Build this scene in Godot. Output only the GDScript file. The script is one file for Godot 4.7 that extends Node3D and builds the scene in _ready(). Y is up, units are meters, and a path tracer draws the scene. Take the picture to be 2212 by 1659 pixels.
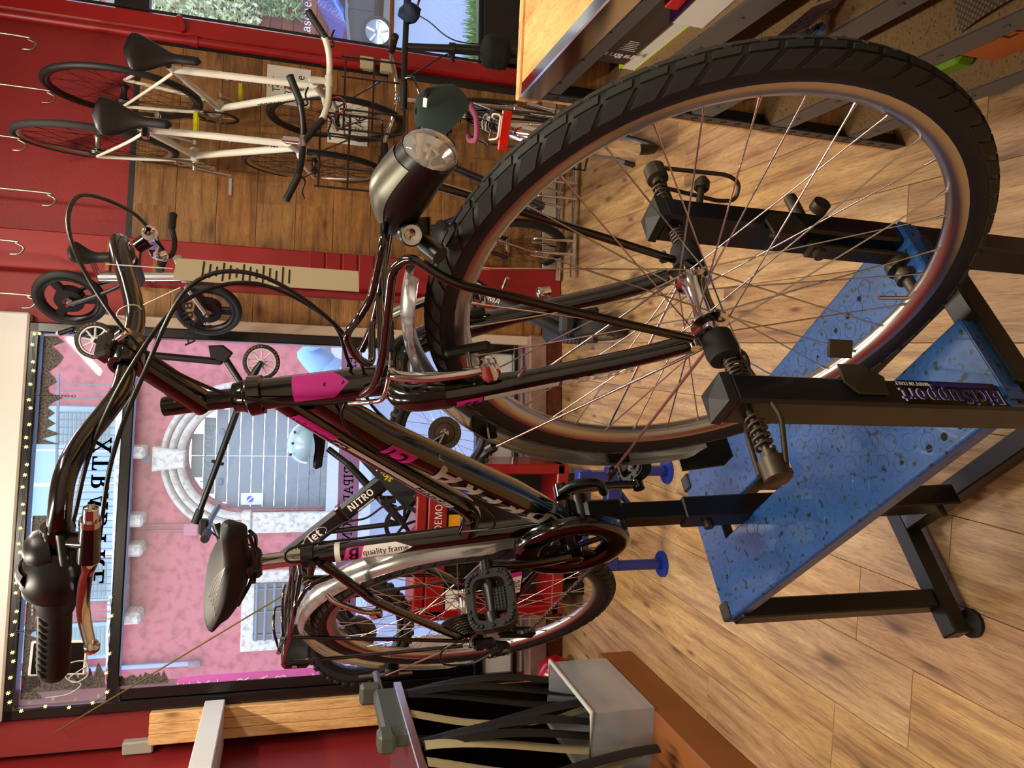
extends Node3D

# ---------------------------------------------------------------- geometry
class G:
	var v := PackedVector3Array()
	var n := PackedVector3Array()
	var u := PackedVector2Array()
	var ix := PackedInt32Array()
	func add(p: Vector3, nn: Vector3, t := Vector2.ZERO) -> int:
		v.append(p); n.append(nn); u.append(t)
		return v.size() - 1
	func tri(a: int, b: int, c: int) -> void:
		if (v[b] - v[a]).cross(v[c] - v[a]).dot(n[a] + n[b] + n[c]) > 0.0:
			ix.append(a); ix.append(c); ix.append(b)
		else:
			ix.append(a); ix.append(b); ix.append(c)
	func quad(a: int, b: int, c: int, d: int) -> void:
		tri(a, b, c); tri(a, c, d)
	func face(pts: Array, nn: Vector3) -> void:
		var ax := nn.cross(Vector3.UP if absf(nn.y) < 0.9 else Vector3.RIGHT).normalized()
		var ay := ax.cross(nn)
		var first := v.size()
		for p in pts:
			add(p, nn, Vector2(p.dot(ax), p.dot(ay)))
		for k in range(1, pts.size() - 1):
			tri(first, first + k, first + k + 1)
	func box(c: Vector3, s: Vector3, b := Basis(), bev := 0.0) -> void:
		var h := s * 0.5
		bev = minf(bev, 0.45 * minf(s.x, minf(s.y, s.z)))
		var sg := [-1.0, 1.0]
		var at := func(q: Vector3) -> Vector3: return c + b * q
		for ax in 3:
			for d in sg:
				var nn := Vector3.ZERO
				nn[ax] = d
				var e1 := (ax + 1) % 3
				var e2 := (ax + 2) % 3
				var q := []
				for k in [[-1, -1], [1, -1], [1, 1], [-1, 1]]:
					var p := Vector3.ZERO
					p[ax] = d * h[ax]
					p[e1] = k[0] * (h[e1] - bev)
					p[e2] = k[1] * (h[e2] - bev)
					q.append(at.call(p))
				face(q, (b * nn).normalized())
		if bev <= 0.0:
			return
		for ax in 3:
			var e1 := (ax + 1) % 3
			var e2 := (ax + 2) % 3
			for d1 in sg:
				for d2 in sg:
					var q := []
					for k in [[-1, 0], [1, 0], [1, 1], [-1, 1]]:
						var p := Vector3.ZERO
						p[ax] = k[0] * (h[ax] - bev)
						p[e1] = d1 * (h[e1] - (bev if k[1] == 1 else 0.0))
						p[e2] = d2 * (h[e2] - (0.0 if k[1] == 1 else bev))
						q.append(at.call(p))
					var nn := Vector3.ZERO
					nn[e1] = d1; nn[e2] = d2
					face(q, (b * nn).normalized())
		for dx in sg:
			for dy in sg:
				for dz in sg:
					var d := Vector3(dx, dy, dz)
					var q := []
					for ax in 3:
						var p := d * (h - Vector3.ONE * bev)
						p[ax] = d[ax] * h[ax]
						q.append(at.call(p))
					face(q, (b * d).normalized())
	func tube(path: Array, r, sides := 8, caps := true, closed := false) -> void:
		var m := path.size()
		var rr := PackedFloat32Array()
		for k in m:
			rr.append(r if (r is float or r is int) else r[mini(k, r.size() - 1)])
		var t0: Vector3 = ((path[1] - path[0]) as Vector3).normalized()
		var up := Vector3.UP if absf(t0.y) < 0.9 else Vector3.RIGHT
		var x := t0.cross(up).normalized()
		var first := v.size()
		var len := 0.0
		for k in m:
			var a: Vector3 = path[(k - 1 + m) % m] if (closed or k > 0) else path[0]
			var c: Vector3 = path[(k + 1) % m] if (closed or k < m - 1) else path[m - 1]
			var t := (c - a).normalized()
			if t.length() < 0.5: t = t0
			x = (x - t * x.dot(t)).normalized()
			var y := t.cross(x)
			if k > 0: len += (path[k] - path[k - 1]).length()
			var sl := 0.0
			if not closed and m > 1:
				var k2 := mini(k + 1, m - 1)
				var k1 := maxi(k - 1, 0)
				sl = (rr[k2] - rr[k1]) / maxf((path[k2] - path[k1]).length(), 1e-5)
			for s in sides + 1:
				var w := TAU * s / sides
				var d := x * cos(w) + y * sin(w)
				add(path[k] + d * rr[k], (d - t * sl).normalized(), Vector2(w * rr[k], len))
		var rows := m if closed else m - 1
		for k in rows:
			for s in sides:
				var a := first + k * (sides + 1) + s
				var b := first + ((k + 1) % m) * (sides + 1) + s
				quad(a, b, b + 1, a + 1)
		if caps and not closed:
			for e in 2:
				var k := 0 if e == 0 else m - 1
				if rr[k] < 1e-4: continue
				var t: Vector3 = (path[0] - path[1]).normalized() if e == 0 else (path[m - 1] - path[m - 2]).normalized()
				var q := []
				for s in sides:
					q.append(v[first + k * (sides + 1) + s])
				face(q, t)
	func lathe(o: Vector3, axis: Vector3, prof: Array, seg := 24, closed := false, from := 0.0, to := TAU, smooth := 50.0) -> void:
		axis = axis.normalized()
		var x := axis.cross(Vector3.UP if absf(axis.y) < 0.9 else Vector3.RIGHT).normalized()
		var y := axis.cross(x)
		var m := prof.size()
		var segs := m if closed else m - 1
		var nrm := []
		for k in segs:
			var d: Vector2 = prof[(k + 1) % m] - prof[k]
			nrm.append(Vector2(-d.y, d.x).normalized())
		var lim := cos(deg_to_rad(smooth))
		for k in segs:
			var ends := []
			for e in 2:
				var here: Vector2 = nrm[k]
				var other := (k - 1 + segs) % segs if e == 0 else (k + 1) % segs
				var ok := closed or (k > 0 if e == 0 else k < segs - 1)
				if ok and here.dot(nrm[other]) > lim:
					here = (here + nrm[other]).normalized()
				ends.append(here)
			var first := v.size()
			for s in seg + 1:
				var w := from + (to - from) * s / seg
				var d := x * cos(w) + y * sin(w)
				for e in 2:
					var p: Vector2 = prof[(k + e) % m]
					var q: Vector2 = ends[e]
					add(o + axis * p.x + d * p.y, (axis * q.x + d * q.y).normalized(), Vector2(w * p.y, p.x))
			for s in seg:
				var a := first + s * 2
				quad(a, a + 1, a + 3, a + 2)
	func prism(poly: PackedVector2Array, x: Transform3D, depth: float, bev := 0.0) -> void:
		var id := Geometry2D.triangulate_polygon(poly)
		if Geometry2D.is_polygon_clockwise(poly):
			poly = poly.duplicate(); poly.reverse()
			id = Geometry2D.triangulate_polygon(poly)
		var inner := poly
		if bev > 0.0:
			var q := Geometry2D.offset_polygon(poly, -bev)
			if q.size() == 1 and q[0].size() == poly.size(): inner = q[0]
			else: bev = 0.0
			if bev > 0.0:
				var best := 0
				for k in inner.size():
					if inner[k].distance_to(poly[0]) < inner[best].distance_to(poly[0]): best = k
				var q2 := PackedVector2Array()
				for k in inner.size(): q2.append(inner[(best + k) % inner.size()])
				inner = q2
				if Geometry2D.is_polygon_clockwise(inner): bev = 0.0; inner = poly
				id = Geometry2D.triangulate_polygon(inner)
		for d in [-1.0, 1.0]:
			var nn: Vector3 = (x.basis.z * d).normalized()
			var first := v.size()
			for p in inner:
				add(x * Vector3(p.x, p.y, d * depth * 0.5), nn, p)
			for k in range(0, id.size(), 3):
				tri(first + id[k], first + id[k + 1], first + id[k + 2])
		for k in poly.size():
			var k2 := (k + 1) % poly.size()
			var a := poly[k]
			var c := poly[k2]
			var e := (c - a).normalized()
			var nn := (x.basis * Vector3(e.y, -e.x, 0)).normalized()
			var z := depth * 0.5 - bev
			face([x * Vector3(a.x, a.y, -z), x * Vector3(c.x, c.y, -z), x * Vector3(c.x, c.y, z), x * Vector3(a.x, a.y, z)], nn)
			if bev > 0.0:
				for d in [-1.0, 1.0]:
					var ai := inner[k]
					var ci := inner[k2]
					face([x * Vector3(a.x, a.y, d * z), x * Vector3(c.x, c.y, d * z), x * Vector3(ci.x, ci.y, d * depth * 0.5), x * Vector3(ai.x, ai.y, d * depth * 0.5)], (nn + x.basis.z.normalized() * d).normalized())
	func grid(rows: Array, cu := false, cv := false, flip := false) -> void:
		var m := rows.size()
		var w: int = rows[0].size()
		var first := v.size()
		for i in m:
			for j in w:
				var i0 := (i - 1 + m) % m if (cv or i > 0) else 0
				var i1 := (i + 1) % m if (cv or i < m - 1) else m - 1
				var j0 := (j - 1 + w) % w if (cu or j > 0) else 0
				var j1 := (j + 1) % w if (cu or j < w - 1) else w - 1
				var nn: Vector3 = (rows[i1][j] - rows[i0][j]).cross(rows[i][j1] - rows[i][j0])
				if nn.length() < 1e-12: nn = Vector3.UP
				nn = nn.normalized() * (-1.0 if flip else 1.0)
				add(rows[i][j], nn, Vector2(float(j) / w, float(i) / m))
		for i in (m if cv else m - 1):
			for j in (w if cu else w - 1):
				var i1 := (i + 1) % m
				var j1 := (j + 1) % w
				quad(first + i * w + j, first + i1 * w + j, first + i1 * w + j1, first + i * w + j1)
	func append(ms: Mesh, x: Transform3D) -> void:
		for s in ms.get_surface_count():
			var a := ms.surface_get_arrays(s)
			var first := v.size()
			var vs: PackedVector3Array = a[Mesh.ARRAY_VERTEX]
			var ns: PackedVector3Array = a[Mesh.ARRAY_NORMAL]
			for k in vs.size():
				add(x * vs[k], (x.basis * ns[k]).normalized(), Vector2(vs[k].x, vs[k].y))
			for k in a[Mesh.ARRAY_INDEX]: ix.append(first + k)
	func mesh() -> ArrayMesh:
		var a := []
		a.resize(Mesh.ARRAY_MAX)
		a[Mesh.ARRAY_VERTEX] = v; a[Mesh.ARRAY_NORMAL] = n; a[Mesh.ARRAY_TEX_UV] = u; a[Mesh.ARRAY_INDEX] = ix
		var r := ArrayMesh.new()
		r.add_surface_from_arrays(Mesh.PRIMITIVE_TRIANGLES, a)
		return r

# ---------------------------------------------------------------- naming
var M := {}
var taken := {}
var rng := RandomNumberGenerator.new()

func numbered(called: String) -> String:
	var k: int = taken.get(called, 0)
	taken[called] = k + 1
	return called if k == 0 else "%s_%03d" % [called, k]

func tag(o: Node3D, label: String, category: String, group := "") -> Node3D:
	o.set_meta("label", label); o.set_meta("category", category)
	if group: o.set_meta("group", group)
	return o

func thing(called: String, label: String, category: String, x := Transform3D(), group := "") -> Node3D:
	var o := Node3D.new()
	o.name = numbered(called)
	add_child(o, true)
	o.transform = x
	return tag(o, label, category, group)

func part(o: Node3D, called: String, g: G, m: Material) -> MeshInstance3D:
	var k := 0
	var nm := called
	while o.has_node(NodePath(nm)):
		k += 1
		nm = "%s_%03d" % [called, k]
	var r := MeshInstance3D.new()
	r.name = nm
	r.mesh = g.mesh()
	r.material_override = m
	o.add_child(r, true)
	return r

func solo(called: String, g: G, m: Material, label: String, category: String, x := Transform3D(), group := "") -> MeshInstance3D:
	var r := MeshInstance3D.new()
	r.name = numbered(called)
	r.mesh = g.mesh()
	r.material_override = m
	add_child(r, true)
	r.transform = x
	tag(r, label, category, group)
	return r

func struct(called: String, g: G, m: Material, x := Transform3D()) -> MeshInstance3D:
	var r := MeshInstance3D.new()
	r.name = numbered(called)
	r.mesh = g.mesh()
	r.material_override = m
	add_child(r, true)
	r.transform = x
	r.set_meta("kind", "structure")
	return r

func stuff(o: Node3D) -> Node3D:
	o.set_meta("kind", "stuff")
	return o

func again(o: Node3D, x: Transform3D, label := "") -> Node3D:
	var c: Node3D = o.duplicate()
	c.name = numbered(String(o.name).rstrip("0123456789").trim_suffix("_"))
	add_child(c, true)
	c.transform = x
	if label: c.set_meta("label", label)
	return c

func at(p: Vector3, yaw := 0.0) -> Transform3D:
	return Transform3D(Basis(Vector3.UP, yaw), p)

func frame(o: Vector3, x: Vector3, y: Vector3) -> Transform3D:
	x = x.normalized()
	y = (y - x * x.dot(y)).normalized()
	return Transform3D(Basis(x, y, x.cross(y)), o)

func curve(pts: Array, per := 6, closed := false) -> Array:
	var r := []
	var m := pts.size()
	for k in (m if closed else m - 1):
		var a: Vector3 = pts[(k - 1 + m) % m] if (closed or k > 0) else pts[0] * 2.0 - pts[1]
		var b: Vector3 = pts[k]
		var c: Vector3 = pts[(k + 1) % m]
		var d: Vector3 = pts[(k + 2) % m] if (closed or k < m - 2) else pts[m - 1] * 2.0 - pts[m - 2]
		for s in per:
			r.append(b.cubic_interpolate(c, a, d, float(s) / per))
	if not closed: r.append(pts[m - 1])
	return r

func bend(pts: Array, r := 0.02, per := 4) -> Array:   # straight legs joined by rounded corners
	var q := [pts[0]]
	for k in range(1, pts.size() - 1):
		var a: Vector3 = pts[k - 1]
		var b: Vector3 = pts[k]
		var c: Vector3 = pts[k + 1]
		var d := minf(r, 0.45 * minf((a - b).length(), (c - b).length()))
		var p := b + (a - b).normalized() * d
		var s := b + (c - b).normalized() * d
		for i in per + 1:
			var t := float(i) / per
			q.append(p.lerp(b, t).lerp(b.lerp(s, t), t))
	q.append(pts[-1])
	return q

func words(txt: String, size: float, font := "sans", depth := 0.0006, bold := false) -> TextMesh:
	var t := TextMesh.new()
	var f := SystemFont.new()
	f.font_names = PackedStringArray([{"sans": "Droid Sans", "serif": "Droid Serif", "mono": "Droid Sans Mono"}[font]])
	if bold: f.font_weight = 700
	t.font = f
	t.text = txt
	t.font_size = 32
	t.pixel_size = size / 32.0
	t.depth = depth
	t.curve_step = 2.0
	return t

func letters(o: Node3D, called: String, txt: String, size: float, x: Transform3D, m: Material, font := "sans", bold := false) -> MeshInstance3D:
	var g := G.new()
	g.append(words(txt, size, font, 0.0008, bold), x)
	return part(o, called, g, m)

# lettering laid round a tube: along = reading direction on the axis, out = the side of the tube it faces
func wrapped(g: G, txt: String, size: float, o: Vector3, along: Vector3, out: Vector3, r: float, shear := 0.0, stretch := 1.0, font := "sans", bold := true) -> void:
	along = along.normalized()
	out = (out - along * out.dot(along)).normalized()
	var up := out.cross(along)
	var a := words(txt, size, font, 0.0, bold).get_mesh_arrays() if false else words(txt, size, font, 0.0, bold).surface_get_arrays(0)
	var vs: PackedVector3Array = a[Mesh.ARRAY_VERTEX]
	var id: PackedInt32Array = a[Mesh.ARRAY_INDEX]
	var step := 0.005
	for k in range(0, id.size(), 3):
		var pts := [Vector2(vs[id[k]].x, vs[id[k]].y), Vector2(vs[id[k + 1]].x, vs[id[k + 1]].y), Vector2(vs[id[k + 2]].x, vs[id[k + 2]].y)]
		var lo: float = minf(pts[0].y, minf(pts[1].y, pts[2].y))
		var hi: float = maxf(pts[0].y, maxf(pts[1].y, pts[2].y))
		var y := floorf(lo / step) * step
		while y < hi - 1e-7:
			var cut := clip(clip(pts, y, 1.0), y + step, -1.0)
			if cut.size() > 2:
				var first := g.v.size()
				for p in cut:
					var w: float = p.y / r
					var d := out * cos(w) + up * sin(w)
					g.add(o + along * (p.x * stretch + p.y * shear) + d * (r + 0.0005), d, p)
				for s in range(1, cut.size() - 1):
					g.tri(first, first + s, first + s + 1)
			y += step

func clip(pts: Array, y: float, s: float) -> Array:
	var r := []
	for k in pts.size():
		var a: Vector2 = pts[k]
		var b: Vector2 = pts[(k + 1) % pts.size()]
		var da := (a.y - y) * s
		var db := (b.y - y) * s
		if da >= 0.0: r.append(a)
		if (da > 0.0 and db < 0.0) or (da < 0.0 and db > 0.0):
			r.append(a.lerp(b, da / (da - db)))
	return r

# a patch of film round a tube, from l0 to l1 on the axis and from w0 to w1 (radians) about it; skew slants its ends
func band(g: G, o: Vector3, along: Vector3, out: Vector3, r: float, l0: float, l1: float, w0: float, w1: float, skew := 0.0, tip := 0.0) -> void:
	along = along.normalized()
	out = (out - along * out.dot(along)).normalized()
	var up := out.cross(along)
	var rows := []
	for i in 9:
		var w := lerpf(w0, w1, i / 8.0)
		var d := out * cos(w) + up * sin(w)
		var row := []
		for j in 2:
			var l := (l0 if j == 0 else l1 - tip * absf(i / 4.0 - 1.0)) + skew * w * r
			row.append(o + along * l + d * (r + 0.0004))
		rows.append(row)
	var first := g.v.size()
	for i in 9:
		var w := lerpf(w0, w1, i / 8.0)
		var d := out * cos(w) + up * sin(w)
		for j in 2: g.add(rows[i][j], d, Vector2(j, w))
	for i in 8:
		var q := first + i * 2
		g.quad(q, q + 1, q + 3, q + 2)

# ---------------------------------------------------------------- materials
func mat(key: String, c: Color, rough := 0.5, metal := 0.0, coat := 0.0) -> StandardMaterial3D:
	if M.has(key): return M[key]
	var m := StandardMaterial3D.new()
	m.resource_name = key
	m.albedo_color = c
	m.roughness = rough
	m.metallic = metal
	if coat > 0.0:
		m.clearcoat_enabled = true
		m.clearcoat = coat
		m.clearcoat_roughness = 0.06
	M[key] = m
	return m

func noise(freq: float, oct := 4, s := 1, kind := FastNoiseLite.TYPE_SIMPLEX_SMOOTH) -> FastNoiseLite:
	var f := FastNoiseLite.new()
	f.noise_type = kind
	f.frequency = freq
	f.fractal_octaves = oct
	f.seed = s
	return f

func ntex(f: FastNoiseLite, w: int, h: int, ramp: Array, bump := 0.0) -> NoiseTexture2D:
	var t := NoiseTexture2D.new()
	t.width = w; t.height = h
	t.seamless = true
	t.noise = f
	if bump > 0.0:
		t.as_normal_map = true
		t.bump_strength = bump
	elif ramp.size():
		var r := Gradient.new()
		var o := PackedFloat32Array()
		var c := PackedColorArray()
		for k in ramp: o.append(k[0]); c.append(k[1])
		r.offsets = o; r.colors = c
		t.color_ramp = r
	return t

# wood: long grain running along u; knots and darker cathedrals as the sheet shows them
func wood_image(w: int, h: int, s: int, base: Color, dark: Color, pale: Color, knots: int) -> ImageTexture:
	var im := Image.create(w, h, false, Image.FORMAT_RGB8)
	var n1 := noise(0.011, 3, s)
	var n2 := noise(0.05, 3, s + 7)
	var n3 := noise(0.2, 2, s + 13)
	var r := RandomNumberGenerator.new()
	r.seed = s
	var kn := []
	for k in knots: kn.append(Vector3(r.randf() * w, r.randf() * h, r.randf_range(5, 13)))
	for y in h:
		for x in w:
			var wy := float(y)
			var kd := 0.0
			for k in kn:
				var dx: float = (x - k.x) * 0.42
				var dy: float = y - k.y
				var q: float = exp(-(dx * dx + dy * dy) / (k.z * k.z * 6.0))
				wy += q * k.z * 1.6 * signf(dy)
				kd = maxf(kd, exp(-(dx * dx + dy * dy) / (k.z * k.z)))
			var ring := n1.get_noise_2d(x * 0.30, wy * 2.2)
			var g := n2.get_noise_2d(x * 0.16, wy * 2.6)
			var f := n3.get_noise_2d(x * 0.12, wy * 2.4)
			var t := 0.5 + ring * 0.75 + g * 0.34
			var c := base.lerp(dark, clampf((t - 0.55) * 1.5, 0.0, 0.8))
			c = c.lerp(pale, clampf((0.42 - t) * 1.5, 0.0, 0.8))
			c = c.lerp(dark, clampf(f * 1.5 - 0.28, 0.0, 0.55))
			c = c.lerp(dark.darkened(0.35), kd * 0.75)
			im.set_pixel(x, y, c)
	return ImageTexture.create_from_image(im)

# ---------------------------------------------------------------- the scene
const WO := Vector3(-1.5445, 0, -3.833)          # foot of the shop-window wall
const PHI := deg_to_rad(8.5)
var WX: Transform3D                              # x along that wall, y up, z into the shop

func w(s: float, y: float, o := 0.0) -> Vector3:
	return WX * Vector3(s, y, o)

func _ready() -> void:
	rng.seed = 11
	WX = Transform3D(Basis(Vector3.UP, PHI), WO)
	# camera: the photograph was taken with the phone upright and is stored lying on its side
	var cam := Camera3D.new()
	cam.name = "camera"
	cam.fov = 53.66
	cam.near = 0.02
	cam.far = 200.0
	add_child(cam)
	var ex := Vector3(0.045896, -0.960751, 0.273588)
	var ey := Vector3(-0.998101, -0.032837, 0.052123)
	var fw := Vector3(-0.041094, -0.275460, -0.960434)
	cam.transform = Transform3D(Basis(ex, -ey, -fw), Vector3(0, 1.42, 0))
	cam.current = true
	var sky := Sky.new()
	var sm := ProceduralSkyMaterial.new()
	sm.sky_top_color = Color(0.62, 0.74, 0.95)
	sm.sky_horizon_color = Color(0.92, 0.94, 0.97)
	sm.ground_bottom_color = Color(0.35, 0.34, 0.33)
	sm.ground_horizon_color = Color(0.6, 0.6, 0.6)
	sm.sky_energy_multiplier = 2.4
	sm.ground_energy_multiplier = 1.0
	sky.sky_material = sm
	var env := Environment.new()
	env.background_mode = Environment.BG_SKY
	env.sky = sky
	env.tonemap_mode = Environment.TONE_MAPPER_LINEAR
	env.tonemap_exposure = 0.88
	env.sdfgi_enabled = true
	env.ssao_enabled = true
	env.ssil_enabled = true
	var we := WorldEnvironment.new()
	we.name = "world"
	we.environment = env
	add_child(we)
	make_materials()
	ceiling_lamps()
	room()
	street()
	shop_window()
	wall_side()
	counter()
	stand()
	city_bike()
	white_bikes()
	parked_bikes()
	electric_bike()
	small_vehicles()
	cabinet_and_racks()
	left_corner()
	small_things()

func make_materials() -> void:
	var oak := wood_image(1024, 512, 5, Color(0.67, 0.545, 0.385), Color(0.46, 0.345, 0.245), Color(0.78, 0.665, 0.49), 10)
	for k in 4:
		var m := mat("oak_laminate_%d" % k, [Color(1, 1, 1), Color(0.95, 0.91, 0.90), Color(1, 0.97, 0.9), Color(0.9, 0.86, 0.83)][k], 0.42)
		m.albedo_texture = oak
		m.uv1_scale = Vector3(1 / 1.7, 1 / 0.62, 1)
	var dado := wood_image(1024, 512, 23, Color(0.55, 0.39, 0.215), Color(0.33, 0.215, 0.115), Color(0.66, 0.49, 0.29), 12)
	for k in 3:
		var m := mat("wall_laminate_%d" % k, [Color(1, 1, 1), Color(0.92, 0.89, 0.87), Color(1, 0.95, 0.88)][k], 0.5)
		m.albedo_texture = dado
		m.uv1_scale = Vector3(1 / 1.7, 1 / 0.62, 1)
	var pine := wood_image(512, 256, 41, Color(0.86, 0.68, 0.45), Color(0.66, 0.45, 0.26), Color(0.93, 0.79, 0.58), 7)
	var pm := mat("pine", Color(1, 1, 1), 0.5)
	pm.albedo_texture = pine
	pm.uv1_scale = Vector3(1 / 0.9, 1 / 0.4, 1)
	var pb := mat("worktop_ply", Color(1, 0.95, 0.86), 0.42)
	pb.albedo_texture = pine
	pb.uv1_scale = Vector3(1 / 0.8, 1 / 0.5, 1)
	# red emulsion on plaster
	var red := mat("red_paint", Color(0.50, 0.075, 0.09), 0.62)
	red.normal_enabled = true
	red.normal_texture = ntex(noise(0.03, 4, 3), 512, 512, [], 2.0)
	red.normal_scale = 0.25
	red.uv1_triplanar = true
	red.uv1_scale = Vector3.ONE * 2.0
	mat("red_pillar", Color(0.52, 0.055, 0.075), 0.6)
	mat("red_gloss", Color(0.58, 0.06, 0.075), 0.35)
	mat("red_sheet", Color(0.52, 0.03, 0.05), 0.35, 0.0, 0.4)
	mat("white_paint", Color(0.80, 0.79, 0.77), 0.55)
	mat("skirting_white", Color(0.72, 0.68, 0.62), 0.5)
	mat("ceiling_white", Color(0.82, 0.80, 0.78), 0.8)
	mat("black_frame", Color(0.018, 0.02, 0.022), 0.28, 0.0, 0.3)
	mat("black_gloss", Color(0.012, 0.012, 0.013), 0.16, 0.0, 1.0)
	mat("black_satin", Color(0.022, 0.022, 0.023), 0.38)
	mat("black_matt", Color(0.028, 0.028, 0.029), 0.6)
	mat("rubber", Color(0.035, 0.034, 0.033), 0.72)
	mat("tyre_side", Color(0.045, 0.044, 0.042), 0.6)
	mat("tread", Color(0.115, 0.112, 0.10), 0.75)
	mat("old_tyre", Color(0.12, 0.10, 0.085), 0.8)
	mat("chrome", Color(0.86, 0.86, 0.86), 0.09, 1.0)
	mat("alloy", Color(0.80, 0.79, 0.77), 0.26, 1.0)
	mat("rim_alloy", Color(0.76, 0.75, 0.73), 0.30, 1.0)
	mat("steel", Color(0.60, 0.58, 0.54), 0.34, 1.0)
	mat("spoke_steel", Color(0.82, 0.81, 0.78), 0.2, 1.0)
	mat("dark_spoke", Color(0.05, 0.05, 0.05), 0.4, 0.5)
	mat("worn_steel", Color(0.33, 0.30, 0.26), 0.45, 0.85)
	mat("fender_silver", Color(0.78, 0.79, 0.78), 0.2, 0.75, 0.6)
	mat("decal_grey", Color(0.66, 0.64, 0.60), 0.4)
	mat("decal_white", Color(0.86, 0.85, 0.83), 0.4)
	mat("decal_pink", Color(0.74, 0.16, 0.52), 0.35)
	mat("decal_black", Color(0.02, 0.02, 0.02), 0.35)
	mat("decal_yellow", Color(0.72, 0.66, 0.12), 0.4)
	mat("decal_navy", Color(0.10, 0.11, 0.42), 0.4)
	mat("white_frame", Color(0.83, 0.82, 0.77), 0.25, 0.0, 0.6)
	mat("navy_frame", Color(0.06, 0.09, 0.22), 0.2, 0.2, 0.8)
	mat("navy_steel", Color(0.018, 0.024, 0.062), 0.42, 0.0, 0.15)
	mat("black_steel", Color(0.03, 0.028, 0.027), 0.42)
	mat("plastic_grey", Color(0.10, 0.10, 0.10), 0.55)
	mat("shelf_grey", Color(0.30, 0.31, 0.32), 0.42, 0.25)
	mat("post_grey", Color(0.20, 0.21, 0.22), 0.45, 0.3)
	mat("rack_blue", Color(0.05, 0.16, 0.52), 0.38, 0.0, 0.3)
	mat("lime", Color(0.70, 0.80, 0.05), 0.4)
	mat("pink_card", Color(0.82, 0.42, 0.78), 0.4)
	mat("paper", Color(0.86, 0.85, 0.81), 0.7)
	mat("ink", Color(0.04, 0.04, 0.05), 0.6)
	mat("switch_cream", Color(0.76, 0.72, 0.60), 0.4)
	mat("grey_plastic", Color(0.62, 0.61, 0.58), 0.45)
	mat("light_grey", Color(0.70, 0.70, 0.69), 0.45)
	mat("cream_rubber", Color(0.70, 0.66, 0.52), 0.45)
	mat("yellow_print", Color(0.80, 0.56, 0.06), 0.45)
	mat("brass", Color(0.62, 0.47, 0.22), 0.3, 1.0)
	var pl := mat("step_blue", Color(0.10, 0.29, 0.52), 0.40, 0.0, 0.35)
	var bt := ntex(noise(0.02, 5, 19), 1024, 1024, [[0.0, Color(0.80, 0.80, 0.85)], [0.45, Color(1, 1, 1)], [0.62, Color(1, 1, 1)], [0.72, Color(1.0, 0.95, 0.86)], [0.80, Color(0.55, 0.45, 0.36)], [1.0, Color(0.42, 0.34, 0.28)]])
	pl.albedo_texture = bt
	pl.uv1_scale = Vector3(2.1, 2.1, 1)
	var gl := mat("window_glass", Color(0.93, 0.96, 0.96, 0.06), 0.02)
	gl.transparency = BaseMaterial3D.TRANSPARENCY_ALPHA
	var lens := mat("clear_lens", Color(0.95, 0.95, 0.95, 0.16), 0.05)
	lens.transparency = BaseMaterial3D.TRANSPARENCY_ALPHA
	var bin := mat("clear_plastic", Color(0.72, 0.76, 0.80, 0.42), 0.22)
	bin.transparency = BaseMaterial3D.TRANSPARENCY_ALPHA
	var yr := mat("yellow_clear", Color(0.78, 0.80, 0.03, 0.62), 0.2)
	yr.transparency = BaseMaterial3D.TRANSPARENCY_ALPHA

# ---------------------------------------------------------------- lamps and shell
func ceiling_lamps() -> void:
	# the shop's LED battens: their dotted mirror images stand in the window pane
	var glow := mat("led_glow", Color(1, 1, 1), 0.4)
	glow.emission_enabled = true
	glow.emission = Color(1.0, 0.96, 0.88)
	glow.emission_energy_multiplier = 6.0
	var spots := [Vector3(-0.9, 3.3, -2.6), Vector3(0.6, 3.3, -2.6), Vector3(-0.9, 3.3, -0.6), Vector3(0.9, 3.3, -0.4)]
	for k in spots.size():
		var p: Vector3 = spots[k]
		var o := thing("led_batten_lamp", "slim white ceiling batten with a glowing strip, out of the picture overhead", "lamp", at(p), "ceiling battens")
		var g := G.new()
		g.box(Vector3(0, 0.035, 0), Vector3(0.07, 0.05, 1.24), Basis(), 0.006)
		part(o, "housing", g, mat("white_paint", Color.WHITE))
		g = G.new()
		g.box(Vector3(0, 0.004, 0), Vector3(0.05, 0.012, 1.2), Basis(), 0.003)
		part(o, "diffuser", g, glow)
		var l := AreaLight3D.new()
		l.name = "batten_light"
		l.area_size = Vector2(0.06, 1.2)
		l.light_color = Color(1.0, 0.955, 0.87)
		l.light_energy = 5.6
		l.area_range = 12.0
		l.area_attenuation = 2.0
		l.shadow_enabled = true
		l.rotation = Vector3(-PI / 2, 0, 0)
		l.position = Vector3(0, -0.012, 0)
		o.add_child(l)

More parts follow.
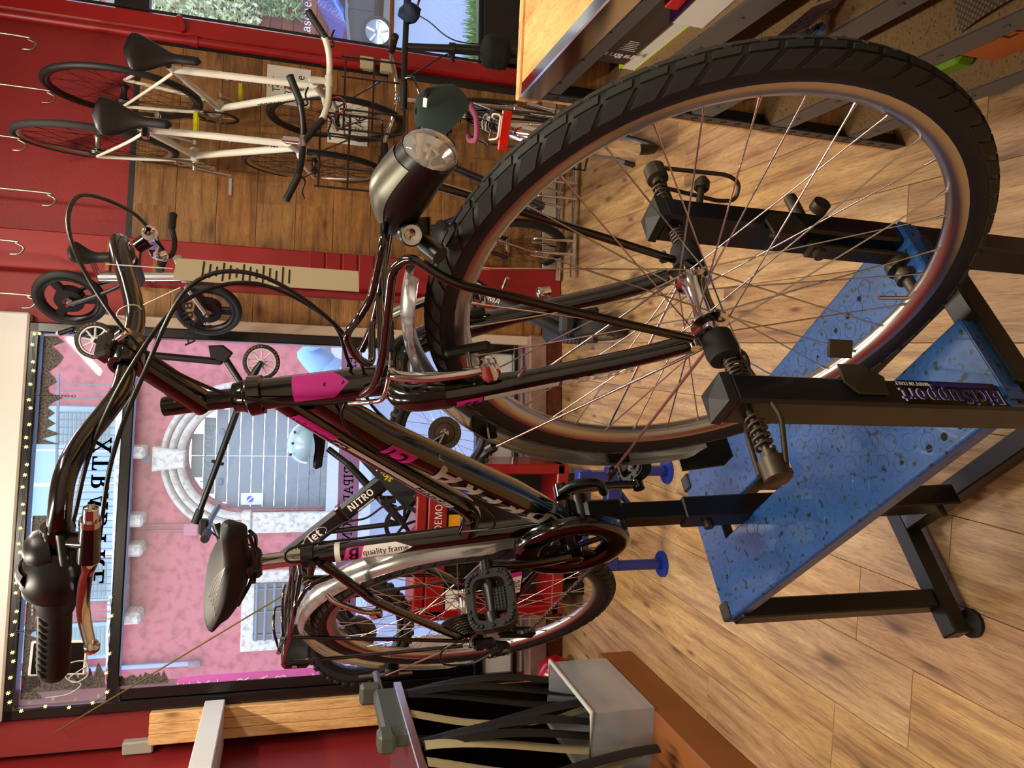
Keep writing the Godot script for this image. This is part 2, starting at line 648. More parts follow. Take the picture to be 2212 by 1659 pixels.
func plank_floor() -> void:
	var g := G.new()
	g.box(Vector3(0.6, -0.06, -1.2), Vector3(7.0, 0.1, 6.6))
	var f := struct("floor", g, mat("plastic_grey", Color.GRAY))
	var meshes := []
	var lens := [1.26, 0.62, 0.86]
	var pw := 0.1925
	for ln in lens:
		for k in 5:
			var q := G.new()
			q.box(Vector3.ZERO, Vector3(pw - 0.0012, 0.008, ln - 0.0012), Basis(), 0.0009)
			var off := Vector2(rng.randf() * 3.0, rng.randf() * 3.0)
			for i in q.u.size(): q.u[i] += off
			meshes.append(q.mesh())
	var x := -2.05 
	var row := 0
	while x < 2.6:
		var z: float = -4.4 + rng.randf() * 0.9
		while z > -4.5: z -= 1.26
		while z < 0.9:
			var c := Vector3(x + pw / 2, -0.0045, z + 0.63)
			if c.z + 0.63 > WO.z - (c.x - WO.x) * tan(PHI) - 0.2:
				var p := MeshInstance3D.new()
				p.name = "plank" if f.get_child_count() == 0 else "plank_%03d" % f.get_child_count()
				p.mesh = meshes[rng.randi() % 5]
				p.material_override = M["oak_laminate_%d" % (rng.randi() % 4)]
				p.position = c
				f.add_child(p, true)
			z += 1.26
		x += pw
		row += 1

func room() -> void:
	plank_floor()
	var red: Material = M["red_paint"]
	var g := G.new()
	# back wall: the plaster round both openings, 0.30 thick, its inner face at z = 0 of the wall frame
	for b in [[-0.36, -0.15, 0.0, 3.4], [1.60, 3.215, 0.0, 3.4], [-0.15, 1.60, 2.74, 3.4], [3.215, 4.6, 2.95, 3.4], [-0.15, 1.60, -0.05, 0.19], [3.215, 4.6, -0.05, 0.25]]:
		g.box(Vector3((b[0] + b[1]) / 2, (b[2] + b[3]) / 2, -0.15), Vector3(b[1] - b[0], b[3] - b[2], 0.30))
	struct("wall_back", g, red, WX)
	g = G.new()
	g.box(Vector3(-2.085, 1.65, -1.6), Vector3(0.3, 3.5, 5.6))
	struct("wall_left", g, red)
	g = G.new()
	g.box(Vector3(2.75, 1.65, -1.7), Vector3(0.3, 3.5, 6.4))
	struct("wall_right", g, mat("cream_wall", Color(0.72, 0.68, 0.62), 0.7))
	g = G.new()
	g.box(Vector3(0.4, 1.65, 1.55), Vector3(6.4, 3.5, 0.3))
	struct("wall_front", g, mat("cream_wall", Color(0.72, 0.68, 0.62), 0.7))
	g = G.new()
	g.box(Vector3(0.5, 3.5, -1.3), Vector3(7.0, 0.2, 7.0))
	struct("ceiling", g, M["ceiling_white"])
	# lintel box over the window
	g = G.new()
	g.box(Vector3(0.72, 2.68, 0.0), Vector3(1.84, 0.13, 0.10), Basis(), 0.008)
	struct("trim_1", g, M["white_paint"], WX)
	# darker red pillar with shallow ribs at mid height
	g = G.new()
	g.box(Vector3(1.935, 1.7, 0.03), Vector3(0.185, 3.4, 0.10), Basis(), 0.006)
	var pil := struct("wall_pillar", g, M["red_pillar"], WX)
	for k in 4:
		g = G.new()
		g.box(Vector3(1.935, 1.33 - k * 0.083, 0.084), Vector3(0.18, 0.074, 0.014), Basis(Vector3.RIGHT, 0.09), 0.003)
		part(pil, "rib", g, M["red_pillar"])
	for q in [[1.99, 2.29, 0.16], [1.955, 2.085, 0.172], [1.935, 2.17, 0.172]]:
		g = G.new()
		g.box(Vector3(q[0] - 0.06, q[1], 0.085), Vector3(q[2], 0.022, 0.014), Basis(Vector3.BACK, -0.05), 0.003)
		part(pil, "wooden_batten", g, M["pine_dark"] if M.has("pine_dark") else mat("pine_dark", Color(0.52, 0.30, 0.12), 0.55))
	# laminate boards on the wall, laid level
	var bm := []
	for ln in [1.02, 0.62, 0.40, 0.165]:
		for k in 3:
			var q := G.new()
			q.box(Vector3.ZERO, Vector3(ln - 0.0015, 0.1905, 0.010), Basis(), 0.001)
			var off := Vector2(rng.randf() * 3.0, rng.randf() * 3.0)
			for i in q.u.size(): q.u[i] += off
			bm.append([q.mesh(), ln])
	g = G.new()
	g.box(Vector3(2.62, 1.17, 0.004), Vector3(1.18, 2.14, 0.008))
	var wp := struct("wall_panelling", g, M["plastic_grey"], WX)
	for r in 11:
		var y := 0.195 + r * 0.192
		var splits := [[2.03, 1.02]] if r % 3 == 0 else ([[2.03, 0.62], [2.65, 0.40]] if r % 3 == 1 else [[2.03, 0.40], [2.43, 0.62]])
		for sp in splits + [[1.635, 0.165]] + ([[3.055, 0.165], [3.22, 1.02]] if y < 1.0 and false else []):
			var pick := []
			for b in bm:
				if absf(b[1] - sp[1]) < 0.01: pick.append(b[0])
			var p := MeshInstance3D.new()
			p.name = "board" if wp.get_child_count() == 0 else "board_%03d" % wp.get_child_count()
			p.mesh = pick[rng.randi() % pick.size()]
			p.material_override = M["wall_laminate_%d" % (rng.randi() % 3)]
			p.position = Vector3(sp[0] + sp[1] / 2, y, 0.014)
			wp.add_child(p, true)
	# skirting
	g = G.new()
	g.box(Vector3(2.6, 0.05, 0.012), Vector3(1.1, 0.085, 0.016), Basis(), 0.003)
	struct("baseboard_back", g, M["skirting_white"], WX)
	# red boxed pipe beside the right-hand window and its sill rail
	g = G.new()
	g.tube([Vector3(3.085, 1.12, 0.03), Vector3(3.085, 3.38, 0.03)], 0.022, 12)
	for y in [1.3, 1.95]: g.tube([Vector3(3.085, y, 0.03), Vector3(3.085, y + 0.035, 0.03)], 0.028, 12)
	struct("trim_2", g, M["red_gloss"], WX)
	g = G.new()
	g.box(Vector3(3.155, 1.62, 0.02), Vector3(0.10, 3.3, 0.05), Basis(), 0.012)
	g.box(Vector3(3.155, 2.03, 0.05), Vector3(0.085, 0.03, 0.05), Basis(Vector3.BACK, 0.3), 0.008)
	struct("trim_3", g, M["red_gloss"], WX)
	g = G.new()
	g.box(Vector3(3.4, 0.97, 0.022), Vector3(0.9, 0.024, 0.022), Basis(), 0.003)
	g.box(Vector3(2.75, 0.96, 0.026), Vector3(0.72, 0.026, 0.02), Basis(), 0.003)
	struct("trim_4", g, M["wall_laminate_2"], WX)

# ---------------------------------------------------------------- outside
func street() -> void:
	var g := G.new()
	g.box(Vector3(0, -0.35, -14.5), Vector3(40, 0.3, 19.6))
	var rd := mat("street_stone", Color(0.55, 0.56, 0.58), 0.7)
	rd.albedo_texture = ntex(noise(0.05, 4, 8), 512, 512, [[0.0, Color(0.75, 0.75, 0.77)], [1.0, Color(1, 1, 1)]])
	rd.uv1_triplanar = true
	struct("ground_street", g, rd)
	g = G.new()
	g.box(Vector3(0, -0.14, -5.2), Vector3(40, 0.12, 1.8))
	g.box(Vector3(0, -0.14, -16.6), Vector3(40, 0.12, 1.2))
	struct("ground_pavement", g, mat("paving", Color(0.66, 0.66, 0.67), 0.7))
	# the house across the street
	var o := thing("building", "rose-red stuccoed house across the street with an arched grey door", "building", at(Vector3(-2.5, -0.2, -17.0)))
	var stucco := mat("rose_stucco", Color(0.70, 0.36, 0.36), 0.9)
	stucco.albedo_texture = ntex(noise(0.012, 5, 31), 1024, 1024, [[0.0, Color(0.78, 0.72, 0.72)], [0.5, Color(1, 0.97, 0.97)], [0.74, Color(1.0, 1.0, 1.0)], [0.86, Color(1, 1, 1)], [1.0, Color(0.95, 1.0, 1.0)]])
	stucco.uv1_triplanar = true
	stucco.uv1_scale = Vector3.ONE * 0.3
	var stone := mat("travertine", Color(0.80, 0.75, 0.67), 0.8)
	stone.albedo_texture = ntex(noise(0.02, 4, 77), 512, 512, [[0.0, Color(0.72, 0.66, 0.6)], [0.5, Color(0.97, 0.95, 0.92)], [1.0, Color(1, 1, 1)]])
	stone.uv1_triplanar = true
	stone.uv1_scale = Vector3.ONE * 0.6
	var shut := mat("shutter_green", Color(0.56, 0.64, 0.62), 0.6)
	var iron := mat("railing_grey", Color(0.35, 0.40, 0.44), 0.5)
	# wall with an arched opening
	var poly := PackedVector2Array([Vector2(-9, 0), Vector2(-1.16, 0)])
	for k in 25: poly.append(Vector2(-1.16 * cos(PI * k / 24.0), 2.6 + 1.16 * sin(PI * k / 24.0)))
	poly.append_array(PackedVector2Array([Vector2(1.16, 0), Vector2(4.6, 0), Vector2(4.6, 12), Vector2(-9, 12)]))
	g = G.new()
	g.prism(poly, Transform3D(Basis(), Vector3(0, 0, -0.3)), 0.6)
	part(o, "wall", g, stucco)
	g = G.new()
	g.box(Vector3(-2.2, 0.42, 0.02), Vector3(13.6, 0.9, 0.06))
	var pl := part(o, "plinth", g, mat("plinth_grey", Color(0.68, 0.66, 0.66), 0.8))
	pl.position.z = 0.0
	# arch mouldings, piers and keystone
	for q in [[1.16, 1.34, 0.05], [1.34, 1.5, 0.09], [1.5, 1.64, 0.13]]:
		var rows := []
		for k in 29:
			var a := PI * k / 28.0
			var d := Vector3(-cos(a), sin(a), 0)
			rows.append([Vector3(0, 2.6, -0.2) + d * q[0], Vector3(0, 2.6, q[2]) + d * (q[0] + 0.01), Vector3(0, 2.6, q[2] + 0.01) + d * (q[1] - 0.02), Vector3(0, 2.6, 0.0) + d * q[1]])
		g = G.new()
		g.grid(rows)
		part(o, "arch_moulding", g, stone)
	for sx in [-1, 1]:
		g = G.new()
		g.box(Vector3(sx * 1.38, 1.2, 0.0), Vector3(0.44, 2.4, 0.2), Basis(), 0.015)
		g.box(Vector3(sx * 1.40, 2.5, 0.03), Vector3(0.54, 0.2, 0.26), Basis(), 0.03)
		part(o, "pier", g, stone)
	g = G.new()
	g.prism(PackedVector2Array([Vector2(-0.17, -0.3), Vector2(0.17, -0.3), Vector2(0.25, 0.32), Vector2(-0.25, 0.32)]), Transform3D(Basis(), Vector3(0, 4.03, 0.1)), 0.36, 0.03)
	part(o, "keystone", g, stone)
	# the boarded door, each board its own
	for k in 15:
		var y := 0.13 + k * 0.245
		var hw := 1.16 if y < 2.5 else sqrt(maxf(0.02, 1.16 * 1.16 - (y - 2.5) * (y - 2.5)))
		for sx in [-1, 1]:
			g = G.new()
			g.box(Vector3(sx * hw / 2, y, -0.32), Vector3(hw - 0.008, 0.232, 0.05), Basis(), 0.008)
			part(o, "door_board", g, mat("door_grey", Color(0.44, 0.47, 0.46), 0.7))
	for q in [[-0.55, 3.07], [0.52, 3.07], [0.03, 3.05]]:
		g = G.new()
		g.box(Vector3(q[0], q[1], -0.28), Vector3(0.14, 0.09, 0.06), Basis(), 0.02)
		part(o, "door_fitting", g, iron)
	g = G.new()
	g.lathe(Vector3(-0.35, 1.2, -0.29), Vector3.BACK, [Vector2(0, 0.0), Vector2(0.02, 0.05), Vector2(0, 0.06)], 12)
	part(o, "door_knob", g, iron)
	letters(o, "lettering", "kınchorıe", 0.30, Transform3D(Basis(), Vector3(0.03, 3.36, -0.27)), mat("letter_green", Color(0.22, 0.42, 0.36), 0.5))
	# no-parking plate
	g = G.new()
	g.box(Vector3(-0.93, 2.42, -0.27), Vector3(0.26, 0.46, 0.02), Basis(), 0.004)
	var sg := part(o, "no_parking_plate", g, M["decal_white"])
	g = G.new()
	g.lathe(Vector3(-0.93, 2.46, -0.255), Vector3.BACK, [Vector2(0, 0.0), Vector2(0.006, 0.001), Vector2(0.006, 0.07), Vector2(0, 0.07)], 24)
	part(sg, "disc", g, mat("sign_blue", Color(0.08, 0.22, 0.72), 0.4))
	g = G.new()
	g.box(Vector3(-0.93, 2.46, -0.244), Vector3(0.025, 0.14, 0.004), Basis(Vector3.BACK, 0.78))
	part(sg, "bar", g, M["decal_white"])
	# balcony over the arch: slab, corbels, railings, window and shutters
	g = G.new()
	g.box(Vector3(-0.75, 4.85, 0.35), Vector3(5.0, 0.2, 0.8), Basis(), 0.04)
	part(o, "balcony_slab", g, stone)
	for x in [0.16, -1.22, -1.82, -3.2]:
		g = G.new()
		g.box(Vector3(x, 4.62, 0.25), Vector3(0.24, 0.34, 0.5), Basis(), 0.05)
		part(o, "corbel", g, stone)
	for k in 34:
		g = G.new()
		g.tube([Vector3(-3.1 + k * 0.14, 4.95, 0.7), Vector3(-3.1 + k * 0.14, 5.95, 0.7)], 0.012, 5)
		part(o, "baluster", g, iron)
	g = G.new()
	g.box(Vector3(-0.75, 5.95, 0.7), Vector3(4.9, 0.04, 0.05))
	part(o, "handrail", g, iron)
	g = G.new()
	g.box(Vector3(-0.9, 6.3, 0.02), Vector3(2.3, 2.7, 0.04))
	part(o, "window_reveal", g, M["decal_white"])
	for x in [-1.6, -0.9, -0.2]:
		g = G.new()
		g.box(Vector3(x, 6.2, 0.05), Vector3(0.62, 2.3, 0.02))
		part(o, "window_pane", g, mat("sky_glass", Color(0.55, 0.66, 0.80), 0.1))
	for x in [0.6, -2.5]:
		g = G.new()
		g.box(Vector3(x, 6.2, 0.07), Vector3(0.86, 2.5, 0.05), Basis(), 0.01)
		var sh := part(o, "shutter", g, shut)
		for r in 2:
			for k in 13:
				g = G.new()
				g.box(Vector3(x, 5.2 + r * 1.15 + k * 0.075, 0.105), Vector3(0.66, 0.05, 0.03), Basis(Vector3.RIGHT, 0.5))
				part(sh, "slat", g, shut)
	# second window, pipes, boxes, barred ground-floor window
	g = G.new()
	g.box(Vector3(-3.75, 6.1, 0.07), Vector3(0.75, 2.0, 0.05), Basis(), 0.01)
	var s2 := part(o, "shutter", g, shut)
	for k in 24:
		g = G.new()
		g.box(Vector3(-3.75, 5.2 + k * 0.075, 0.105), Vector3(0.58, 0.05, 0.03), Basis(Vector3.RIGHT, 0.5))
		part(s2, "slat", g, shut)
	g = G.new()
	g.box(Vector3(-3.6, 5.05, 0.1), Vector3(1.4, 0.14, 0.25), Basis(), 0.03)
	part(o, "sill", g, stone)
	for q in [[-1.40, 3.62, 5.0, 0.022], [-1.52, 3.62, 5.0, 0.022], [-1.5, 2.4, 3.5, 0.015]]:
		g = G.new()
		g.tube([Vector3(q[0], q[1], 0.03), Vector3(q[0], q[2], 0.03)], q[3], 6)
		part(o, "conduit", g, mat("pipe_rose", Color(0.56, 0.30, 0.32), 0.6))
	g = G.new()
	g.box(Vector3(-1.5, 3.6, 0.06), Vector3(0.26, 0.28, 0.1), Basis(), 0.02)
	part(o, "junction_box", g, mat("box_rose", Color(0.66, 0.38, 0.38), 0.6))
	g = G.new()
	g.tube(bend([Vector3(-4.28, 9.0, 0.12), Vector3(-4.33, 3.5, 0.12), Vector3(-4.36, 3.3, -0.1)], 0.1), 0.06, 10)
	part(o, "downpipe", g, mat("zinc", Color(0.52, 0.54, 0.60), 0.4, 0.5))
	g = G.new()
	g.lathe(Vector3(-4.35, 3.42, 0.12), Vector3.DOWN, [Vector2(-0.14, 0.075), Vector2(0, 0.085), Vector2(0.1, 0.06)], 12)
	part(o, "elbow", g, mat("zinc_brown", Color(0.50, 0.38, 0.38), 0.5))
	g = G.new()
	g.lathe(Vector3(-0.02, 4.5, 0.0), Vector3.BACK, [Vector2(0, 0.0), Vector2(0.03, 0.001), Vector2(0.03, 0.1), Vector2(0, 0.1)], 16)
	part(o, "vent", g, iron)
	g = G.new()
	g.box(Vector3(-3.3, 1.5, 0.03), Vector3(1.75, 2.1, 0.12), Basis(), 0.02)
	part(o, "window_surround", g, stone)
	g = G.new()
	g.box(Vector3(-3.3, 1.5, 0.08), Vector3(1.25, 1.6, 0.06))
	part(o, "window_pane", g, mat("dusk_glass", Color(0.13, 0.16, 0.20), 0.15))
	for k in 9:
		g = G.new()
		g.tube([Vector3(-3.92, 0.8 + k * 0.18, 0.15), Vector3(-2.68, 0.8 + k * 0.18, 0.15)], 0.035, 6)
		part(o, "window_bar", g, iron)
	for k in 3:
		g = G.new()
		g.tube([Vector3(-3.8 + k * 0.5, 0.7, 0.15), Vector3(-3.8 + k * 0.5, 2.3, 0.15)], 0.014, 5)
		part(o, "window_bar", g, iron)
	# the shop across the street, seen through the window on the right
	o = thing("shop_front", "shop across the street clad in red-brown boards below trailing plants", "building", at(Vector3(6.2, -0.2, -17.0)))
	g = G.new()
	g.box(Vector3(2.0, 6.0, -0.35), Vector3(8.2, 12.0, 0.5))
	part(o, "wall", g, mat("beige_stucco", Color(0.74, 0.66, 0.52), 0.9))
	for k in 11:
		g = G.new()
		g.box(Vector3(1.2, 0.12 + k * 0.235, -0.02), Vector3(2.9, 0.225, 0.08), Basis(), 0.01)
		part(o, "cladding_board", g, mat("red_boards_%d" % (k % 2), [Color(0.46, 0.15, 0.10), Color(0.40, 0.12, 0.085)][k % 2], 0.6))
	g = G.new()
	g.box(Vector3(-0.1, 1.3, 0.04), Vector3(0.16, 2.6, 0.1), Basis(), 0.02)
	part(o, "pilaster", g, M["light_grey"])
	letters(o, "lettering", "Fiaschetteria", 0.24, Transform3D(Basis(), Vector3(0.88, 1.62, 0.03)), M["decal_white"], "serif")
	for k in 4:
		g = G.new()
		g.box(Vector3(0.75 + k * 0.09, 2.5 - k * 0.14, 0.1), Vector3(0.1, 0.12, 0.03))
		part(o, "awning_stripe", g, M["decal_white"])
	g = G.new()
	g.box(Vector3(0.1, 3.15, -0.02), Vector3(1.6, 0.3, 0.12), Basis(), 0.02)
	part(o, "fascia", g, mat("stone_beige", Color(0.62, 0.57, 0.47), 0.8))
	g = G.new()
	g.box(Vector3(0.3, 5.5, -0.05), Vector3(1.3, 1.4, 0.1), Basis(), 0.03)
	part(o, "window_frame", g, mat("window_brown", Color(0.62, 0.33, 0.22), 0.6))
	for r in 2:
		g = G.new()
		g.box(Vector3(0.3, 5.15 + r * 0.68, 0.02), Vector3(1.1, 0.56, 0.06))
		part(o, "blind", g, mat("blind_grey", Color(0.55, 0.50, 0.44), 0.7))
	g = G.new()
	g.prism(PackedVector2Array([Vector2(-0.2, 0), Vector2(0.9, 0), Vector2(0.9, 0.5), Vector2(0.1, 0.3)]), Transform3D(Basis(), Vector3(0.2, 6.35, 0.3)), 0.5, 0.02)
	part(o, "gutter", g, mat("slate", Color(0.16, 0.17, 0.19), 0.6))
	# trailing plant
	var mm := MultiMesh.new()
	mm.transform_format = MultiMesh.TRANSFORM_3D
	mm.use_colors = true
	g = G.new()
	g.prism(PackedVector2Array([Vector2(0, -0.05), Vector2(0.03, 0), Vector2(0, 0.06), Vector2(-0.03, 0)]), Transform3D(), 0.004)
	mm.mesh = g.mesh()
	mm.instance_count = 2600
	for k in 2600:
		var y := rng.randf()
		var p := Vector3(rng.randf_range(-0.5, 1.5) * (1.0 - 0.25 * y), 4.62 - y * 1.95 - 0.12 * sin(k * 0.7), 0.12 + rng.randf() * 0.35)
		if k % 5 == 0: p = Vector3(rng.randf_range(0.5, 1.1), rng.randf_range(1.7, 2.9), 0.12 + rng.randf() * 0.2)
		mm.set_instance_transform(k, Transform3D(Basis.from_euler(Vector3(rng.randf() * 3, rng.randf() * 6, rng.randf() * 3)).scaled(Vector3.ONE * rng.randf_range(0.8, 1.5)), p))
		mm.set_instance_color(k, Color(0.46, 0.52, 0.20).lerp(Color(0.72, 0.72, 0.45), rng.randf()) if k % 5 else Color(0.10, 0.22, 0.08).lerp(Color(0.3, 0.4, 0.15), rng.randf()))
	var mi := MultiMeshInstance3D.new()
	mi.name = "foliage"
	mi.multimesh = mm
	var lf := mat("leaves", Color(1, 1, 1), 0.6)
	lf.vertex_color_use_as_albedo = true
	mi.material_override = lf
	var v := thing("climbing_plant", "pale green trailing plant above the red-boarded shop across the street", "plant", at(Vector3(6.2, -0.2, -17.0)))
	v.add_child(mi)
	stuff(mi)
	g = G.new()
	for k in 5: g.tube(curve([Vector3(0.1 + k * 0.2, 4.6, 0.2), Vector3(0.2 + k * 0.22, 3.6, 0.25), Vector3(0.5 + k * 0.1, 2.6, 0.2)], 4), 0.014, 5)
	part(v, "stem", g, mat("bark", Color(0.22, 0.16, 0.10), 0.9))
	parked_car()
	# green verge just outside the window
	mm = MultiMesh.new()
	mm.transform_format = MultiMesh.TRANSFORM_3D
	g = G.new()
	g.grid([[Vector3(-0.004, 0, 0), Vector3(0.004, 0, 0)], [Vector3(-0.003, 0.07, 0.01), Vector3(0.003, 0.07, 0.01)], [Vector3(-0.0005, 0.12, 0.04), Vector3(0.0005, 0.12, 0.04)]])
	mm.mesh = g.mesh()
	mm.instance_count = 5200
	for k in 5200:
		mm.set_instance_transform(k, Transform3D(Basis.from_euler(Vector3(rng.randf_range(-0.6, 0.6), rng.randf() * TAU, 0)).scaled(Vector3.ONE * rng.randf_range(0.7, 1.5)), w(rng.randf_range(3.1, 4.8), 0.22, -rng.randf_range(0.42, 0.85))))
	mi = MultiMeshInstance3D.new()
	mi.name = "blades"
	mi.multimesh = mm
	mi.material_override = mat("grass_green", Color(0.34, 0.58, 0.08), 0.6)
	v = thing("grass_mat", "strip of bright green artificial grass on the ledge outside the right window", "grass")
	stuff(v)
	v.add_child(mi)
	g = G.new()
	g.box(Vector3(4.0, 0.1, -0.62), Vector3(2.0, 0.24, 0.5))
	var b := part(v, "ledge", g, mat("grass_back", Color(0.25, 0.42, 0.1), 0.8))
	b.transform = WX
	passer_by()

func parked_car() -> void:
	var o := thing("car", "dark blue hatchback parked across the street in front of the red-boarded shop", "car", at(Vector3(6.05, -0.2, -15.2)))
	# side outline, front of the car at x = -0.75
	var body := PackedVector2Array([Vector2(-0.72, 0.32), Vector2(-0.74, 0.62), Vector2(-0.55, 0.80), Vector2(0.30, 0.92), Vector2(3.0, 0.95), Vector2(3.25, 0.7), Vector2(3.25, 0.3)])
	var g := G.new()
	g.prism(body, Transform3D(Basis(), Vector3(0, 0, -0.85)), 1.7, 0.05)
	part(o, "body", g, mat("car_dark", Color(0.06, 0.075, 0.10), 0.25, 0.2, 0.8))
	var cab := PackedVector2Array([Vector2(0.15, 0.9), Vector2(1.0, 1.42), Vector2(2.4, 1.46), Vector2(3.1, 0.95)])
	g = G.new()
	g.prism(cab, Transform3D(Basis(), Vector3(0, 0, -0.85)), 1.45, 0.04)
	part(o, "cabin", g, mat("car_blue", Color(0.15, 0.30, 0.62), 0.25, 0.2, 0.8))
	g = G.new()
	g.prism(PackedVector2Array([Vector2(0.42, 0.96), Vector2(1.05, 1.35), Vector2(2.3, 1.38), Vector2(2.6, 0.98)]), Transform3D(Basis(), Vector3(0, 0, -0.12)), 0.04)
	part(o, "side_window", g, mat("dusk_glass", Color(0.13, 0.16, 0.20), 0.15))
	g = G.new()
	g.box(Vector3(0.62, 1.0, 0.08), Vector3(0.2, 0.13, 0.16), Basis(), 0.04)
	part(o, "wing_mirror", g, M["black_satin"])
	g = G.new()
	g.box(Vector3(0.9, 0.62, 0.01), Vector3(1.0, 0.5, 0.02), Basis(), 0.01)
	part(o, "door", g, mat("car_dark", Color.BLACK))
	for x in [0.02, 2.5]:
		g = G.new()
		g.lathe(Vector3(x, 0.3, -0.06), Vector3.BACK, [Vector2(-0.1, 0.2), Vector2(-0.1, 0.31), Vector2(0.08, 0.32), Vector2(0.1, 0.3), Vector2(0.1, 0.23)], 28)
		var wh := part(o, "wheel", g, M["rubber"])
		g = G.new()
		g.lathe(Vector3(x, 0.3, 0.02), Vector3.BACK, [Vector2(0.0, 0.0), Vector2(0.02, 0.04), Vector2(0.0, 0.2), Vector2(0.03, 0.235)], 28)
		for k in 5:
			var a := TAU * k / 5
			g.box(Vector3(x + cos(a) * 0.13, 0.3 + sin(a) * 0.13, 0.03), Vector3(0.17, 0.05, 0.03), Basis(Vector3.BACK, a), 0.008)
		part(wh, "hub_cap", g, M["alloy"])

func passer_by() -> void:
	# a person stooping on the far pavement, built as one body: spine, head, arms and legs along tapering limbs
	var o := thing("person", "person in a pale blue shirt bending forward on the pavement across the street", "person", at(Vector3(-0.35, -0.1, -9.6)))
	var g := G.new()
	var limb := func(a: Vector3, b: Vector3, r0: float, r1: float) -> void:
		var m := a.lerp(b, 0.5)
		g.tube([a, a.lerp(b, 0.15), m, a.lerp(b, 0.85), b], [r0 * 0.7, r0, (r0 + r1) * 0.52, r1, r1 * 0.7], 10)
	limb.call(Vector3(0, 0.95, 0), Vector3(0.08, 1.22, 0), 0.16, 0.17)
	limb.call(Vector3(0.05, 1.15, 0), Vector3(0.32, 1.42, 0), 0.19, 0.17)
	limb.call(Vector3(0.3, 1.38, 0.2), Vector3(0.42, 1.12, 0.22), 0.065, 0.05)
	limb.call(Vector3(0.42, 1.12, 0.22), Vector3(0.6, 0.98, 0.16), 0.05, 0.04)
	limb.call(Vector3(0.3, 1.38, -0.2), Vector3(0.45, 1.14, -0.22), 0.065, 0.05)
	part(o, "shirt", g, mat("shirt_blue", Color(0.50, 0.64, 0.76), 0.8))
	g = G.new()
	for s in [-1, 1]:
		g.tube([Vector3(0, 0.98, 0.09 * s), Vector3(0.04 * s, 0.7, 0.1 * s), Vector3(0.02, 0.48, 0.1 * s), Vector3(-0.02, 0.1, 0.1 * s)], [0.10, 0.095, 0.065, 0.055], 10)
	part(o, "trousers", g, mat("trousers_white", Color(0.72, 0.74, 0.76), 0.8))
	g = G.new()
	g.lathe(Vector3(0.47, 1.50, 0), Vector3(0.5, 0.87, 0), [Vector2(-0.14, 0.0), Vector2(-0.12, 0.05), Vector2(-0.05, 0.085), Vector2(0.03, 0.098), Vector2(0.10, 0.07), Vector2(0.125, 0.0)], 14)
	g.tube([Vector3(0.32, 1.4, 0), Vector3(0.44, 1.46, 0)], 0.05, 8)
	g.box(Vector3(0.56, 1.45, 0), Vector3(0.03, 0.04, 0.025), Basis(Vector3.BACK, -0.5), 0.008)
	part(o, "head", g, mat("skin", Color(0.72, 0.50, 0.40), 0.6))
	g = G.new()
	g.lathe(Vector3(0.45, 1.53, 0), Vector3(0.3, 0.95, 0), [Vector2(-0.02, 0.105), Vector2(0.05, 0.098), Vector2(0.10, 0.06), Vector2(0.12, 0.0)], 14)
	part(o, "hair", g, mat("hair_grey", Color(0.28, 0.29, 0.32), 0.8))
	for s in [-1, 1]:
		g = G.new()
		g.box(Vector3(0.05, 0.04, 0.1 * s), Vector3(0.27, 0.08, 0.09), Basis(), 0.03)
		part(o, "shoe", g, M["black_matt"])

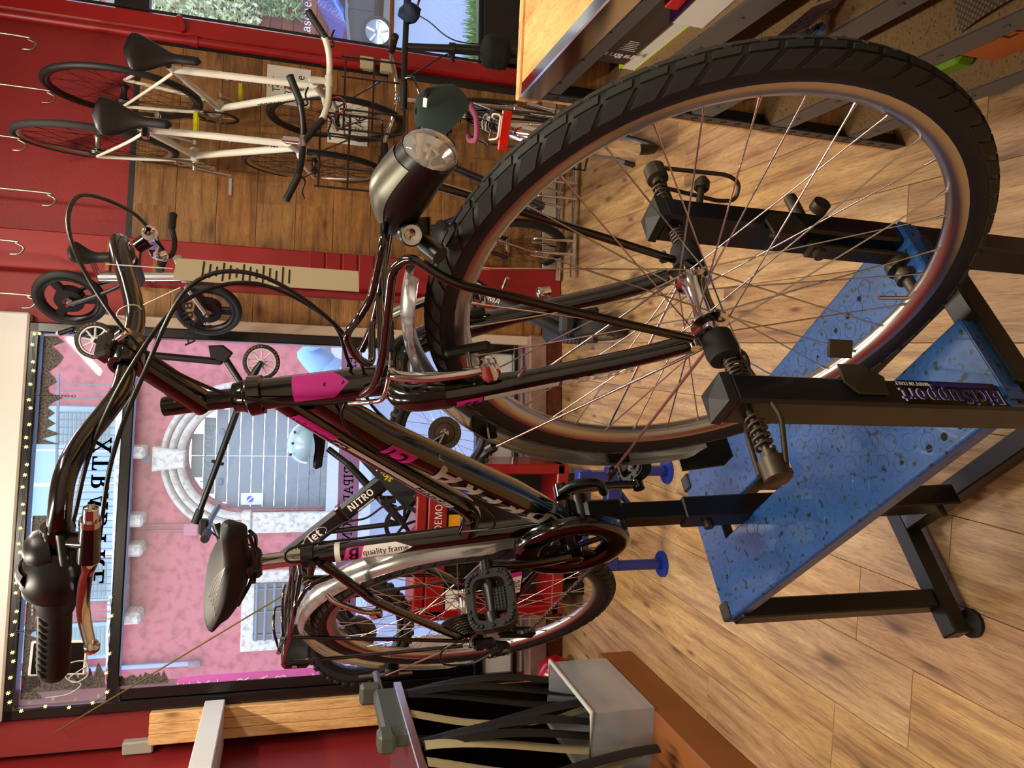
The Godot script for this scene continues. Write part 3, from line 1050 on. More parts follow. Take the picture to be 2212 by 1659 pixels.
# ---------------------------------------------------------------- shop window
func shop_window() -> void:
	var fr: Material = M["black_frame"]
	var g := G.new()
	for b in [[-0.175, 1.44, 0.05, 2.36], [1.575, 1.44, 0.05, 2.36]]:
		g.box(Vector3(b[0], b[1], 0.0), Vector3(b[2], b[3], 0.07), Basis(), 0.006)
	g.box(Vector3(0.7, 2.595, 0.0), Vector3(1.8, 0.045, 0.07), Basis(), 0.006)
	g.box(Vector3(0.7, 2.18, 0.0), Vector3(1.72, 0.05, 0.06), Basis(), 0.006)
	g.box(Vector3(0.7, 0.445, 0.0), Vector3(1.8, 0.05, 0.07), Basis(), 0.006)
	g.box(Vector3(0.7, 0.25, 0.0), Vector3(1.8, 0.03, 0.07), Basis(), 0.006)
	g.box(Vector3(-0.125, 1.3, 0.0), Vector3(0.05, 1.7, 0.03), Basis(), 0.004)
	var win := struct("window_1", g, fr, WX)
	for q in [[0.7, 1.31, 1.7, 1.69], [0.7, 2.39, 1.7, 0.37]]:
		g = G.new()
		g.box(Vector3(q[0], q[1], -0.01), Vector3(q[2], q[3], 0.006))
		part(win, "pane", g, M["window_glass"])
	# white board below the glass, pinkish ledge and reddish marble foot
	g = G.new()
	g.box(Vector3(0.7, 0.31, -0.01), Vector3(1.72, 0.22, 0.03), Basis(), 0.004)
	part(win, "kick_board", g, M["white_paint"])
	g = G.new()
	g.box(Vector3(0.72, 0.14, 0.03), Vector3(1.86, 0.10, 0.14), Basis(), 0.008)
	var ped := mat("ledge_pink", Color(0.62, 0.49, 0.44), 0.6)
	ped.albedo_texture = ntex(noise(0.03, 4, 91), 256, 256, [[0.0, Color(0.75, 0.72, 0.7)], [1.0, Color(1, 1, 1)]])
	ped.uv1_triplanar = true
	struct("sill_window", g, ped, WX)
	g = G.new()
	g.box(Vector3(0.72, 0.045, 0.03), Vector3(1.86, 0.085, 0.12), Basis(), 0.004)
	var mb := mat("marble_brown", Color(0.36, 0.18, 0.10), 0.35)
	mb.albedo_texture = ntex(noise(0.05, 4, 92), 256, 256, [[0.0, Color(0.6, 0.5, 0.45)], [1.0, Color(1.3, 1.2, 1.1)]])
	mb.uv1_triplanar = true
	struct("baseboard_window", g, mb, WX)
	# pine boards up the left jamb
	for k in 3:
		g = G.new()
		g.box(Vector3(-0.225 - k * 0.048, 1.0, 0.05), Vector3(0.047, 2.02, 0.05), Basis(), 0.003)
		for i in g.u.size(): g.u[i] = Vector2(g.u[i].y, g.u[i].x + k * 0.37)
		struct("trim_jamb_%d" % (k + 1), g, M["pine"], WX)
	g = G.new()
	g.box(Vector3(1.625, 1.2, 0.02), Vector3(0.05, 2.3, 0.06), Basis(), 0.004)
	struct("trim_jamb_4", g, mat("jamb_cream", Color(0.74, 0.66, 0.58), 0.5), WX)
	# right-hand window
	g = G.new()
	g.box(Vector3(3.225, 1.6, -0.02), Vector3(0.02, 2.7, 0.06))
	g.box(Vector3(3.9, 0.46, -0.02), Vector3(1.36, 0.03, 0.07), Basis(), 0.004)
	g.box(Vector3(3.9, 2.27, -0.02), Vector3(1.36, 0.16, 0.07), Basis(), 0.004)
	g.box(Vector3(3.9, 2.65, -0.02), Vector3(1.36, 0.10, 0.07), Basis(), 0.004)
	g.box(Vector3(3.9, 0.30, 0.0), Vector3(1.36, 0.30, 0.10), Basis(), 0.004)
	var w2 := struct("window_2", g, fr, WX)
	for q in [[3.9, 1.33, 1.34, 1.72], [3.9, 2.47, 1.34, 0.26]]:
		g = G.new()
		g.box(Vector3(q[0], q[1], -0.04), Vector3(q[2], q[3], 0.006))
		part(w2, "pane", g, M["window_glass"])
	# things stuck on the glass
	var torn := mat("torn_film", Color(0.36, 0.34, 0.33), 0.85)
	torn.albedo_texture = ntex(noise(0.06, 5, 55), 512, 512, [[0.0, Color(0.35, 0.35, 0.36)], [0.5, Color(0.9, 0.88, 0.86)], [1.0, Color(1.5, 1.46, 1.4)]])
	torn.uv1_scale = Vector3(2.5, 2.5, 1)
	for q in [[1.54, 2.565, 1.03, 2.565, 0.075, 3], [0.70, 2.56, 0.30, 2.56, 0.07, 7], [0.30, 2.56, -0.12, 2.56, 0.075, 9], [-0.09, 2.56, -0.09, 2.22, 0.10, 4], [-0.09, 2.16, -0.09, 1.95, 0.05, 5]]:
		var a := Vector2(q[0], q[1])
		var b := Vector2(q[2], q[3])
		var dir := (b - a).normalized()
		var inn := Vector2(0, -1) if absf(dir.x) > 0.5 else Vector2(1, 0)
		var poly := PackedVector2Array([a, b])
		var f := noise(9.0, 3, q[5])
		for k in 22:
			var t := 1.0 - k / 21.0
			poly.append(a.lerp(b, t) + inn * q[4] * (0.75 + 0.9 * f.get_noise_1d(t * 1.3) + (0.2 if k % 5 == 2 else 0.0)))
		g = G.new()
		g.prism(poly, Transform3D(Basis(), Vector3(0, 0, -0.004)), 0.004)
		solo("stone_effect_film", g, torn, ["jagged grey stone-effect film along the top right of the window glass", "jagged grey stone-effect film at the middle of the window's top edge", "jagged grey stone-effect film in the window's top left corner", "jagged pale stone-effect film down the left side of the upper pane", "pale stone-effect film on the lower pane above the pink strip"][[3, 7, 9, 4, 5].find(q[5])], "window film", WX, "stone-effect films")
	var o := thing("pink_strip", "upright pink strip with white capital lettering on the left of the glass", "sticker", WX * Transform3D(Basis(), Vector3(-0.105, 1.5, 0.0)))
	g = G.new()
	g.prism(PackedVector2Array([Vector2(-0.045, 0.44), Vector2(0.04, 0.40), Vector2(0.04, -0.42), Vector2(-0.045, -0.42)]), Transform3D(), 0.003)
	part(o, "strip", g, M["pink_card"])
	var ty := 0.375
	for c in "EXTRABIKE":
		letters(o, "letter", c, 0.075, Transform3D(Basis(Vector3.BACK, 0.0), Vector3(-0.003, ty, 0.003)), M["decal_white"])
		ty -= 0.088
	var tr := thing("transom_lettering", "grey capital letters on the upper pane, read backwards from inside", "lettering", WX * Transform3D(Basis(), Vector3(0.7, 2.28, -0.004)))
	var ls := 0.38
	for c in "XTRABIKE":
		letters(tr, "letter", c, 0.105, Transform3D(Basis().scaled(Vector3(-1, 1, 1)), Vector3(ls - 0.05, 0.005, 0)), mat("letter_grey", Color(0.17, 0.21, 0.21), 0.5), "serif", true)
		ls -= 0.088
	var pb := thing("lilac_banner", "lilac band low on the glass with pale lettering seen from behind", "banner", WX * Transform3D(Basis(), Vector3(0.75, 1.135, 0.0)))
	g = G.new()
	g.box(Vector3.ZERO, Vector3(1.62, 0.105, 0.003))
	part(pb, "band", g, mat("lilac", Color(0.58, 0.46, 0.68), 0.5))
	for q in [["EXTRABIKE", 0.58], ["RIPARAZIONI", -0.02], ["EXTRABIKE", -0.60]]:
		letters(pb, "lettering", q[0], 0.062, Transform3D(Basis().scaled(Vector3(-1, 1, 1)), Vector3(q[1], 0, 0.003)), mat("lilac_pale", Color(0.72, 0.66, 0.80), 0.5), "serif")
	# notices low on the glass
	g = G.new()
	g.box(Vector3(-0.02, 0.66, 0.003), Vector3(0.16, 0.32, 0.002))
	solo("notice_sheet", g, M["paper"], "white notice sheet stuck low on the window glass at the left", "notice", WX)
	# fairy lights
	o = thing("fairy_lights", "string of tiny warm lights along the top and left of the window", "light string", WX * Transform3D(Basis(), Vector3(0.7, 2.59, 0.045)))
	var glow := mat("fairy_bulb_glow", Color(1, 0.95, 0.7), 0.4)
	glow.emission_enabled = true
	glow.emission = Color(1.0, 0.82, 0.42)
	glow.emission_energy_multiplier = 4.0
	var pts := []
	for k in 3: pts.append(Vector3(0.855 - k * 0.006, -0.17 + k * 0.075, 0))
	for k in 29: pts.append(Vector3(0.84 - k * 0.0595 + 0.012 * sin(k * 2.3), 0.006 * sin(k * 1.7), 0))
	for k in 4: pts.append(Vector3(-0.855 + 0.012 * (k % 2), -0.05 - k * 0.095, 0))
	for k in 6: pts.append(Vector3(-0.80 + k * 0.085, -0.392 + 0.008 * (k % 2), 0.0))
	g = G.new()
	g.tube(curve(pts, 3), 0.0012, 5)
	part(o, "wire", g, M["black_matt"])
	for p in pts:
		g = G.new()
		for k in 3:
			var a := PI * k / 3 + 0.3
			g.tube([p - Vector3(cos(a), sin(a), 0.2) * 0.009, p, p + Vector3(cos(a), sin(a), 0.2) * 0.009], [0.0005, 0.003, 0.0005], 6)
		part(o, "bulb", g, glow)
	# its solar panel, charger lead and the two short chains
	o = thing("solar_panel", "black panel with white rim hanging in the upper pane behind the grip", "panel", WX * Transform3D(Basis(Vector3.BACK, -0.04), Vector3(0.06, 2.41, 0.02)))
	g = G.new()
	g.box(Vector3.ZERO, Vector3(0.155, 0.235, 0.016), Basis(), 0.006)
	part(o, "rim", g, M["decal_white"])
	g = G.new()
	g.box(Vector3(0, 0.0, 0.008), Vector3(0.135, 0.21, 0.006), Basis(), 0.002)
	part(o, "cell", g, M["black_gloss"])
	g = G.new()
	g.tube(curve([w(0.02, 2.29, 0.03), w(-0.03, 2.36, 0.03), w(-0.05, 2.33, 0.035), w(-0.02, 2.285, 0.03), w(0.04, 2.30, 0.03), w(0.03, 2.37, 0.03), w(-0.03, 2.37, 0.035), w(-0.06, 2.31, 0.03), w(-0.10, 2.36, 0.03), w(-0.11, 2.45, 0.03)], 6), 0.003, 6)
	solo("cable_loop", g, M["light_grey"], "thin white cable coiled in a loop beside the black panel", "cable")
	for q in [[1.255, 0.17, "short steel chain hanging at the window's top near the centre"], [0.19, 0.1, "short steel chain hanging at the window's top beside the grip"]]:
		o = thing("chain", q[2], "chain", WX * Transform3D(Basis(), Vector3(q[0], 2.585, 0.04)))
		var nl := int(q[1] / 0.0135) + 1
		for k in nl:
			g = G.new()
			var ring := []
			for a in 10: ring.append(Basis(Vector3.UP, PI / 2 * (k % 2)) * Vector3(cos(TAU * a / 10) * 0.005, sin(TAU * a / 10) * 0.009, 0) + Vector3(0, -0.01 - k * 0.0135, 0))
			g.tube(ring, 0.0016, 5, false, true)
			part(o, "link", g, M["worn_steel"])

# ---------------------------------------------------------------- bicycle pieces (x forward, y up, z to the rider's right)
func rim_profile(r: float, wide: float) -> Array:
	return [Vector2(-wide / 2, r), Vector2(-wide / 2, r - 0.012), Vector2(-wide / 2 + 0.004, r - 0.016), Vector2(-0.004, r - 0.021), Vector2(0.004, r - 0.021), Vector2(wide / 2 - 0.004, r - 0.016), Vector2(wide / 2, r - 0.012), Vector2(wide / 2, r), Vector2(wide / 2 - 0.003, r), Vector2(wide / 2 - 0.004, r - 0.006), Vector2(-wide / 2 + 0.004, r - 0.006), Vector2(-wide / 2 + 0.003, r)]

func tyre_profile(r: float, t: float) -> Array:
	var q := []
	for k in 15:
		var a := lerpf(-2.45, 2.45, k / 14.0)
		q.append(Vector2(sin(a) * t, r - t + cos(a) * t))
	return q

func wheel(o: Node3D, called: String, c: Vector3, bead: float, outer: float, wide: float, nsp: int, fine: bool, rim: Material, spoke: Material, tyre: Material, fl := 0.03, flr := 0.024, hub: Material = null) -> MeshInstance3D:
	var g := G.new()
	var seg := 96 if fine else 48
	g.lathe(c, Vector3.BACK, rim_profile(bead + 0.004, wide), seg, true)
	var w := part(o, called, g, rim)
	var t := (outer - bead) * 0.5 + 0.001
	g = G.new()
	g.lathe(c, Vector3.BACK, tyre_profile(outer, t), seg)
	part(w, "tyre", g, tyre)
	if fine: tread(w, c, outer, t)
	g = G.new()
	g.lathe(c, Vector3.BACK, [Vector2(-fl - 0.018, 0.0), Vector2(-fl - 0.018, 0.008), Vector2(-fl - 0.006, 0.010), Vector2(-fl - 0.004, flr), Vector2(-fl, flr), Vector2(-fl + 0.003, flr * 0.72), Vector2(-fl + 0.012, flr * 0.62), Vector2(0, flr * 0.56), Vector2(fl - 0.012, flr * 0.62), Vector2(fl - 0.003, flr * 0.72), Vector2(fl, flr), Vector2(fl + 0.004, flr), Vector2(fl + 0.006, 0.010), Vector2(fl + 0.018, 0.008), Vector2(fl + 0.018, 0.0)], 28 if fine else 14)
	part(w, "hub", g, hub if hub else M["chrome"])
	g = G.new()
	for k in nsp:
		var side := 1.0 if k % 2 == 0 else -1.0
		var a := TAU * k / nsp
		var lead := 1.0 if k % 4 < 2 else -1.0
		var b := a - lead * 1.15
		var p := c + Vector3(cos(b) * flr * 0.88, sin(b) * flr * 0.88, side * (fl + 0.003))
		var rr := bead - 0.016
		var q := c + Vector3(cos(a) * rr, sin(a) * rr, side * 0.003)
		if fine:
			g = G.new()
			g.tube([p, q], 0.00105, 6)
			g.tube([q.lerp(p, 0.045), q.lerp(p, 0.01), q + (q - p).normalized() * 0.004], [0.0012, 0.0021, 0.0021], 6)
			part(w, "spoke", g, spoke)
		else:
			g.tube([p, q], 0.0010, 4)
	if not fine and nsp > 0:
		stuff(part(w, "spokes", g, spoke))
	return w

# blocks of the city tread, standing proud of the casing: two rows on the crown and long slanted shoulders
func tread(w: Node3D, c: Vector3, outer: float, t: float) -> void:
	var g := G.new()
	var n := 66
	for k in n:
		for row in 4:
			var s := -1.0 if row < 2 else 1.0
			var lat0 := 0.05 if row % 2 == 0 else 0.52
			var lat1 := 0.47 if row % 2 == 0 else 1.42
			var a0 := TAU * (k + (0.5 if s > 0 else 0.0)) / n
			var long := TAU / n * (0.86 if row % 2 == 0 else (0.84 if k % 2 else 0.80))
			var sk := TAU / n * (0.25 if row % 2 == 0 else 0.75)
			var pts := []
			for h in 2:
				var lift := 0.0016 if h == 1 else -0.0015
				var shrink := 0.0 if h == 0 else 0.06
				for e in [[0, 0], [1, 0], [1, 0.5], [1, 1], [0, 1], [0, 0.5]]:
					var la := lerpf(lat0, lat1, lerpf(shrink, 1.0 - shrink, e[1]))
					var aa: float = a0 + long * lerpf(shrink, 1.0 - shrink, e[0]) + sk * (la - lat0)
					var rad := outer - t + (t + lift) * cos(la)
					pts.append(c + Vector3(cos(aa) * rad, sin(aa) * rad, s * (t + lift) * sin(la)))
			var mid: Vector3 = (pts[6] + pts[9]) * 0.5
			var out: Vector3 = (pts[7] - pts[6]).cross(pts[9] - pts[6]).normalized()
			if out.dot(mid - c) < 0.0: out = -out
			g.face([pts[6], pts[7], pts[8], pts[11]], out)
			g.face([pts[11], pts[8], pts[9], pts[10]], out)
			for e in 6:
				var f := (e + 1) % 6
				var nn: Vector3 = (pts[f] - pts[e]).cross(out).normalized()
				if nn.dot((pts[e] + pts[f]) * 0.5 - (pts[0] + pts[3]) * 0.5) < 0.0: nn = -nn
				g.face([pts[e], pts[f], pts[f + 6], pts[e + 6]], nn)
	stuff(part(w, "tread", g, M["tread"]))

func saddle_mesh(nose: Vector3, tail: Vector3, wide: float, thick: float, dip := 0.006) -> G:
	var g := G.new()
	var rows := []
	var ax := (tail - nose)
	var ln := ax.length()
	ax /= ln
	var up := Vector3.UP
	up = (up - ax * up.dot(ax)).normalized()
	var sd := ax.cross(up)
	for i in 22:
		var t := i / 21.0
		var half := lerpf(0.019, wide / 2, smoothstep(0.30, 0.86, t))
		half *= sqrt(clampf(t / 0.05, 0.02, 1.0)) * sqrt(clampf((1.0 - t) / 0.10, 0.02, 1.0))
		var th := thick * (0.72 + 0.28 * smoothstep(0.3, 0.9, t)) * sqrt(clampf(minf(t / 0.05, (1.0 - t) / 0.08), 0.05, 1.0))
		var lift := dip * cos(TAU * t) + 0.010 * smoothstep(0.6, 1.0, t)
		var row := []
		for j in 20:
			var a := TAU * j / 20
			var yy := sin(a)
			var y := yy * th * (0.34 if yy > 0 else 0.66)
			var x := signf(cos(a)) * pow(absf(cos(a)), 0.72) * half * (1.0 if yy > -0.2 else 0.86)
			row.append(nose + ax * ln * t + up * (y + lift) + sd * x)
		rows.append(row)
	g.grid(rows, true)
	g.face(rows[0], -ax)
	g.face(rows[21], ax)
	return g

# ---------------------------------------------------------------- the city bike on the stand
func city_bike() -> void:
	var x := Transform3D(Basis(Vector3(0.630784, -0.086101, 0.771167), Vector3(0.054070, 0.996286, 0.067009), Vector3(-0.774072, -0.000572, 0.633097)), Vector3(-0.598661, 1.020000, -1.687536))
	var o := thing("city_bicycle", "glossy black city bicycle with pink and grey decals clamped in the stand", "bicycle", x)
	var bk: Material = M["black_gloss"]
	var WB := 1.0685
	var ra := Vector3.ZERO
	var fa := Vector3(WB, 0, 0)
	var bb := Vector3(0.455, -0.068, 0)
	wheel(o, "front_wheel", fa, 0.312, 0.3485, 0.025, 36, true, M["rim_alloy"], M["spoke_steel"], M["tyre_side"], 0.034, 0.024)
	wheel(o, "rear_wheel", ra, 0.312, 0.3485, 0.025, 36, true, M["rim_alloy"], M["spoke_steel"], M["tyre_side"], 0.030, 0.024)
	# valve, sidewall lettering
	var fw: Node3D = o.get_node("front_wheel")
	var g := G.new()
	g.tube([fa + Vector3(0.06, -0.29, 0), fa + Vector3(0.052, -0.245, 0)], 0.003, 6)
	part(fw, "valve", g, M["chrome"])
	var ring := func(txt: String, a0: float, step: float, r: float, size: float, side: float, m: Material, nm: String) -> void:
		var q := G.new()
		var a := a0
		for c in txt:
			var e := Vector3(cos(a), sin(a), 0)
			q.append(words(c, size, "sans", 0.0004, true), Transform3D(Basis(Vector3(sin(a), -cos(a), 0) * side, e, Vector3(0, 0, 1) * side), fa + e * r + Vector3(0, 0, side * 0.0195)))
			a -= step * side
		part(fw, nm, q, m)
	ring.call("CITY TYRE", 1.55, 0.075, 0.324, 0.022, -1.0, mat("moulded", Color(0.12, 0.115, 0.10), 0.6), "moulded_lettering")
	# frame
	g = G.new()
	g.tube([Vector3(0.792, 0.520, 0), Vector3(0.853, 0.352, 0)], 0.0205, 20)
	var fr := part(o, "frame", g, bk)
	g = G.new()
	g.tube([Vector3(0.802, 0.445, 0), Vector3(0.72, 0.345, 0), Vector3(0.56, 0.085, 0), Vector3(0.468, -0.045, 0)], [0.021, 0.0245, 0.026, 0.024], 24)
	part(fr, "down_tube", g, bk)
	g = G.new()
	g.tube(curve([Vector3(0.795, 0.490, 0), Vector3(0.70, 0.385, 0), Vector3(0.575, 0.235, 0), Vector3(0.522, 0.168, 0), Vector3(0.485, 0.135, 0), Vector3(0.452, 0.125, 0), Vector3(0.41, 0.118, 0)], 5), 0.0175, 20)
	part(fr, "top_tube", g, bk)
	g = G.new()
	g.tube([Vector3(0.290, 0.400, 0), Vector3(0.452, -0.06, 0)], 0.0172, 20)
	part(fr, "seat_tube", g, bk)
	g = G.new()
	g.tube([bb + Vector3(0, 0, -0.036), bb + Vector3(0, 0, 0.036)], 0.022, 20)
	part(fr, "bottom_bracket", g, bk)
	for s in [-1, 1]:
		g = G.new()
		g.tube(curve([bb + Vector3(-0.02, 0.005, 0.022 * s), Vector3(0.33, -0.045, 0.045 * s), Vector3(0.15, -0.02, 0.062 * s), Vector3(0.0, 0.0, 0.066 * s)], 4), [0.012, 0.012, 0.010, 0.008], 10)
		part(fr, "chain_stay", g, bk)
		g = G.new()
		g.tube(curve([Vector3(0.302, 0.368, 0.016 * s), Vector3(0.235, 0.285, 0.045 * s), Vector3(0.20, 0.235, 0.060 * s), Vector3(0.0, 0.012, 0.067 * s)], 6), [0.0105, 0.0105, 0.009], 12)
		part(fr, "seat_stay", g, bk)
		g = G.new()
		g.box(Vector3(0.0, 0.0, 0.0675 * s), Vector3(0.035, 0.04, 0.005), Basis(), 0.002)
		part(fr, "dropout", g, bk)
	# decals
	var dn := Vector3(0.468, -0.045, 0)
	var du := Vector3(0.72, 0.345, 0)
	var ddir := (du - dn).normalized()
	g = G.new()
	band(g, dn, ddir, Vector3(0.62, -0.4, 0.68), 0.0266, 0.05, 0.36, -0.75, -0.15, 0.0, 0.0)
	part(fr, "grey_flash", g, M["decal_grey"])
	g = G.new()
	wrapped(g, "BRERA", 0.066, dn + ddir * 0.205, ddir, Vector3(0, 0, 1), 0.0263, 0.35, 1.45)
	part(fr, "maker_lettering", g, M["decal_grey"])
	g = G.new()
	band(g, dn, ddir, Vector3(0, 0, 1), 0.0252, 0.40, 0.455, -0.62, 0.62, 0.35)
	part(fr, "pink_flash", g, M["decal_pink"])
	g = G.new()
	wrapped(g, "C1", 0.03, dn + ddir * 0.43, ddir, Vector3(0, 0, 1), 0.0256, 0.3, 1.2)
	part(fr, "flash_lettering", g, M["decal_black"])
	var tn := Vector3(0.522, 0.168, 0)
	var tu := Vector3(0.795, 0.490, 0)
	var tdir := (tu - tn).normalized()
	var tout := Vector3(-0.25, 0.25, 0.9)
	g = G.new()
	band(g, tn, tdir, tout, 0.0177, 0.02, 0.315, -0.55, 0.55, 0.3)
	part(fr, "grey_flash", g, M["decal_grey"])
	g = G.new()
	band(g, tn, tdir, tout, 0.0177, 0.315, 0.395, -0.75, 0.75, 0.3)
	part(fr, "pink_flash", g, M["decal_pink"])
	g = G.new()
	wrapped(g, "trendy", 0.030, tn + tdir * 0.075, -tdir, tout, 0.0180, 0.25, 1.0, "sans", false)
	wrapped(g, "comfort system", 0.014, tn + tdir * 0.355, -tdir, tout, 0.0180, 0.2, 0.9, "sans", false)
	part(fr, "lettering", g, M["decal_black"])
	g = G.new()
	band(g, tn, tdir, tout, 0.0179, 0.283, 0.314, -0.4, 0.25, 0.3)
	part(fr, "black_flash", g, M["decal_black"])
	g = G.new()
	wrapped(g, "cs", 0.024, tn + tdir * 0.298, -tdir, tout, 0.0181, 0.1, 1.0)
	part(fr, "flash_lettering", g, M["decal_grey"])
	var sn := Vector3(0.452, -0.06, 0)
	var sdir := (Vector3(0.290, 0.400, 0) - sn).normalized()
	var sout := Vector3(0.62, 0.2, 0.78)
	g = G.new()
	band(g, sn, -sdir, sout, 0.0174, -0.405, -0.285, -0.75, 0.75, 0.0, 0.03)
	part(fr, "white_flash", g, M["decal_white"])
	g = G.new()
	band(g, sn, sdir, sout, 0.0175, 0.378, 0.41, -0.75, 0.6, 0.35)
	band(g, sn, sdir, sout, 0.0174, 0.30, 0.41, 0.85, 1.15)
	part(fr, "pink_flash", g, M["decal_pink"])
	g = G.new()
	wrapped(g, "quality frame", 0.014, sn + sdir * 0.335, -sdir, sout, 0.0178, 0.0, 1.0, "sans", false)
	wrapped(g, "B", 0.034, sn + sdir * 0.393, sdir, sout, 0.0178, 0.2, 1.0)
	part(fr, "lettering", g, M["decal_black"])
	g = G.new()
	g.tube([sn + sdir * 0.418, sn + sdir * 0.428], 0.0184, 20)
	part(fr, "cable_tie", g, M["decal_white"])
	# head badge
	var hn := Vector3(0.853, 0.352, 0)
	var hdir := (Vector3(0.792, 0.520, 0) - hn).normalized()
	var hout := Vector3(0.8, 0.3, 0.45)
	g = G.new()
	band(g, hn, -hdir, hout, 0.0207, -0.125, -0.052, -0.95, 0.95, 0.0, 0.022)
	part(fr, "head_badge", g, M["decal_pink"])
	g = G.new()
	wrapped(g, "BRERA", 0.0115, hn + hdir * 0.113, hdir.cross(hout.normalized()) * -1.0, hout, 0.4, 0.0, 1.0)
	wrapped(g, "cicli", 0.007, hn + hdir * 0.098, hdir.cross(hout.normalized()) * -1.0, hout, 0.4, 0.0, 1.0)
	var gear := []
	var hx := hdir.cross(hout.normalized())
	for k in 48:
		var a := TAU * k / 48
		var rr := 0.0125 if k % 4 < 2 else 0.0108
		gear.append(hn + hdir * (0.072 + sin(a) * rr) + hx * cos(a) * rr + hout.normalized() * (0.0213 - 0.006 * absf(cos(a))))
	g.tube(gear, 0.0012, 4, false, true)
	part(fr, "badge_print", g, M["decal_black"])
	# headset, fork
	g = G.new()
	g.lathe(Vector3(0.792, 0.520, 0), hdir, [Vector2(-0.014, 0.0205), Vector2(-0.012, 0.0255), Vector2(0.004, 0.027), Vector2(0.008, 0.022), Vector2(0.011, 0.022), Vector2(0.013, 0.0205), Vector2(0.024, 0.0195), Vector2(0.026, 0.014)], 24)
	g.lathe(Vector3(0.853, 0.352, 0), -hdir, [Vector2(-0.012, 0.0205), Vector2(-0.01, 0.026), Vector2(0.006, 0.026), Vector2(0.008, 0.02)], 24)
	part(o, "headset", g, bk)
	g = G.new()
	g.tube(curve([Vector3(0.9, 0.29, -0.052), Vector3(0.868, 0.338, -0.038), Vector3(0.858, 0.346, 0), Vector3(0.868, 0.338, 0.038), Vector3(0.9, 0.29, 0.052)], 6), 0.0185, 16)
	var fork := part(o, "fork", g, bk)
	for s in [-1, 1]:
		g = G.new()
		g.tube(curve([Vector3(0.892, 0.302, 0.050 * s), Vector3(0.945, 0.205, 0.0535 * s), Vector3(1.01, 0.085, 0.055 * s), Vector3(1.052, 0.022, 0.056 * s)], 5), [0.0172, 0.0172, 0.017, 0.016, 0.014, 0.012], 16)
		var bl := part(fork, "blade", g, bk)
		g = G.new()
		g.box(Vector3(1.064, 0.006, 0.056 * s), Vector3(0.03, 0.036, 0.006), Basis(Vector3.BACK, -0.4), 0.002)
		part(bl, "dropout", g, bk)
		if s == 1:
			var q0 := Vector3(0.905, 0.28, 0.052)
			var qd := (Vector3(1.01, 0.085, 0.055) - q0).normalized()
			var qo := Vector3(-0.3, -0.1, 1)
			g = G.new()
			band(g, q0, qd, qo, 0.0173, -0.005, 0.028, -0.5, 0.55, 0.3)
			part(bl, "pink_flash", g, M["decal_pink"])
			g = G.new()
			band(g, q0, qd, qo, 0.0173, 0.03, 0.125, 0.05, 0.55, 0.3)
			part(bl, "grey_flash", g, M["decal_grey"])
			g = G.new()
			wrapped(g, "BRERA", 0.026, q0 + qd * 0.175, qd, qo, 0.0172, 0.3, 1.2)
			part(bl, "maker_lettering", g, M["decal_grey"])
			g = G.new()
			wrapped(g, "cs", 0.02, q0 + qd * 0.014, qd, qo, 0.0176, 0.2, 1.0)
			wrapped(g, "comfort system", 0.009, q0 + qd * 0.078, qd, qo.rotated(qd, 0.3), 0.0177, 0.0, 1.0, "sans", false)
			part(bl, "lettering", g, M["decal_black"])
	# quill stem and swept-back bar
	g = G.new()
	g.tube([Vector3(0.784, 0.542, 0), Vector3(0.752, 0.628, 0)], 0.0128, 18, false)
	g.lathe(Vector3(0.752, 0.628, 0), Vector3(0.752, 0.628, 0) - Vector3(0.784, 0.542, 0), [Vector2(0, 0.0128), Vector2(0.001, 0.0105), Vector2(-0.02, 0.0100), Vector2(-0.02, 0.0)], 18)
	var st := part(o, "stem", g, bk)
	g = G.new()
	g.tube([Vector3(0.764, 0.580, 0), Vector3(0.846, 0.656, 0)], 0.0165, 18)
	part(st, "extension", g, bk)
	g = G.new()
	g.lathe(Vector3(0.858, 0.665, 0), Vector3.BACK, [Vector2(-0.021, 0.013), Vector2(-0.021, 0.018), Vector2(-0.019, 0.0195), Vector2(0.019, 0.0195), Vector2(0.021, 0.018), Vector2(0.021, 0.013)], 24)
	g.box(Vector3(0.866, 0.686, 0.0), Vector3(0.02, 0.022, 0.034), Basis(Vector3.BACK, 0.7), 0.004)
	part(st, "clamp", g, bk)
	g = G.new()
	g.tube([Vector3(0.852, 0.696, -0.003), Vector3(0.89, 0.668, -0.003)], 0.0035, 8)
	g.lathe(Vector3(0.884, 0.672, -0.003), Vector3(0.8, -0.6, 0), [Vector2(0, 0.0), Vector2(0, 0.0085), Vector2(0.009, 0.0085), Vector2(0.009, 0.005), Vector2(0.014, 0.005), Vector2(0.014, 0.0)], 6)
	part(st, "bolt", g, M["chrome"])
	var half := [Vector3(0.858, 0.665, 0), Vector3(0.858, 0.664, 0.05), Vector3(0.866, 0.674, 0.09), Vector3(0.872, 0.690, 0.135), Vector3(0.866, 0.699, 0.17), Vector3(0.838, 0.702, 0.198), Vector3(0.795, 0.705, 0.219), Vector3(0.72, 0.707, 0.256), Vector3(0.66, 0.708, 0.298)]
	var path := []
	for k in range(8, 0, -1): path.append(half[k] * Vector3(1, 1, -1))
	path.append_array(half)
	g = G.new()
	g.tube(curve(path, 5), 0.0112, 18)
	part(o, "handlebar", g, bk)
	for s in [-1, 1]: grip(o, s)
	# label hanging from the bar on a string
	g = G.new()
	var tg := [Vector3(0.884, 0.655, -0.055), Vector3(0.905, 0.625, -0.062), Vector3(0.912, 0.615, -0.064)]
	g.tube(tg, 0.0008, 5)
	var lp := []
	for k in 14: lp.append(Vector3(0.868, 0.671, -0.055) + Vector3(cos(TAU * k / 14) * 0.0125, sin(TAU * k / 14) * 0.0125, 0.006 * sin(TAU * k / 14)))
	g.tube(lp, 0.0008, 5, false, true)
	part(o, "tie_string", g, M["decal_white"])
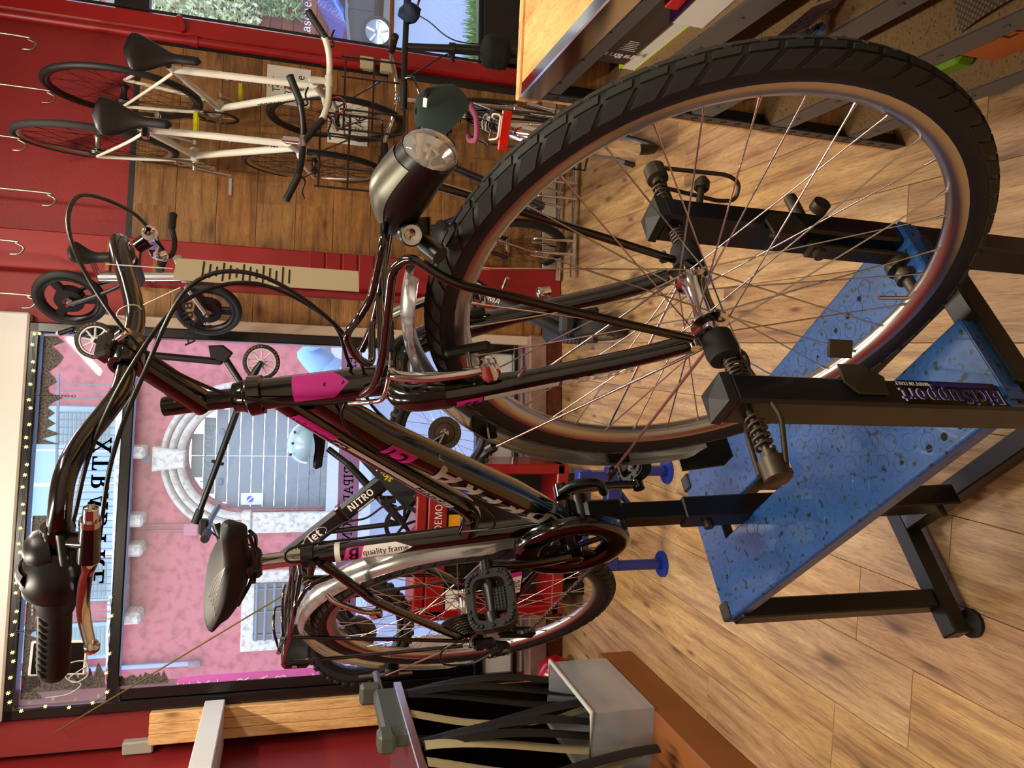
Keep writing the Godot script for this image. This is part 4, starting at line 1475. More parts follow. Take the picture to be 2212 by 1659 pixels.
	# cables
	var cab := [
		[Vector3(0.80, 0.655, -0.235), Vector3(0.87, 0.69, -0.225), Vector3(0.945, 0.735, -0.16), Vector3(0.95, 0.725, -0.07), Vector3(0.885, 0.655, 0.005), Vector3(0.83, 0.575, 0.02), Vector3(0.82, 0.50, 0.028), Vector3(0.832, 0.43, 0.032), Vector3(0.842, 0.397, 0.03)],
		[Vector3(0.80, 0.695, 0.19), Vector3(0.87, 0.68, 0.14), Vector3(0.915, 0.65, 0.06), Vector3(0.94, 0.605, -0.02), Vector3(0.955, 0.53, -0.045), Vector3(0.92, 0.44, -0.03), Vector3(0.84, 0.40, -0.02), Vector3(0.70, 0.31, -0.025), Vector3(0.53, 0.04, -0.03)],
		[Vector3(0.765, 0.672, 0.195), Vector3(0.85, 0.662, 0.14), Vector3(0.905, 0.64, 0.07), Vector3(0.965, 0.60, -0.02), Vector3(0.985, 0.53, -0.03), Vector3(0.94, 0.44, -0.01), Vector3(0.86, 0.39, 0.0), Vector3(0.77, 0.40, 0.022), Vector3(0.62, 0.24, 0.024), Vector3(0.56, 0.14, 0.03), Vector3(0.50, 0.10, 0.035), Vector3(0.445, 0.14, 0.02)]]
	for q in cab:
		g = G.new()
		g.tube(curve(q, 8), 0.0025, 8)
		part(o, "cable", g, M["black_satin"])
	g = G.new()
	g.tube(curve([Vector3(0.415, 0.03, -0.02), Vector3(0.38, 0.14, -0.02), Vector3(0.33, 0.30, -0.02), Vector3(0.33, 0.42, 0.0), Vector3(0.315, 0.43, 0.02), Vector3(0.31, 0.38, 0.022), Vector3(0.27, 0.31, 0.04)], 8), 0.0025, 8)
	part(o, "cable", g, M["black_satin"])
	# front brake: two chromed arms, noodle and boot
	for s in [-1, 1]:
		g = G.new()
		g.tube(curve([Vector3(0.972, 0.252, 0.058 * s), Vector3(0.962, 0.285, 0.064 * s), Vector3(0.94, 0.33, 0.060 * s), Vector3(0.925, 0.362, 0.050 * s), Vector3(0.921, 0.368, 0.042 * s)], 5), [0.011, 0.008, 0.0065, 0.006, 0.0065], 10)
		var arm := part(o, "front_brake", g, M["chrome"])
		g = G.new()
		g.lathe(Vector3(0.958, 0.255, 0.06 * s), Vector3(0.88, 0.47, 0), [Vector2(0.0, 0.0125), Vector2(0.006, 0.014), Vector2(0.012, 0.0125), Vector2(0.026, 0.0085), Vector2(0.027, 0.0045), Vector2(0.022, 0.0045), Vector2(0.022, 0.0)], 20)
		part(arm, "pivot", g, M["chrome"])
		g = G.new()
		g.box(Vector3(0.962, 0.282, 0.028 * s), Vector3(0.012, 0.058, 0.013), Basis(Vector3.BACK, 0.45), 0.004)
		part(arm, "pad", g, M["black_matt"])
		g = G.new()
		g.tube([Vector3(0.975, 0.225, 0.072 * s), Vector3(0.992, 0.225, 0.074 * s)], 0.003, 8)
		g.tube([Vector3(0.962, 0.282, 0.035 * s), Vector3(0.962, 0.282, 0.066 * s)], 0.004, 8)
		part(arm, "spring_screw", g, M["steel"])
	g = G.new()
	g.tube(curve([Vector3(0.838, 0.405, 0.034), Vector3(0.862, 0.382, 0.046), Vector3(0.886, 0.372, 0.056), Vector3(0.918, 0.370, 0.045)], 6), 0.0032, 8)
	g.tube([Vector3(0.918, 0.370, 0.045), Vector3(0.926, 0.369, 0.0)], 0.0012, 6)
	part(o, "noodle", g, M["chrome"])
	g = G.new()
	var bo := []
	var br := []
	for k in 13:
		bo.append(Vector3(0.923, 0.369, 0.012).lerp(Vector3(0.926, 0.368, -0.036), k / 12.0))
		br.append(0.0052 + (0.0012 if k % 2 else 0.0))
	g.tube(bo, br, 10)
	part(o, "boot", g, M["rubber"])
	# mudguards
	var guard := func(c: Vector3, a0: float, a1: float, called: String) -> Node3D:
		var rows := []
		var n := 60
		for i in n + 1:
			var a := deg_to_rad(lerpf(a0, a1, float(i) / n))
			var taper := sqrt(clampf(minf(i, n - i) / 2.5, 0.25, 1.0))
			var row := []
			for pass_ in 2:
				for j in 9:
					var jj := j if pass_ == 0 else 8 - j
					var u := lerpf(-1.0, 1.0, jj / 8.0)
					var rad := 0.378 - 0.013 * u * u - (0.0014 if pass_ == 1 else 0.0) + (0.0015 if absf(u) > 0.45 and absf(u) < 0.6 else 0.0)
					row.append(c + Vector3(cos(a) * rad, sin(a) * rad, u * 0.0255 * taper))
			rows.append(row)
		var q := G.new()
		q.grid(rows, true)
		return part(o, called, q, M["fender_silver"])
	var fg: Node3D = guard.call(fa, 92.0, 212.0, "front_mudguard")
	var rg: Node3D = guard.call(ra, 2.0, 198.0, "rear_mudguard")
	for q in [[150.0, 0.03], [186.0, 0.03]]:
		for s in [-1, 1]:
			var a := deg_to_rad(q[0])
			var e := fa + Vector3(cos(a), sin(a), 0) * 0.368 + Vector3(0, 0, 0.034 * s)
			g = G.new()
			g.tube([fa + Vector3(-0.012, 0.0, 0.061 * s), e], 0.0021, 8)
			part(fg, "stay", g, M["spoke_steel"])
			g = G.new()
			g.box(e, Vector3(0.02, 0.016, 0.012), Basis(Vector3.BACK, a), 0.004)
			g.tube([e, e + Vector3(cos(a), sin(a), 0.2 * s) * 0.022], [0.007, 0.002], 8)
			part(fg, "stay_clip", g, M["black_satin"])
	for d in [148.0, 188.0]:
		var a := deg_to_rad(d)
		g = G.new()
		g.box(fa + Vector3(cos(a), sin(a), 0) * 0.374, Vector3(0.006, 0.03, 0.034), Basis(Vector3.BACK, a), 0.002)
		g.tube([fa + Vector3(cos(a) * 0.374, sin(a) * 0.374 - 0.02, -0.012), fa + Vector3(cos(a) * 0.374, sin(a) * 0.374 - 0.02, 0.014)], 0.006, 8)
		part(fg, "bridge_clip", g, M["black_matt"])
	g = G.new()
	g.prism(PackedVector2Array([Vector2(-0.03, 0.02), Vector2(0.03, 0.02), Vector2(0.034, -0.05), Vector2(0.02, -0.07), Vector2(-0.02, -0.07), Vector2(-0.034, -0.05)]), frame(fa + Vector3(-0.352, -0.185, 0), Vector3.BACK, Vector3(0.45, -0.9, 0) * -1.0), 0.004, 0.001)
	part(fg, "mud_flap", g, M["black_satin"])
	for s in [-1, 1]:
		g = G.new()
		g.tube([Vector3(-0.012, 0.012, 0.072 * s), Vector3(-0.345, 0.12, 0.04 * s)], 0.0021, 8)
		part(rg, "stay", g, M["spoke_steel"])
	g = G.new()
	g.box(Vector3(-0.362, 0.10, 0.0), Vector3(0.03, 0.035, 0.075), Basis(Vector3.BACK, -0.2), 0.008)
	part(rg, "clip", g, M["black_satin"])
	bike_details(o, bb)

func grip(o: Node3D, s: int) -> void:
	var a := Vector3(0.795, 0.705, 0.219 * s)
	var b := Vector3(0.652, 0.7085, 0.306 * s)
	var d := (b - a).normalized()
	var ln := (b - a).length()
	var g := G.new()
	if s > 0:
		g.lathe(a, d, [Vector2(0.055, 0.0115), Vector2(0.055, 0.0215), Vector2(0.058, 0.0225), Vector2(0.076, 0.0185), Vector2(0.077, 0.0165), Vector2(ln - 0.008, 0.0165), Vector2(ln, 0.012), Vector2(ln, 0.0)], 28)
	else:
		g.lathe(a, d, [Vector2(0.03, 0.0115), Vector2(0.03, 0.0165), Vector2(ln - 0.008, 0.0165), Vector2(ln, 0.012), Vector2(ln, 0.0)], 28)
	var gr := part(o, "grip", g, M["black_matt"])
	var up := Vector3(0, 1, 0)
	var sd := d.cross(up).normalized()
	g = G.new()
	for row in 2:
		var w0 := 1.25 if row == 0 else 2.55
		for k in 9:
			var p0 := a + d * (0.083 + k * 0.0088)
			var q := []
			for i in 5:
				var w := w0 + lerpf(-0.32, 0.32, i / 4.0)
				q.append(p0 + d * lerpf(-0.003, 0.003, i / 4.0) + (sd * cos(w) * s + up * sin(w)) * 0.0168)
			g.tube(q, [0.0006, 0.0022, 0.0024, 0.0022, 0.0006], 6)
	part(gr, "rib", g, M["black_matt"])
	if s > 0:
		# twist shifter
		g = G.new()
		g.lathe(a, d, [Vector2(-0.006, 0.0125), Vector2(-0.006, 0.0195), Vector2(0.0, 0.022), Vector2(0.008, 0.030), Vector2(0.028, 0.033), Vector2(0.040, 0.0335), Vector2(0.044, 0.0315), Vector2(0.049, 0.0315), Vector2(0.053, 0.0225)], 32)
		g.lathe(a + up * 0.008, Vector3(0.1, 0.95, 0.3), [Vector2(0.0, 0.024), Vector2(0.012, 0.022), Vector2(0.021, 0.013), Vector2(0.024, 0.0)], 20)
		g.tube([a + d * 0.004 - up * 0.012 + sd * -0.02, a - d * 0.028 - up * 0.006 + sd * -0.012], 0.0065, 12)
		var sh := part(o, "gear_shifter", g, M["black_satin"])
		g = G.new()
		var rows := []
		for i in 5:
			var row := []
			for j in 9:
				var w := lerpf(0.7, 2.3, j / 8.0)
				row.append(a + d * lerpf(0.017, 0.034, i / 4.0) + (sd * cos(w) + up * sin(w)) * (0.0345 + 0.003 * sin(PI * i / 4.0)))
			rows.append(row)
		g.grid(rows)
		part(sh, "indicator", g, M["fender_silver"])
		g = G.new()
		for k in 3:
			g.tube([a + d * (0.062 + k * 0.005) + up * 0.0205 - sd * 0.004, a + d * (0.065 + k * 0.005) + up * 0.018 - sd * 0.012], [0.001, 0.0018], 6)
		part(sh, "grip_mark", g, M["decal_grey"])
		g = G.new()
		wrapped(g, "6", 0.014, a + d * 0.03, sd, Vector3(-0.1, 0.1, 0.9), 0.034)
		wrapped(g, "INDEX", 0.006, a + d * 0.043, sd * -1.0, Vector3(0.2, 0.55, 0.8), 0.0342)
		part(sh, "lettering", g, M["decal_grey"])
	# brake lever: clamp, perch, barrel and blade
	var c0 := a - d * (0.02 if s > 0 else -0.0)
	g = G.new()
	g.lathe(c0, d, [Vector2(-0.008, 0.0112), Vector2(-0.008, 0.0165), Vector2(0.008, 0.0165), Vector2(0.008, 0.0112)], 20)
	var f := Vector3(0.62, -0.05, 0.75 * s)
	var fwd := (sd * (-1.0 if sd.x < 0 else 1.0))
	if fwd.x < 0: fwd = -fwd
	var dn := (fwd * 0.62 - up * 0.78).normalized()
	var p1 := c0 + dn * 0.022
	var p2 := c0 + dn * 0.043 - d * 0.008
	g.tube([p1, p2], [0.010, 0.011], 12)
	g.tube([p2 - d * 0.02, p2 + d * 0.022], [0.010, 0.0115], 12)
	var lv := part(o, "brake_lever", g, bk_mat())
	g = G.new()
	g.lathe(p2 - d * 0.02, -d, [Vector2(0, 0.0105), Vector2(0.007, 0.0105), Vector2(0.007, 0.0075), Vector2(0.02, 0.0072), Vector2(0.022, 0.004), Vector2(0.026, 0.003)], 18)
	part(lv, "barrel_adjuster", g, M["chrome"])
	var pth := [p2 + d * 0.016, p2 + d * 0.03 + dn * 0.002, p2 + d * 0.05 + dn * -0.003, p2 + d * 0.085 - dn * 0.004, p2 + d * 0.115 + dn * 0.004, p2 + d * 0.128 + dn * 0.010]
	var rows := []
	var cp := curve(pth, 5)
	for i in cp.size():
		var t := float(i) / (cp.size() - 1)
		var wd := lerpf(0.0105, 0.0065, t) * (0.8 if i == 0 else 1.0)
		var th := 0.0042
		var row := []
		var across := d.cross(dn).normalized()
		for j in 12:
			var w := TAU * j / 12
			row.append(cp[i] + across * cos(w) * wd + dn * sin(w) * th)
		rows.append(row)
	g = G.new()
	g.grid(rows, true)
	g.lathe(cp[cp.size() - 1], (d + dn * 0.6), [Vector2(-0.008, 0.004), Vector2(-0.004, 0.0075), Vector2(0.002, 0.0085), Vector2(0.007, 0.006), Vector2(0.009, 0.0)], 14)
	part(lv, "blade", g, M["chrome"])

func bk_mat() -> Material:
	return M["black_gloss"]

func bike_details(o: Node3D, bb: Vector3) -> void:
	var bk: Material = M["black_gloss"]
	# seat post, clamp, saddle
	var g := G.new()
	g.tube([Vector3(0.296, 0.385, 0), Vector3(0.262, 0.480, 0)], 0.0145, 20)
	part(o, "seat_post", g, M["chrome"])
	g = G.new()
	g.lathe(Vector3(0.293, 0.392, 0), Vector3(0.290, 0.400, 0) - Vector3(0.452, -0.06, 0), [Vector2(-0.012, 0.0172), Vector2(-0.012, 0.021), Vector2(0.010, 0.021), Vector2(0.010, 0.0145)], 20)
	g.tube(bend([Vector3(0.27, 0.385, -0.02), Vector3(0.266, 0.384, 0.026), Vector3(0.29, 0.386, 0.032), Vector3(0.325, 0.388, 0.030)], 0.012), 0.006, 8)
	g.box(Vector3(0.262, 0.383, 0.0), Vector3(0.02, 0.018, 0.03), Basis(), 0.004)
	part(o, "seat_clamp", g, M["black_satin"])
	var sd := part(o, "saddle", saddle_mesh(Vector3(0.412, 0.527, 0), Vector3(0.128, 0.533, 0), 0.185, 0.062), M["black_matt"])
	g = G.new()
	for s in [-1, 1]:
		g.tube(curve([Vector3(0.385, 0.500, 0.004 * s), Vector3(0.33, 0.487, 0.016 * s), Vector3(0.24, 0.486, 0.022 * s), Vector3(0.17, 0.505, 0.045 * s)], 5), 0.0035, 6)
	part(sd, "rail", g, M["black_satin"])
	g = G.new()
	g.box(Vector3(0.262, 0.486, 0), Vector3(0.042, 0.03, 0.048), Basis(Vector3.BACK, 0.2), 0.006)
	g.tube([Vector3(0.256, 0.484, -0.03), Vector3(0.256, 0.484, 0.036)], 0.005, 8)
	part(sd, "saddle_clamp", g, M["black_satin"])
	g = G.new()
	for k in 5:
		var z := 0.032 + k * 0.009
		g.tube(curve([Vector3(0.30, 0.5345, 0.026), Vector3(0.255 - k * 0.004, 0.5505 - k * 0.0012, z * 0.93), Vector3(0.21 - k * 0.003, 0.556 - k * 0.003, z * 1.13), Vector3(0.172 + k * 0.002, 0.560 - k * 0.0025, z * 1.1 - 0.001)], 6), 0.0006, 5)
	part(sd, "printed_line", g, M["decal_grey"])
	# chainset
	g = G.new()
	var cz := 0.052
	var cc := bb + Vector3(0, 0, cz)
	g.lathe(cc, Vector3.BACK, [Vector2(-0.012, 0.094), Vector2(-0.012, 0.107), Vector2(0.004, 0.109), Vector2(0.008, 0.106), Vector2(0.010, 0.096), Vector2(0.010, 0.076), Vector2(0.008, 0.068), Vector2(0.006, 0.064)], 56)
	g.prism(PackedVector2Array([Vector2(-0.02, 0.093), Vector2(-0.02, 0.107), Vector2(-0.09, 0.094), Vector2(-0.20, 0.062), Vector2(-0.30, 0.045), Vector2(-0.305, 0.022), Vector2(-0.20, 0.036), Vector2(-0.10, 0.064)]), Transform3D(Basis(), cc), 0.022, 0.003)
	var cg := part(o, "chain_guard", g, bk)
	g = G.new()
	g.prism(PackedVector2Array([Vector2(-0.105, 0.066), Vector2(-0.12, 0.084), Vector2(-0.20, 0.058), Vector2(-0.185, 0.042)]), Transform3D(Basis(), cc + Vector3(0, 0, 0.0115)), 0.001)
	part(cg, "white_flash", g, M["decal_white"])
	g = G.new()
	g.prism(PackedVector2Array([Vector2(-0.085, 0.072), Vector2(-0.095, 0.091), Vector2(-0.118, 0.085), Vector2(-0.103, 0.067)]), Transform3D(Basis(), cc + Vector3(0, 0, 0.0115)), 0.001)
	part(cg, "pink_flash", g, M["decal_pink"])
	g = G.new()
	g.append(words("trend", 0.022, "sans", 0.0006), Transform3D(Basis(Vector3.BACK, 0.33), cc + Vector3(-0.152, 0.062, 0.0122)))
	part(cg, "lettering", g, M["decal_black"])
	g = G.new()
	g.lathe(cc + Vector3(0, 0, -0.006), Vector3.BACK, [Vector2(-0.002, 0.058), Vector2(-0.002, 0.0905), Vector2(0.002, 0.0905), Vector2(0.002, 0.058), Vector2(-0.002, 0.058)], 44)
	for k in 5:
		var a := TAU * k / 5 + 0.5
		g.box(cc + Vector3(cos(a) * 0.036, sin(a) * 0.036, 0.0), Vector3(0.066, 0.016, 0.006), Basis(Vector3.BACK, a), 0.002)
	part(o, "chainring", g, M["black_satin"])
	for s in [1, -1]:
		var dir := Vector3(-0.05, 0.998, 0) if s > 0 else Vector3(0.05, -0.998, 0)
		var r0 := bb + Vector3(0, 0, (0.066 if s > 0 else -0.062))
		var r1: Vector3 = r0 + dir * 0.17 + Vector3(0, 0, 0.020 * s)
		var rows := []
		for i in 9:
			var t := i / 8.0
			var c := r0.lerp(r1, t) + Vector3(0, 0, 0.006 * s * sin(PI * t))
			var wd := lerpf(0.0145, 0.0105, t) * (1.0 if i > 0 and i < 8 else 0.7)
			var th := lerpf(0.0085, 0.0060, t)
			var side := dir.cross(Vector3.BACK)
			var row := []
			for j in 12:
				var w := TAU * j / 12
				row.append(c + side * signf(cos(w)) * pow(absf(cos(w)), 0.6) * wd + Vector3.BACK * signf(sin(w)) * pow(absf(sin(w)), 0.6) * th)
			rows.append(row)
		g = G.new()
		g.grid(rows, true)
		g.face(rows[0], -dir); g.face(rows[8], dir)
		g.lathe(r0, Vector3.BACK, [Vector2(-0.014, 0.0), Vector2(-0.014, 0.016), Vector2(0.012, 0.016), Vector2(0.014, 0.012), Vector2(0.014, 0.0)], 20)
		g.lathe(r1, Vector3.BACK, [Vector2(-0.009, 0.0), Vector2(-0.009, 0.012), Vector2(0.009, 0.012), Vector2(0.009, 0.0)], 16)
		part(o, "crank_arm", g, bk)
		pedal(o, r1, s)
	# cassette, chain, derailleur
	g = G.new()
	for k in 6:
		var r := 0.048 - k * 0.0052
		g.lathe(Vector3(0, 0, 0.033 + k * 0.0042), Vector3.BACK, [Vector2(-0.001, r - 0.008), Vector2(-0.001, r), Vector2(0.001, r), Vector2(0.001, r - 0.008)], 24)
	g.lathe(Vector3(0, 0, 0.03), Vector3.BACK, [Vector2(0, 0.0), Vector2(0, 0.018), Vector2(0.03, 0.018), Vector2(0.03, 0.0)], 16)
	var cs := part(o, "cassette", g, M["worn_steel"])
	g = G.new()
	g.lathe(Vector3(0, 0, 0.029), Vector3.BACK, [Vector2(0, 0.03), Vector2(0, 0.062), Vector2(0.004, 0.064), Vector2(0.004, 0.03)], 30)
	part(cs, "spoke_guard", g, M["black_satin"])
	var ch := []
	var pul := Vector3(-0.02, -0.155, 0.052)
	ch.append_array([Vector3(-0.012, -0.15, 0.052), Vector3(0.10, -0.154, 0.050), Vector3(0.25, -0.157, 0.048), Vector3(0.40, -0.158, 0.047)])
	g = G.new()
	var dist := 0.0
	var total := 0.43
	for k in 34:
		var t := k / 33.0
		var p := Vector3(-0.012, -0.148, 0.052).lerp(Vector3(0.43, -0.156, 0.047), t)
		g.box(p, Vector3(0.011, 0.0065, 0.0065 if k % 2 else 0.0045), Basis(), 0.0015)
		g.tube([p + Vector3(0.0063, 0, -0.0042), p + Vector3(0.0063, 0, 0.0042)], 0.0022, 6)
	part(o, "chain", g, M["worn_steel"])
	g = G.new()
	g.box(Vector3(-0.004, -0.035, 0.078), Vector3(0.03, 0.05, 0.022), Basis(Vector3.BACK, 0.3), 0.006)
	g.box(Vector3(-0.012, -0.072, 0.086), Vector3(0.034, 0.052, 0.028), Basis(Vector3.BACK, -0.3), 0.008)
	g.tube([Vector3(-0.03, -0.05, 0.095), Vector3(0.0, -0.09, 0.095)], 0.009, 10)
	var dr := part(o, "derailleur", g, M["black_satin"])
	g = G.new()
	for s in [0.043, 0.061]:
		g.box(Vector3(-0.008, -0.118, s), Vector3(0.022, 0.085, 0.0025), Basis(Vector3.BACK, -0.12), 0.001)
	for q in [Vector3(0.0, -0.088, 0.052), Vector3(-0.014, -0.15, 0.052)]:
		g.lathe(q, Vector3.BACK, [Vector2(-0.005, 0.0), Vector2(-0.005, 0.018), Vector2(0.005, 0.018), Vector2(0.005, 0.0)], 16)
	part(dr, "cage", g, M["black_satin"])
	g = G.new()
	g.tube(curve([Vector3(-0.025, -0.055, 0.095), Vector3(-0.075, -0.02, 0.10), Vector3(-0.085, 0.04, 0.095), Vector3(-0.02, 0.06, 0.085), Vector3(0.03, 0.02, 0.075)], 6), 0.0025, 8)
	part(dr, "cable_loop", g, M["black_satin"])
	g = G.new()
	for q in [Vector3(-0.004, -0.035, 0.09), Vector3(-0.02, -0.062, 0.102), Vector3(-0.004, -0.088, 0.102), Vector3(-0.016, -0.05, 0.10)]:
		g.lathe(q, Vector3.BACK, [Vector2(0, 0.0), Vector2(0, 0.0035), Vector2(0.003, 0.003), Vector2(0.003, 0.0)], 8)
	g.tube([Vector3(0, 0, 0.07), Vector3(0, 0, 0.086)], 0.0055, 10)
	part(dr, "screw", g, M["chrome"])
	# rear brake
	for s in [-1, 1]:
		g = G.new()
		g.tube(curve([Vector3(0.168, 0.238, 0.062 * s), Vector3(0.175, 0.27, 0.064 * s), Vector3(0.19, 0.325, 0.05 * s), Vector3(0.195, 0.345, 0.035 * s)], 4), [0.008, 0.0065, 0.0055], 8)
		g.lathe(Vector3(0.165, 0.238, 0.062 * s), Vector3(-0.75, 0.6, 0), [Vector2(0.0, 0.012), Vector2(0.012, 0.011), Vector2(0.02, 0.006), Vector2(0.02, 0.0)], 14)
		part(o, "rear_brake", g, M["chrome"])
	# luggage carrier
	var rk := Node3D.new()
	g = G.new()
	for s in [-1, 1]:
		g.tube(bend([Vector3(0.20, 0.395, 0.0), Vector3(0.18, 0.402, 0.062 * s), Vector3(-0.17, 0.392, 0.062 * s), Vector3(-0.20, 0.388, 0.0)], 0.03), 0.0045, 8)
	for z in [-0.022, 0.022]:
		g.tube([Vector3(0.19, 0.398, z), Vector3(-0.19, 0.389, z)], 0.0036, 8)
	for xx in [0.12, 0.02, -0.09]:
		g.tube([Vector3(xx, 0.397 + xx * 0.02, -0.062), Vector3(xx, 0.397 + xx * 0.02, 0.062)], 0.0036, 8)
	g.tube(bend([Vector3(0.17, 0.400, 0.05), Vector3(0.225, 0.385, 0.03), Vector3(0.255, 0.335, 0.02)], 0.02), 0.0045, 8)
	g.tube(bend([Vector3(0.17, 0.400, -0.05), Vector3(0.225, 0.385, -0.03), Vector3(0.255, 0.335, -0.02)], 0.02), 0.0045, 8)
	var rack := part(o, "luggage_carrier", g, M["black_gloss"])
	for s in [-1, 1]:
		for q in [[0.04, 0.02], [-0.13, -0.012]]:
			g = G.new()
			g.tube([Vector3(q[0], 0.392, 0.064 * s), Vector3(q[1], 0.014, 0.078 * s)], 0.0045, 8)
			part(rack, "strut", g, M["black_gloss"])
	g = G.new()
	var sp := []
	for k in 90: sp.append(Vector3(0.02 - k * 0.0012, 0.408 + sin(k * 1.3) * 0.005, 0.055 + cos(k * 1.3) * 0.005))
	g.tube(sp, 0.0008, 4)
	g.tube(bend([Vector3(0.02, 0.408, 0.055), Vector3(0.05, 0.414, 0.03), Vector3(0.05, 0.414, -0.03), Vector3(0.02, 0.408, -0.055)], 0.02), 0.003, 6)
	g.tube(bend([Vector3(-0.09, 0.406, 0.05), Vector3(-0.03, 0.425, 0.025), Vector3(-0.03, 0.425, -0.025), Vector3(-0.09, 0.406, -0.05)], 0.02), 0.003, 6)
	part(rack, "spring_clip", g, M["black_gloss"])
	g = G.new()
	g.box(Vector3(-0.215, 0.358, 0.0), Vector3(0.03, 0.065, 0.10), Basis(), 0.008)
	var rl := part(rack, "rear_lamp", g, M["black_satin"])
	g = G.new()
	g.lathe(Vector3(-0.205, 0.362, 0.05), Vector3.BACK, [Vector2(0, 0.0), Vector2(0.0, 0.006), Vector2(0.004, 0.005), Vector2(0.004, 0.0)], 10)
	part(rl, "bolt", g, M["chrome"])
	# front basket carrier: looped rod over the wheel with two long legs to the axle
	g = G.new()
	g.tube(bend([Vector3(0.862, 0.392, 0.036), Vector3(0.895, 0.384, 0.046), Vector3(0.955, 0.385, 0.05), Vector3(1.10, 0.404, 0.048), Vector3(1.128, 0.392, 0.055), Vector3(1.115, 0.35, 0.072), Vector3(1.075, 0.042, 0.072)], 0.03, 6), 0.0052, 10)
	var fc := part(o, "front_carrier", g, M["black_gloss"])
	g = G.new()
	g.tube(bend([Vector3(0.862, 0.392, -0.036), Vector3(0.895, 0.384, -0.046), Vector3(0.955, 0.385, -0.05), Vector3(1.10, 0.398, -0.05), Vector3(1.132, 0.382, -0.058), Vector3(1.115, 0.335, -0.075), Vector3(1.068, 0.018, -0.072)], 0.03, 6), 0.0052, 10)
	part(fc, "leg", g, M["black_gloss"])
	g = G.new()
	g.tube(bend([Vector3(1.115, 0.412, -0.03), Vector3(1.12, 0.416, 0.03), Vector3(1.03, 0.412, 0.026), Vector3(1.00, 0.420, 0.03), Vector3(0.985, 0.434, 0.045), Vector3(0.955, 0.418, 0.05), Vector3(0.925, 0.392, 0.04), Vector3(0.925, 0.390, -0.03), Vector3(0.915, 0.378, -0.045)], 0.02, 6), 0.0045, 10)
	g.tube([Vector3(1.04, 0.398, -0.05), Vector3(1.04, 0.398, 0.05)], 0.004, 8)
	g.tube([Vector3(0.96, 0.388, -0.05), Vector3(0.96, 0.388, 0.05)], 0.004, 8)
	part(fc, "loop", g, M["black_gloss"])
	g = G.new()
	for s in [-1, 1]:
		g.lathe(Vector3(1.068, 0.034, 0.068 * s), Vector3.BACK * s, [Vector2(0, 0.0), Vector2(0, 0.0065), Vector2(0.012, 0.0065), Vector2(0.012, 0.0)], 6)
		g.lathe(Vector3(1.068, 0.0, 0.06 * s), Vector3.BACK * s, [Vector2(0, 0.0), Vector2(0, 0.009), Vector2(0.009, 0.009), Vector2(0.009, 0.0)], 6)
		g.lathe(Vector3(1.062, -0.03, 0.064 * s), Vector3.BACK * s, [Vector2(0, 0.0), Vector2(0, 0.006), Vector2(0.010, 0.006), Vector2(0.010, 0.0)], 6)
	part(fc, "bolt", g, M["chrome"])
	# headlamp
	var lx := Vector3(1.095, 0.400, -0.012)
	var ld := Vector3(0.90, -0.10, 0.05).normalized()
	var lu := Vector3(0.1, 0.99, 0)
	lu = (lu - ld * lu.dot(ld)).normalized()
	var ls := ld.cross(lu)
	var rows := []
	for i in 13:
		var t := i / 12.0
		var hw := 0.030 * sqrt(clampf(t * 1.9 + 0.02, 0.03, 1.0)) * lerpf(1.0, 0.86, t)
		var hh := 0.036 * sqrt(clampf(t * 1.9 + 0.02, 0.03, 1.0)) * lerpf(1.0, 0.80, t)
		var row := []
		for j in 20:
			var w := TAU * j / 20
			row.append(lx + ld * 0.115 * t + ls * cos(w) * hw + lu * (sin(w) * hh + 0.010 * sin(PI * t)))
		rows.append(row)
	g = G.new()
	g.grid(rows, true)
	g.face(rows[0], -ld)
	var hl := part(o, "headlamp", g, M["black_satin"])
	g = G.new()
	var sh := []
	for i in 11:
		var t := lerpf(0.05, 0.9, i / 10.0)
		var row := []
		for j in 9:
			var w := lerpf(0.55, 2.3, j / 8.0)
			var hw := 0.031 * sqrt(clampf(t * 1.9 + 0.02, 0.03, 1.0)) * lerpf(1.0, 0.86, t)
			var hh := 0.0372 * sqrt(clampf(t * 1.9 + 0.02, 0.03, 1.0)) * lerpf(1.0, 0.80, t)
			row.append(lx + ld * 0.115 * t + ls * cos(w) * hw + lu * (sin(w) * hh + 0.010 * sin(PI * t)))
		sh.append(row)
	g.grid(sh)
	part(hl, "silver_cap", g, mat("lamp_silver", Color(0.36, 0.35, 0.31), 0.38, 0.7))
	g = G.new()
	var rr := []
	for i in 7:
		var t := i / 6.0
		var row := []
		for j in 20:
			var w := TAU * j / 20
			var k := cos(t * 1.5)
			row.append(lx + ld * (0.112 + 0.020 * sin(t * 1.5)) + ls * cos(w) * 0.0258 * k + lu * (sin(w) * 0.0285 * k + 0.0))
		rr.append(row)
	g.grid(rr, true)
	part(hl, "lens", g, M["clear_lens"])
	g = G.new()
	g.lathe(lx + ld * 0.09, ld, [Vector2(0.0, 0.004), Vector2(0.004, 0.012), Vector2(0.014, 0.021), Vector2(0.024, 0.0265)], 10, false, 0.0, TAU, 5.0)
	g.lathe(lx + ld * 0.10, ld, [Vector2(0.0, 0.006), Vector2(0.014, 0.006), Vector2(0.018, 0.0)], 10)
	part(hl, "reflector", g, M["chrome"])
	g = G.new()
	g.tube(bend([lx + ld * 0.03 - lu * 0.02, Vector3(1.105, 0.372, 0.006), Vector3(1.11, 0.355, 0.03)], 0.01), [0.012, 0.011, 0.010, 0.010], 10)
	g.lathe(Vector3(1.118, 0.388, 0.012), Vector3(0.6, 0.0, 0.8), [Vector2(-0.02, 0.012), Vector2(0.01, 0.0125), Vector2(0.012, 0.011)], 16)
	part(hl, "bracket", g, M["black_satin"])
	g = G.new()
	g.lathe(Vector3(1.118, 0.388, 0.012), Vector3(0.6, 0.0, 0.8), [Vector2(0.008, 0.0), Vector2(0.012, 0.004), Vector2(0.012, 0.0105), Vector2(0.009, 0.0108)], 16)
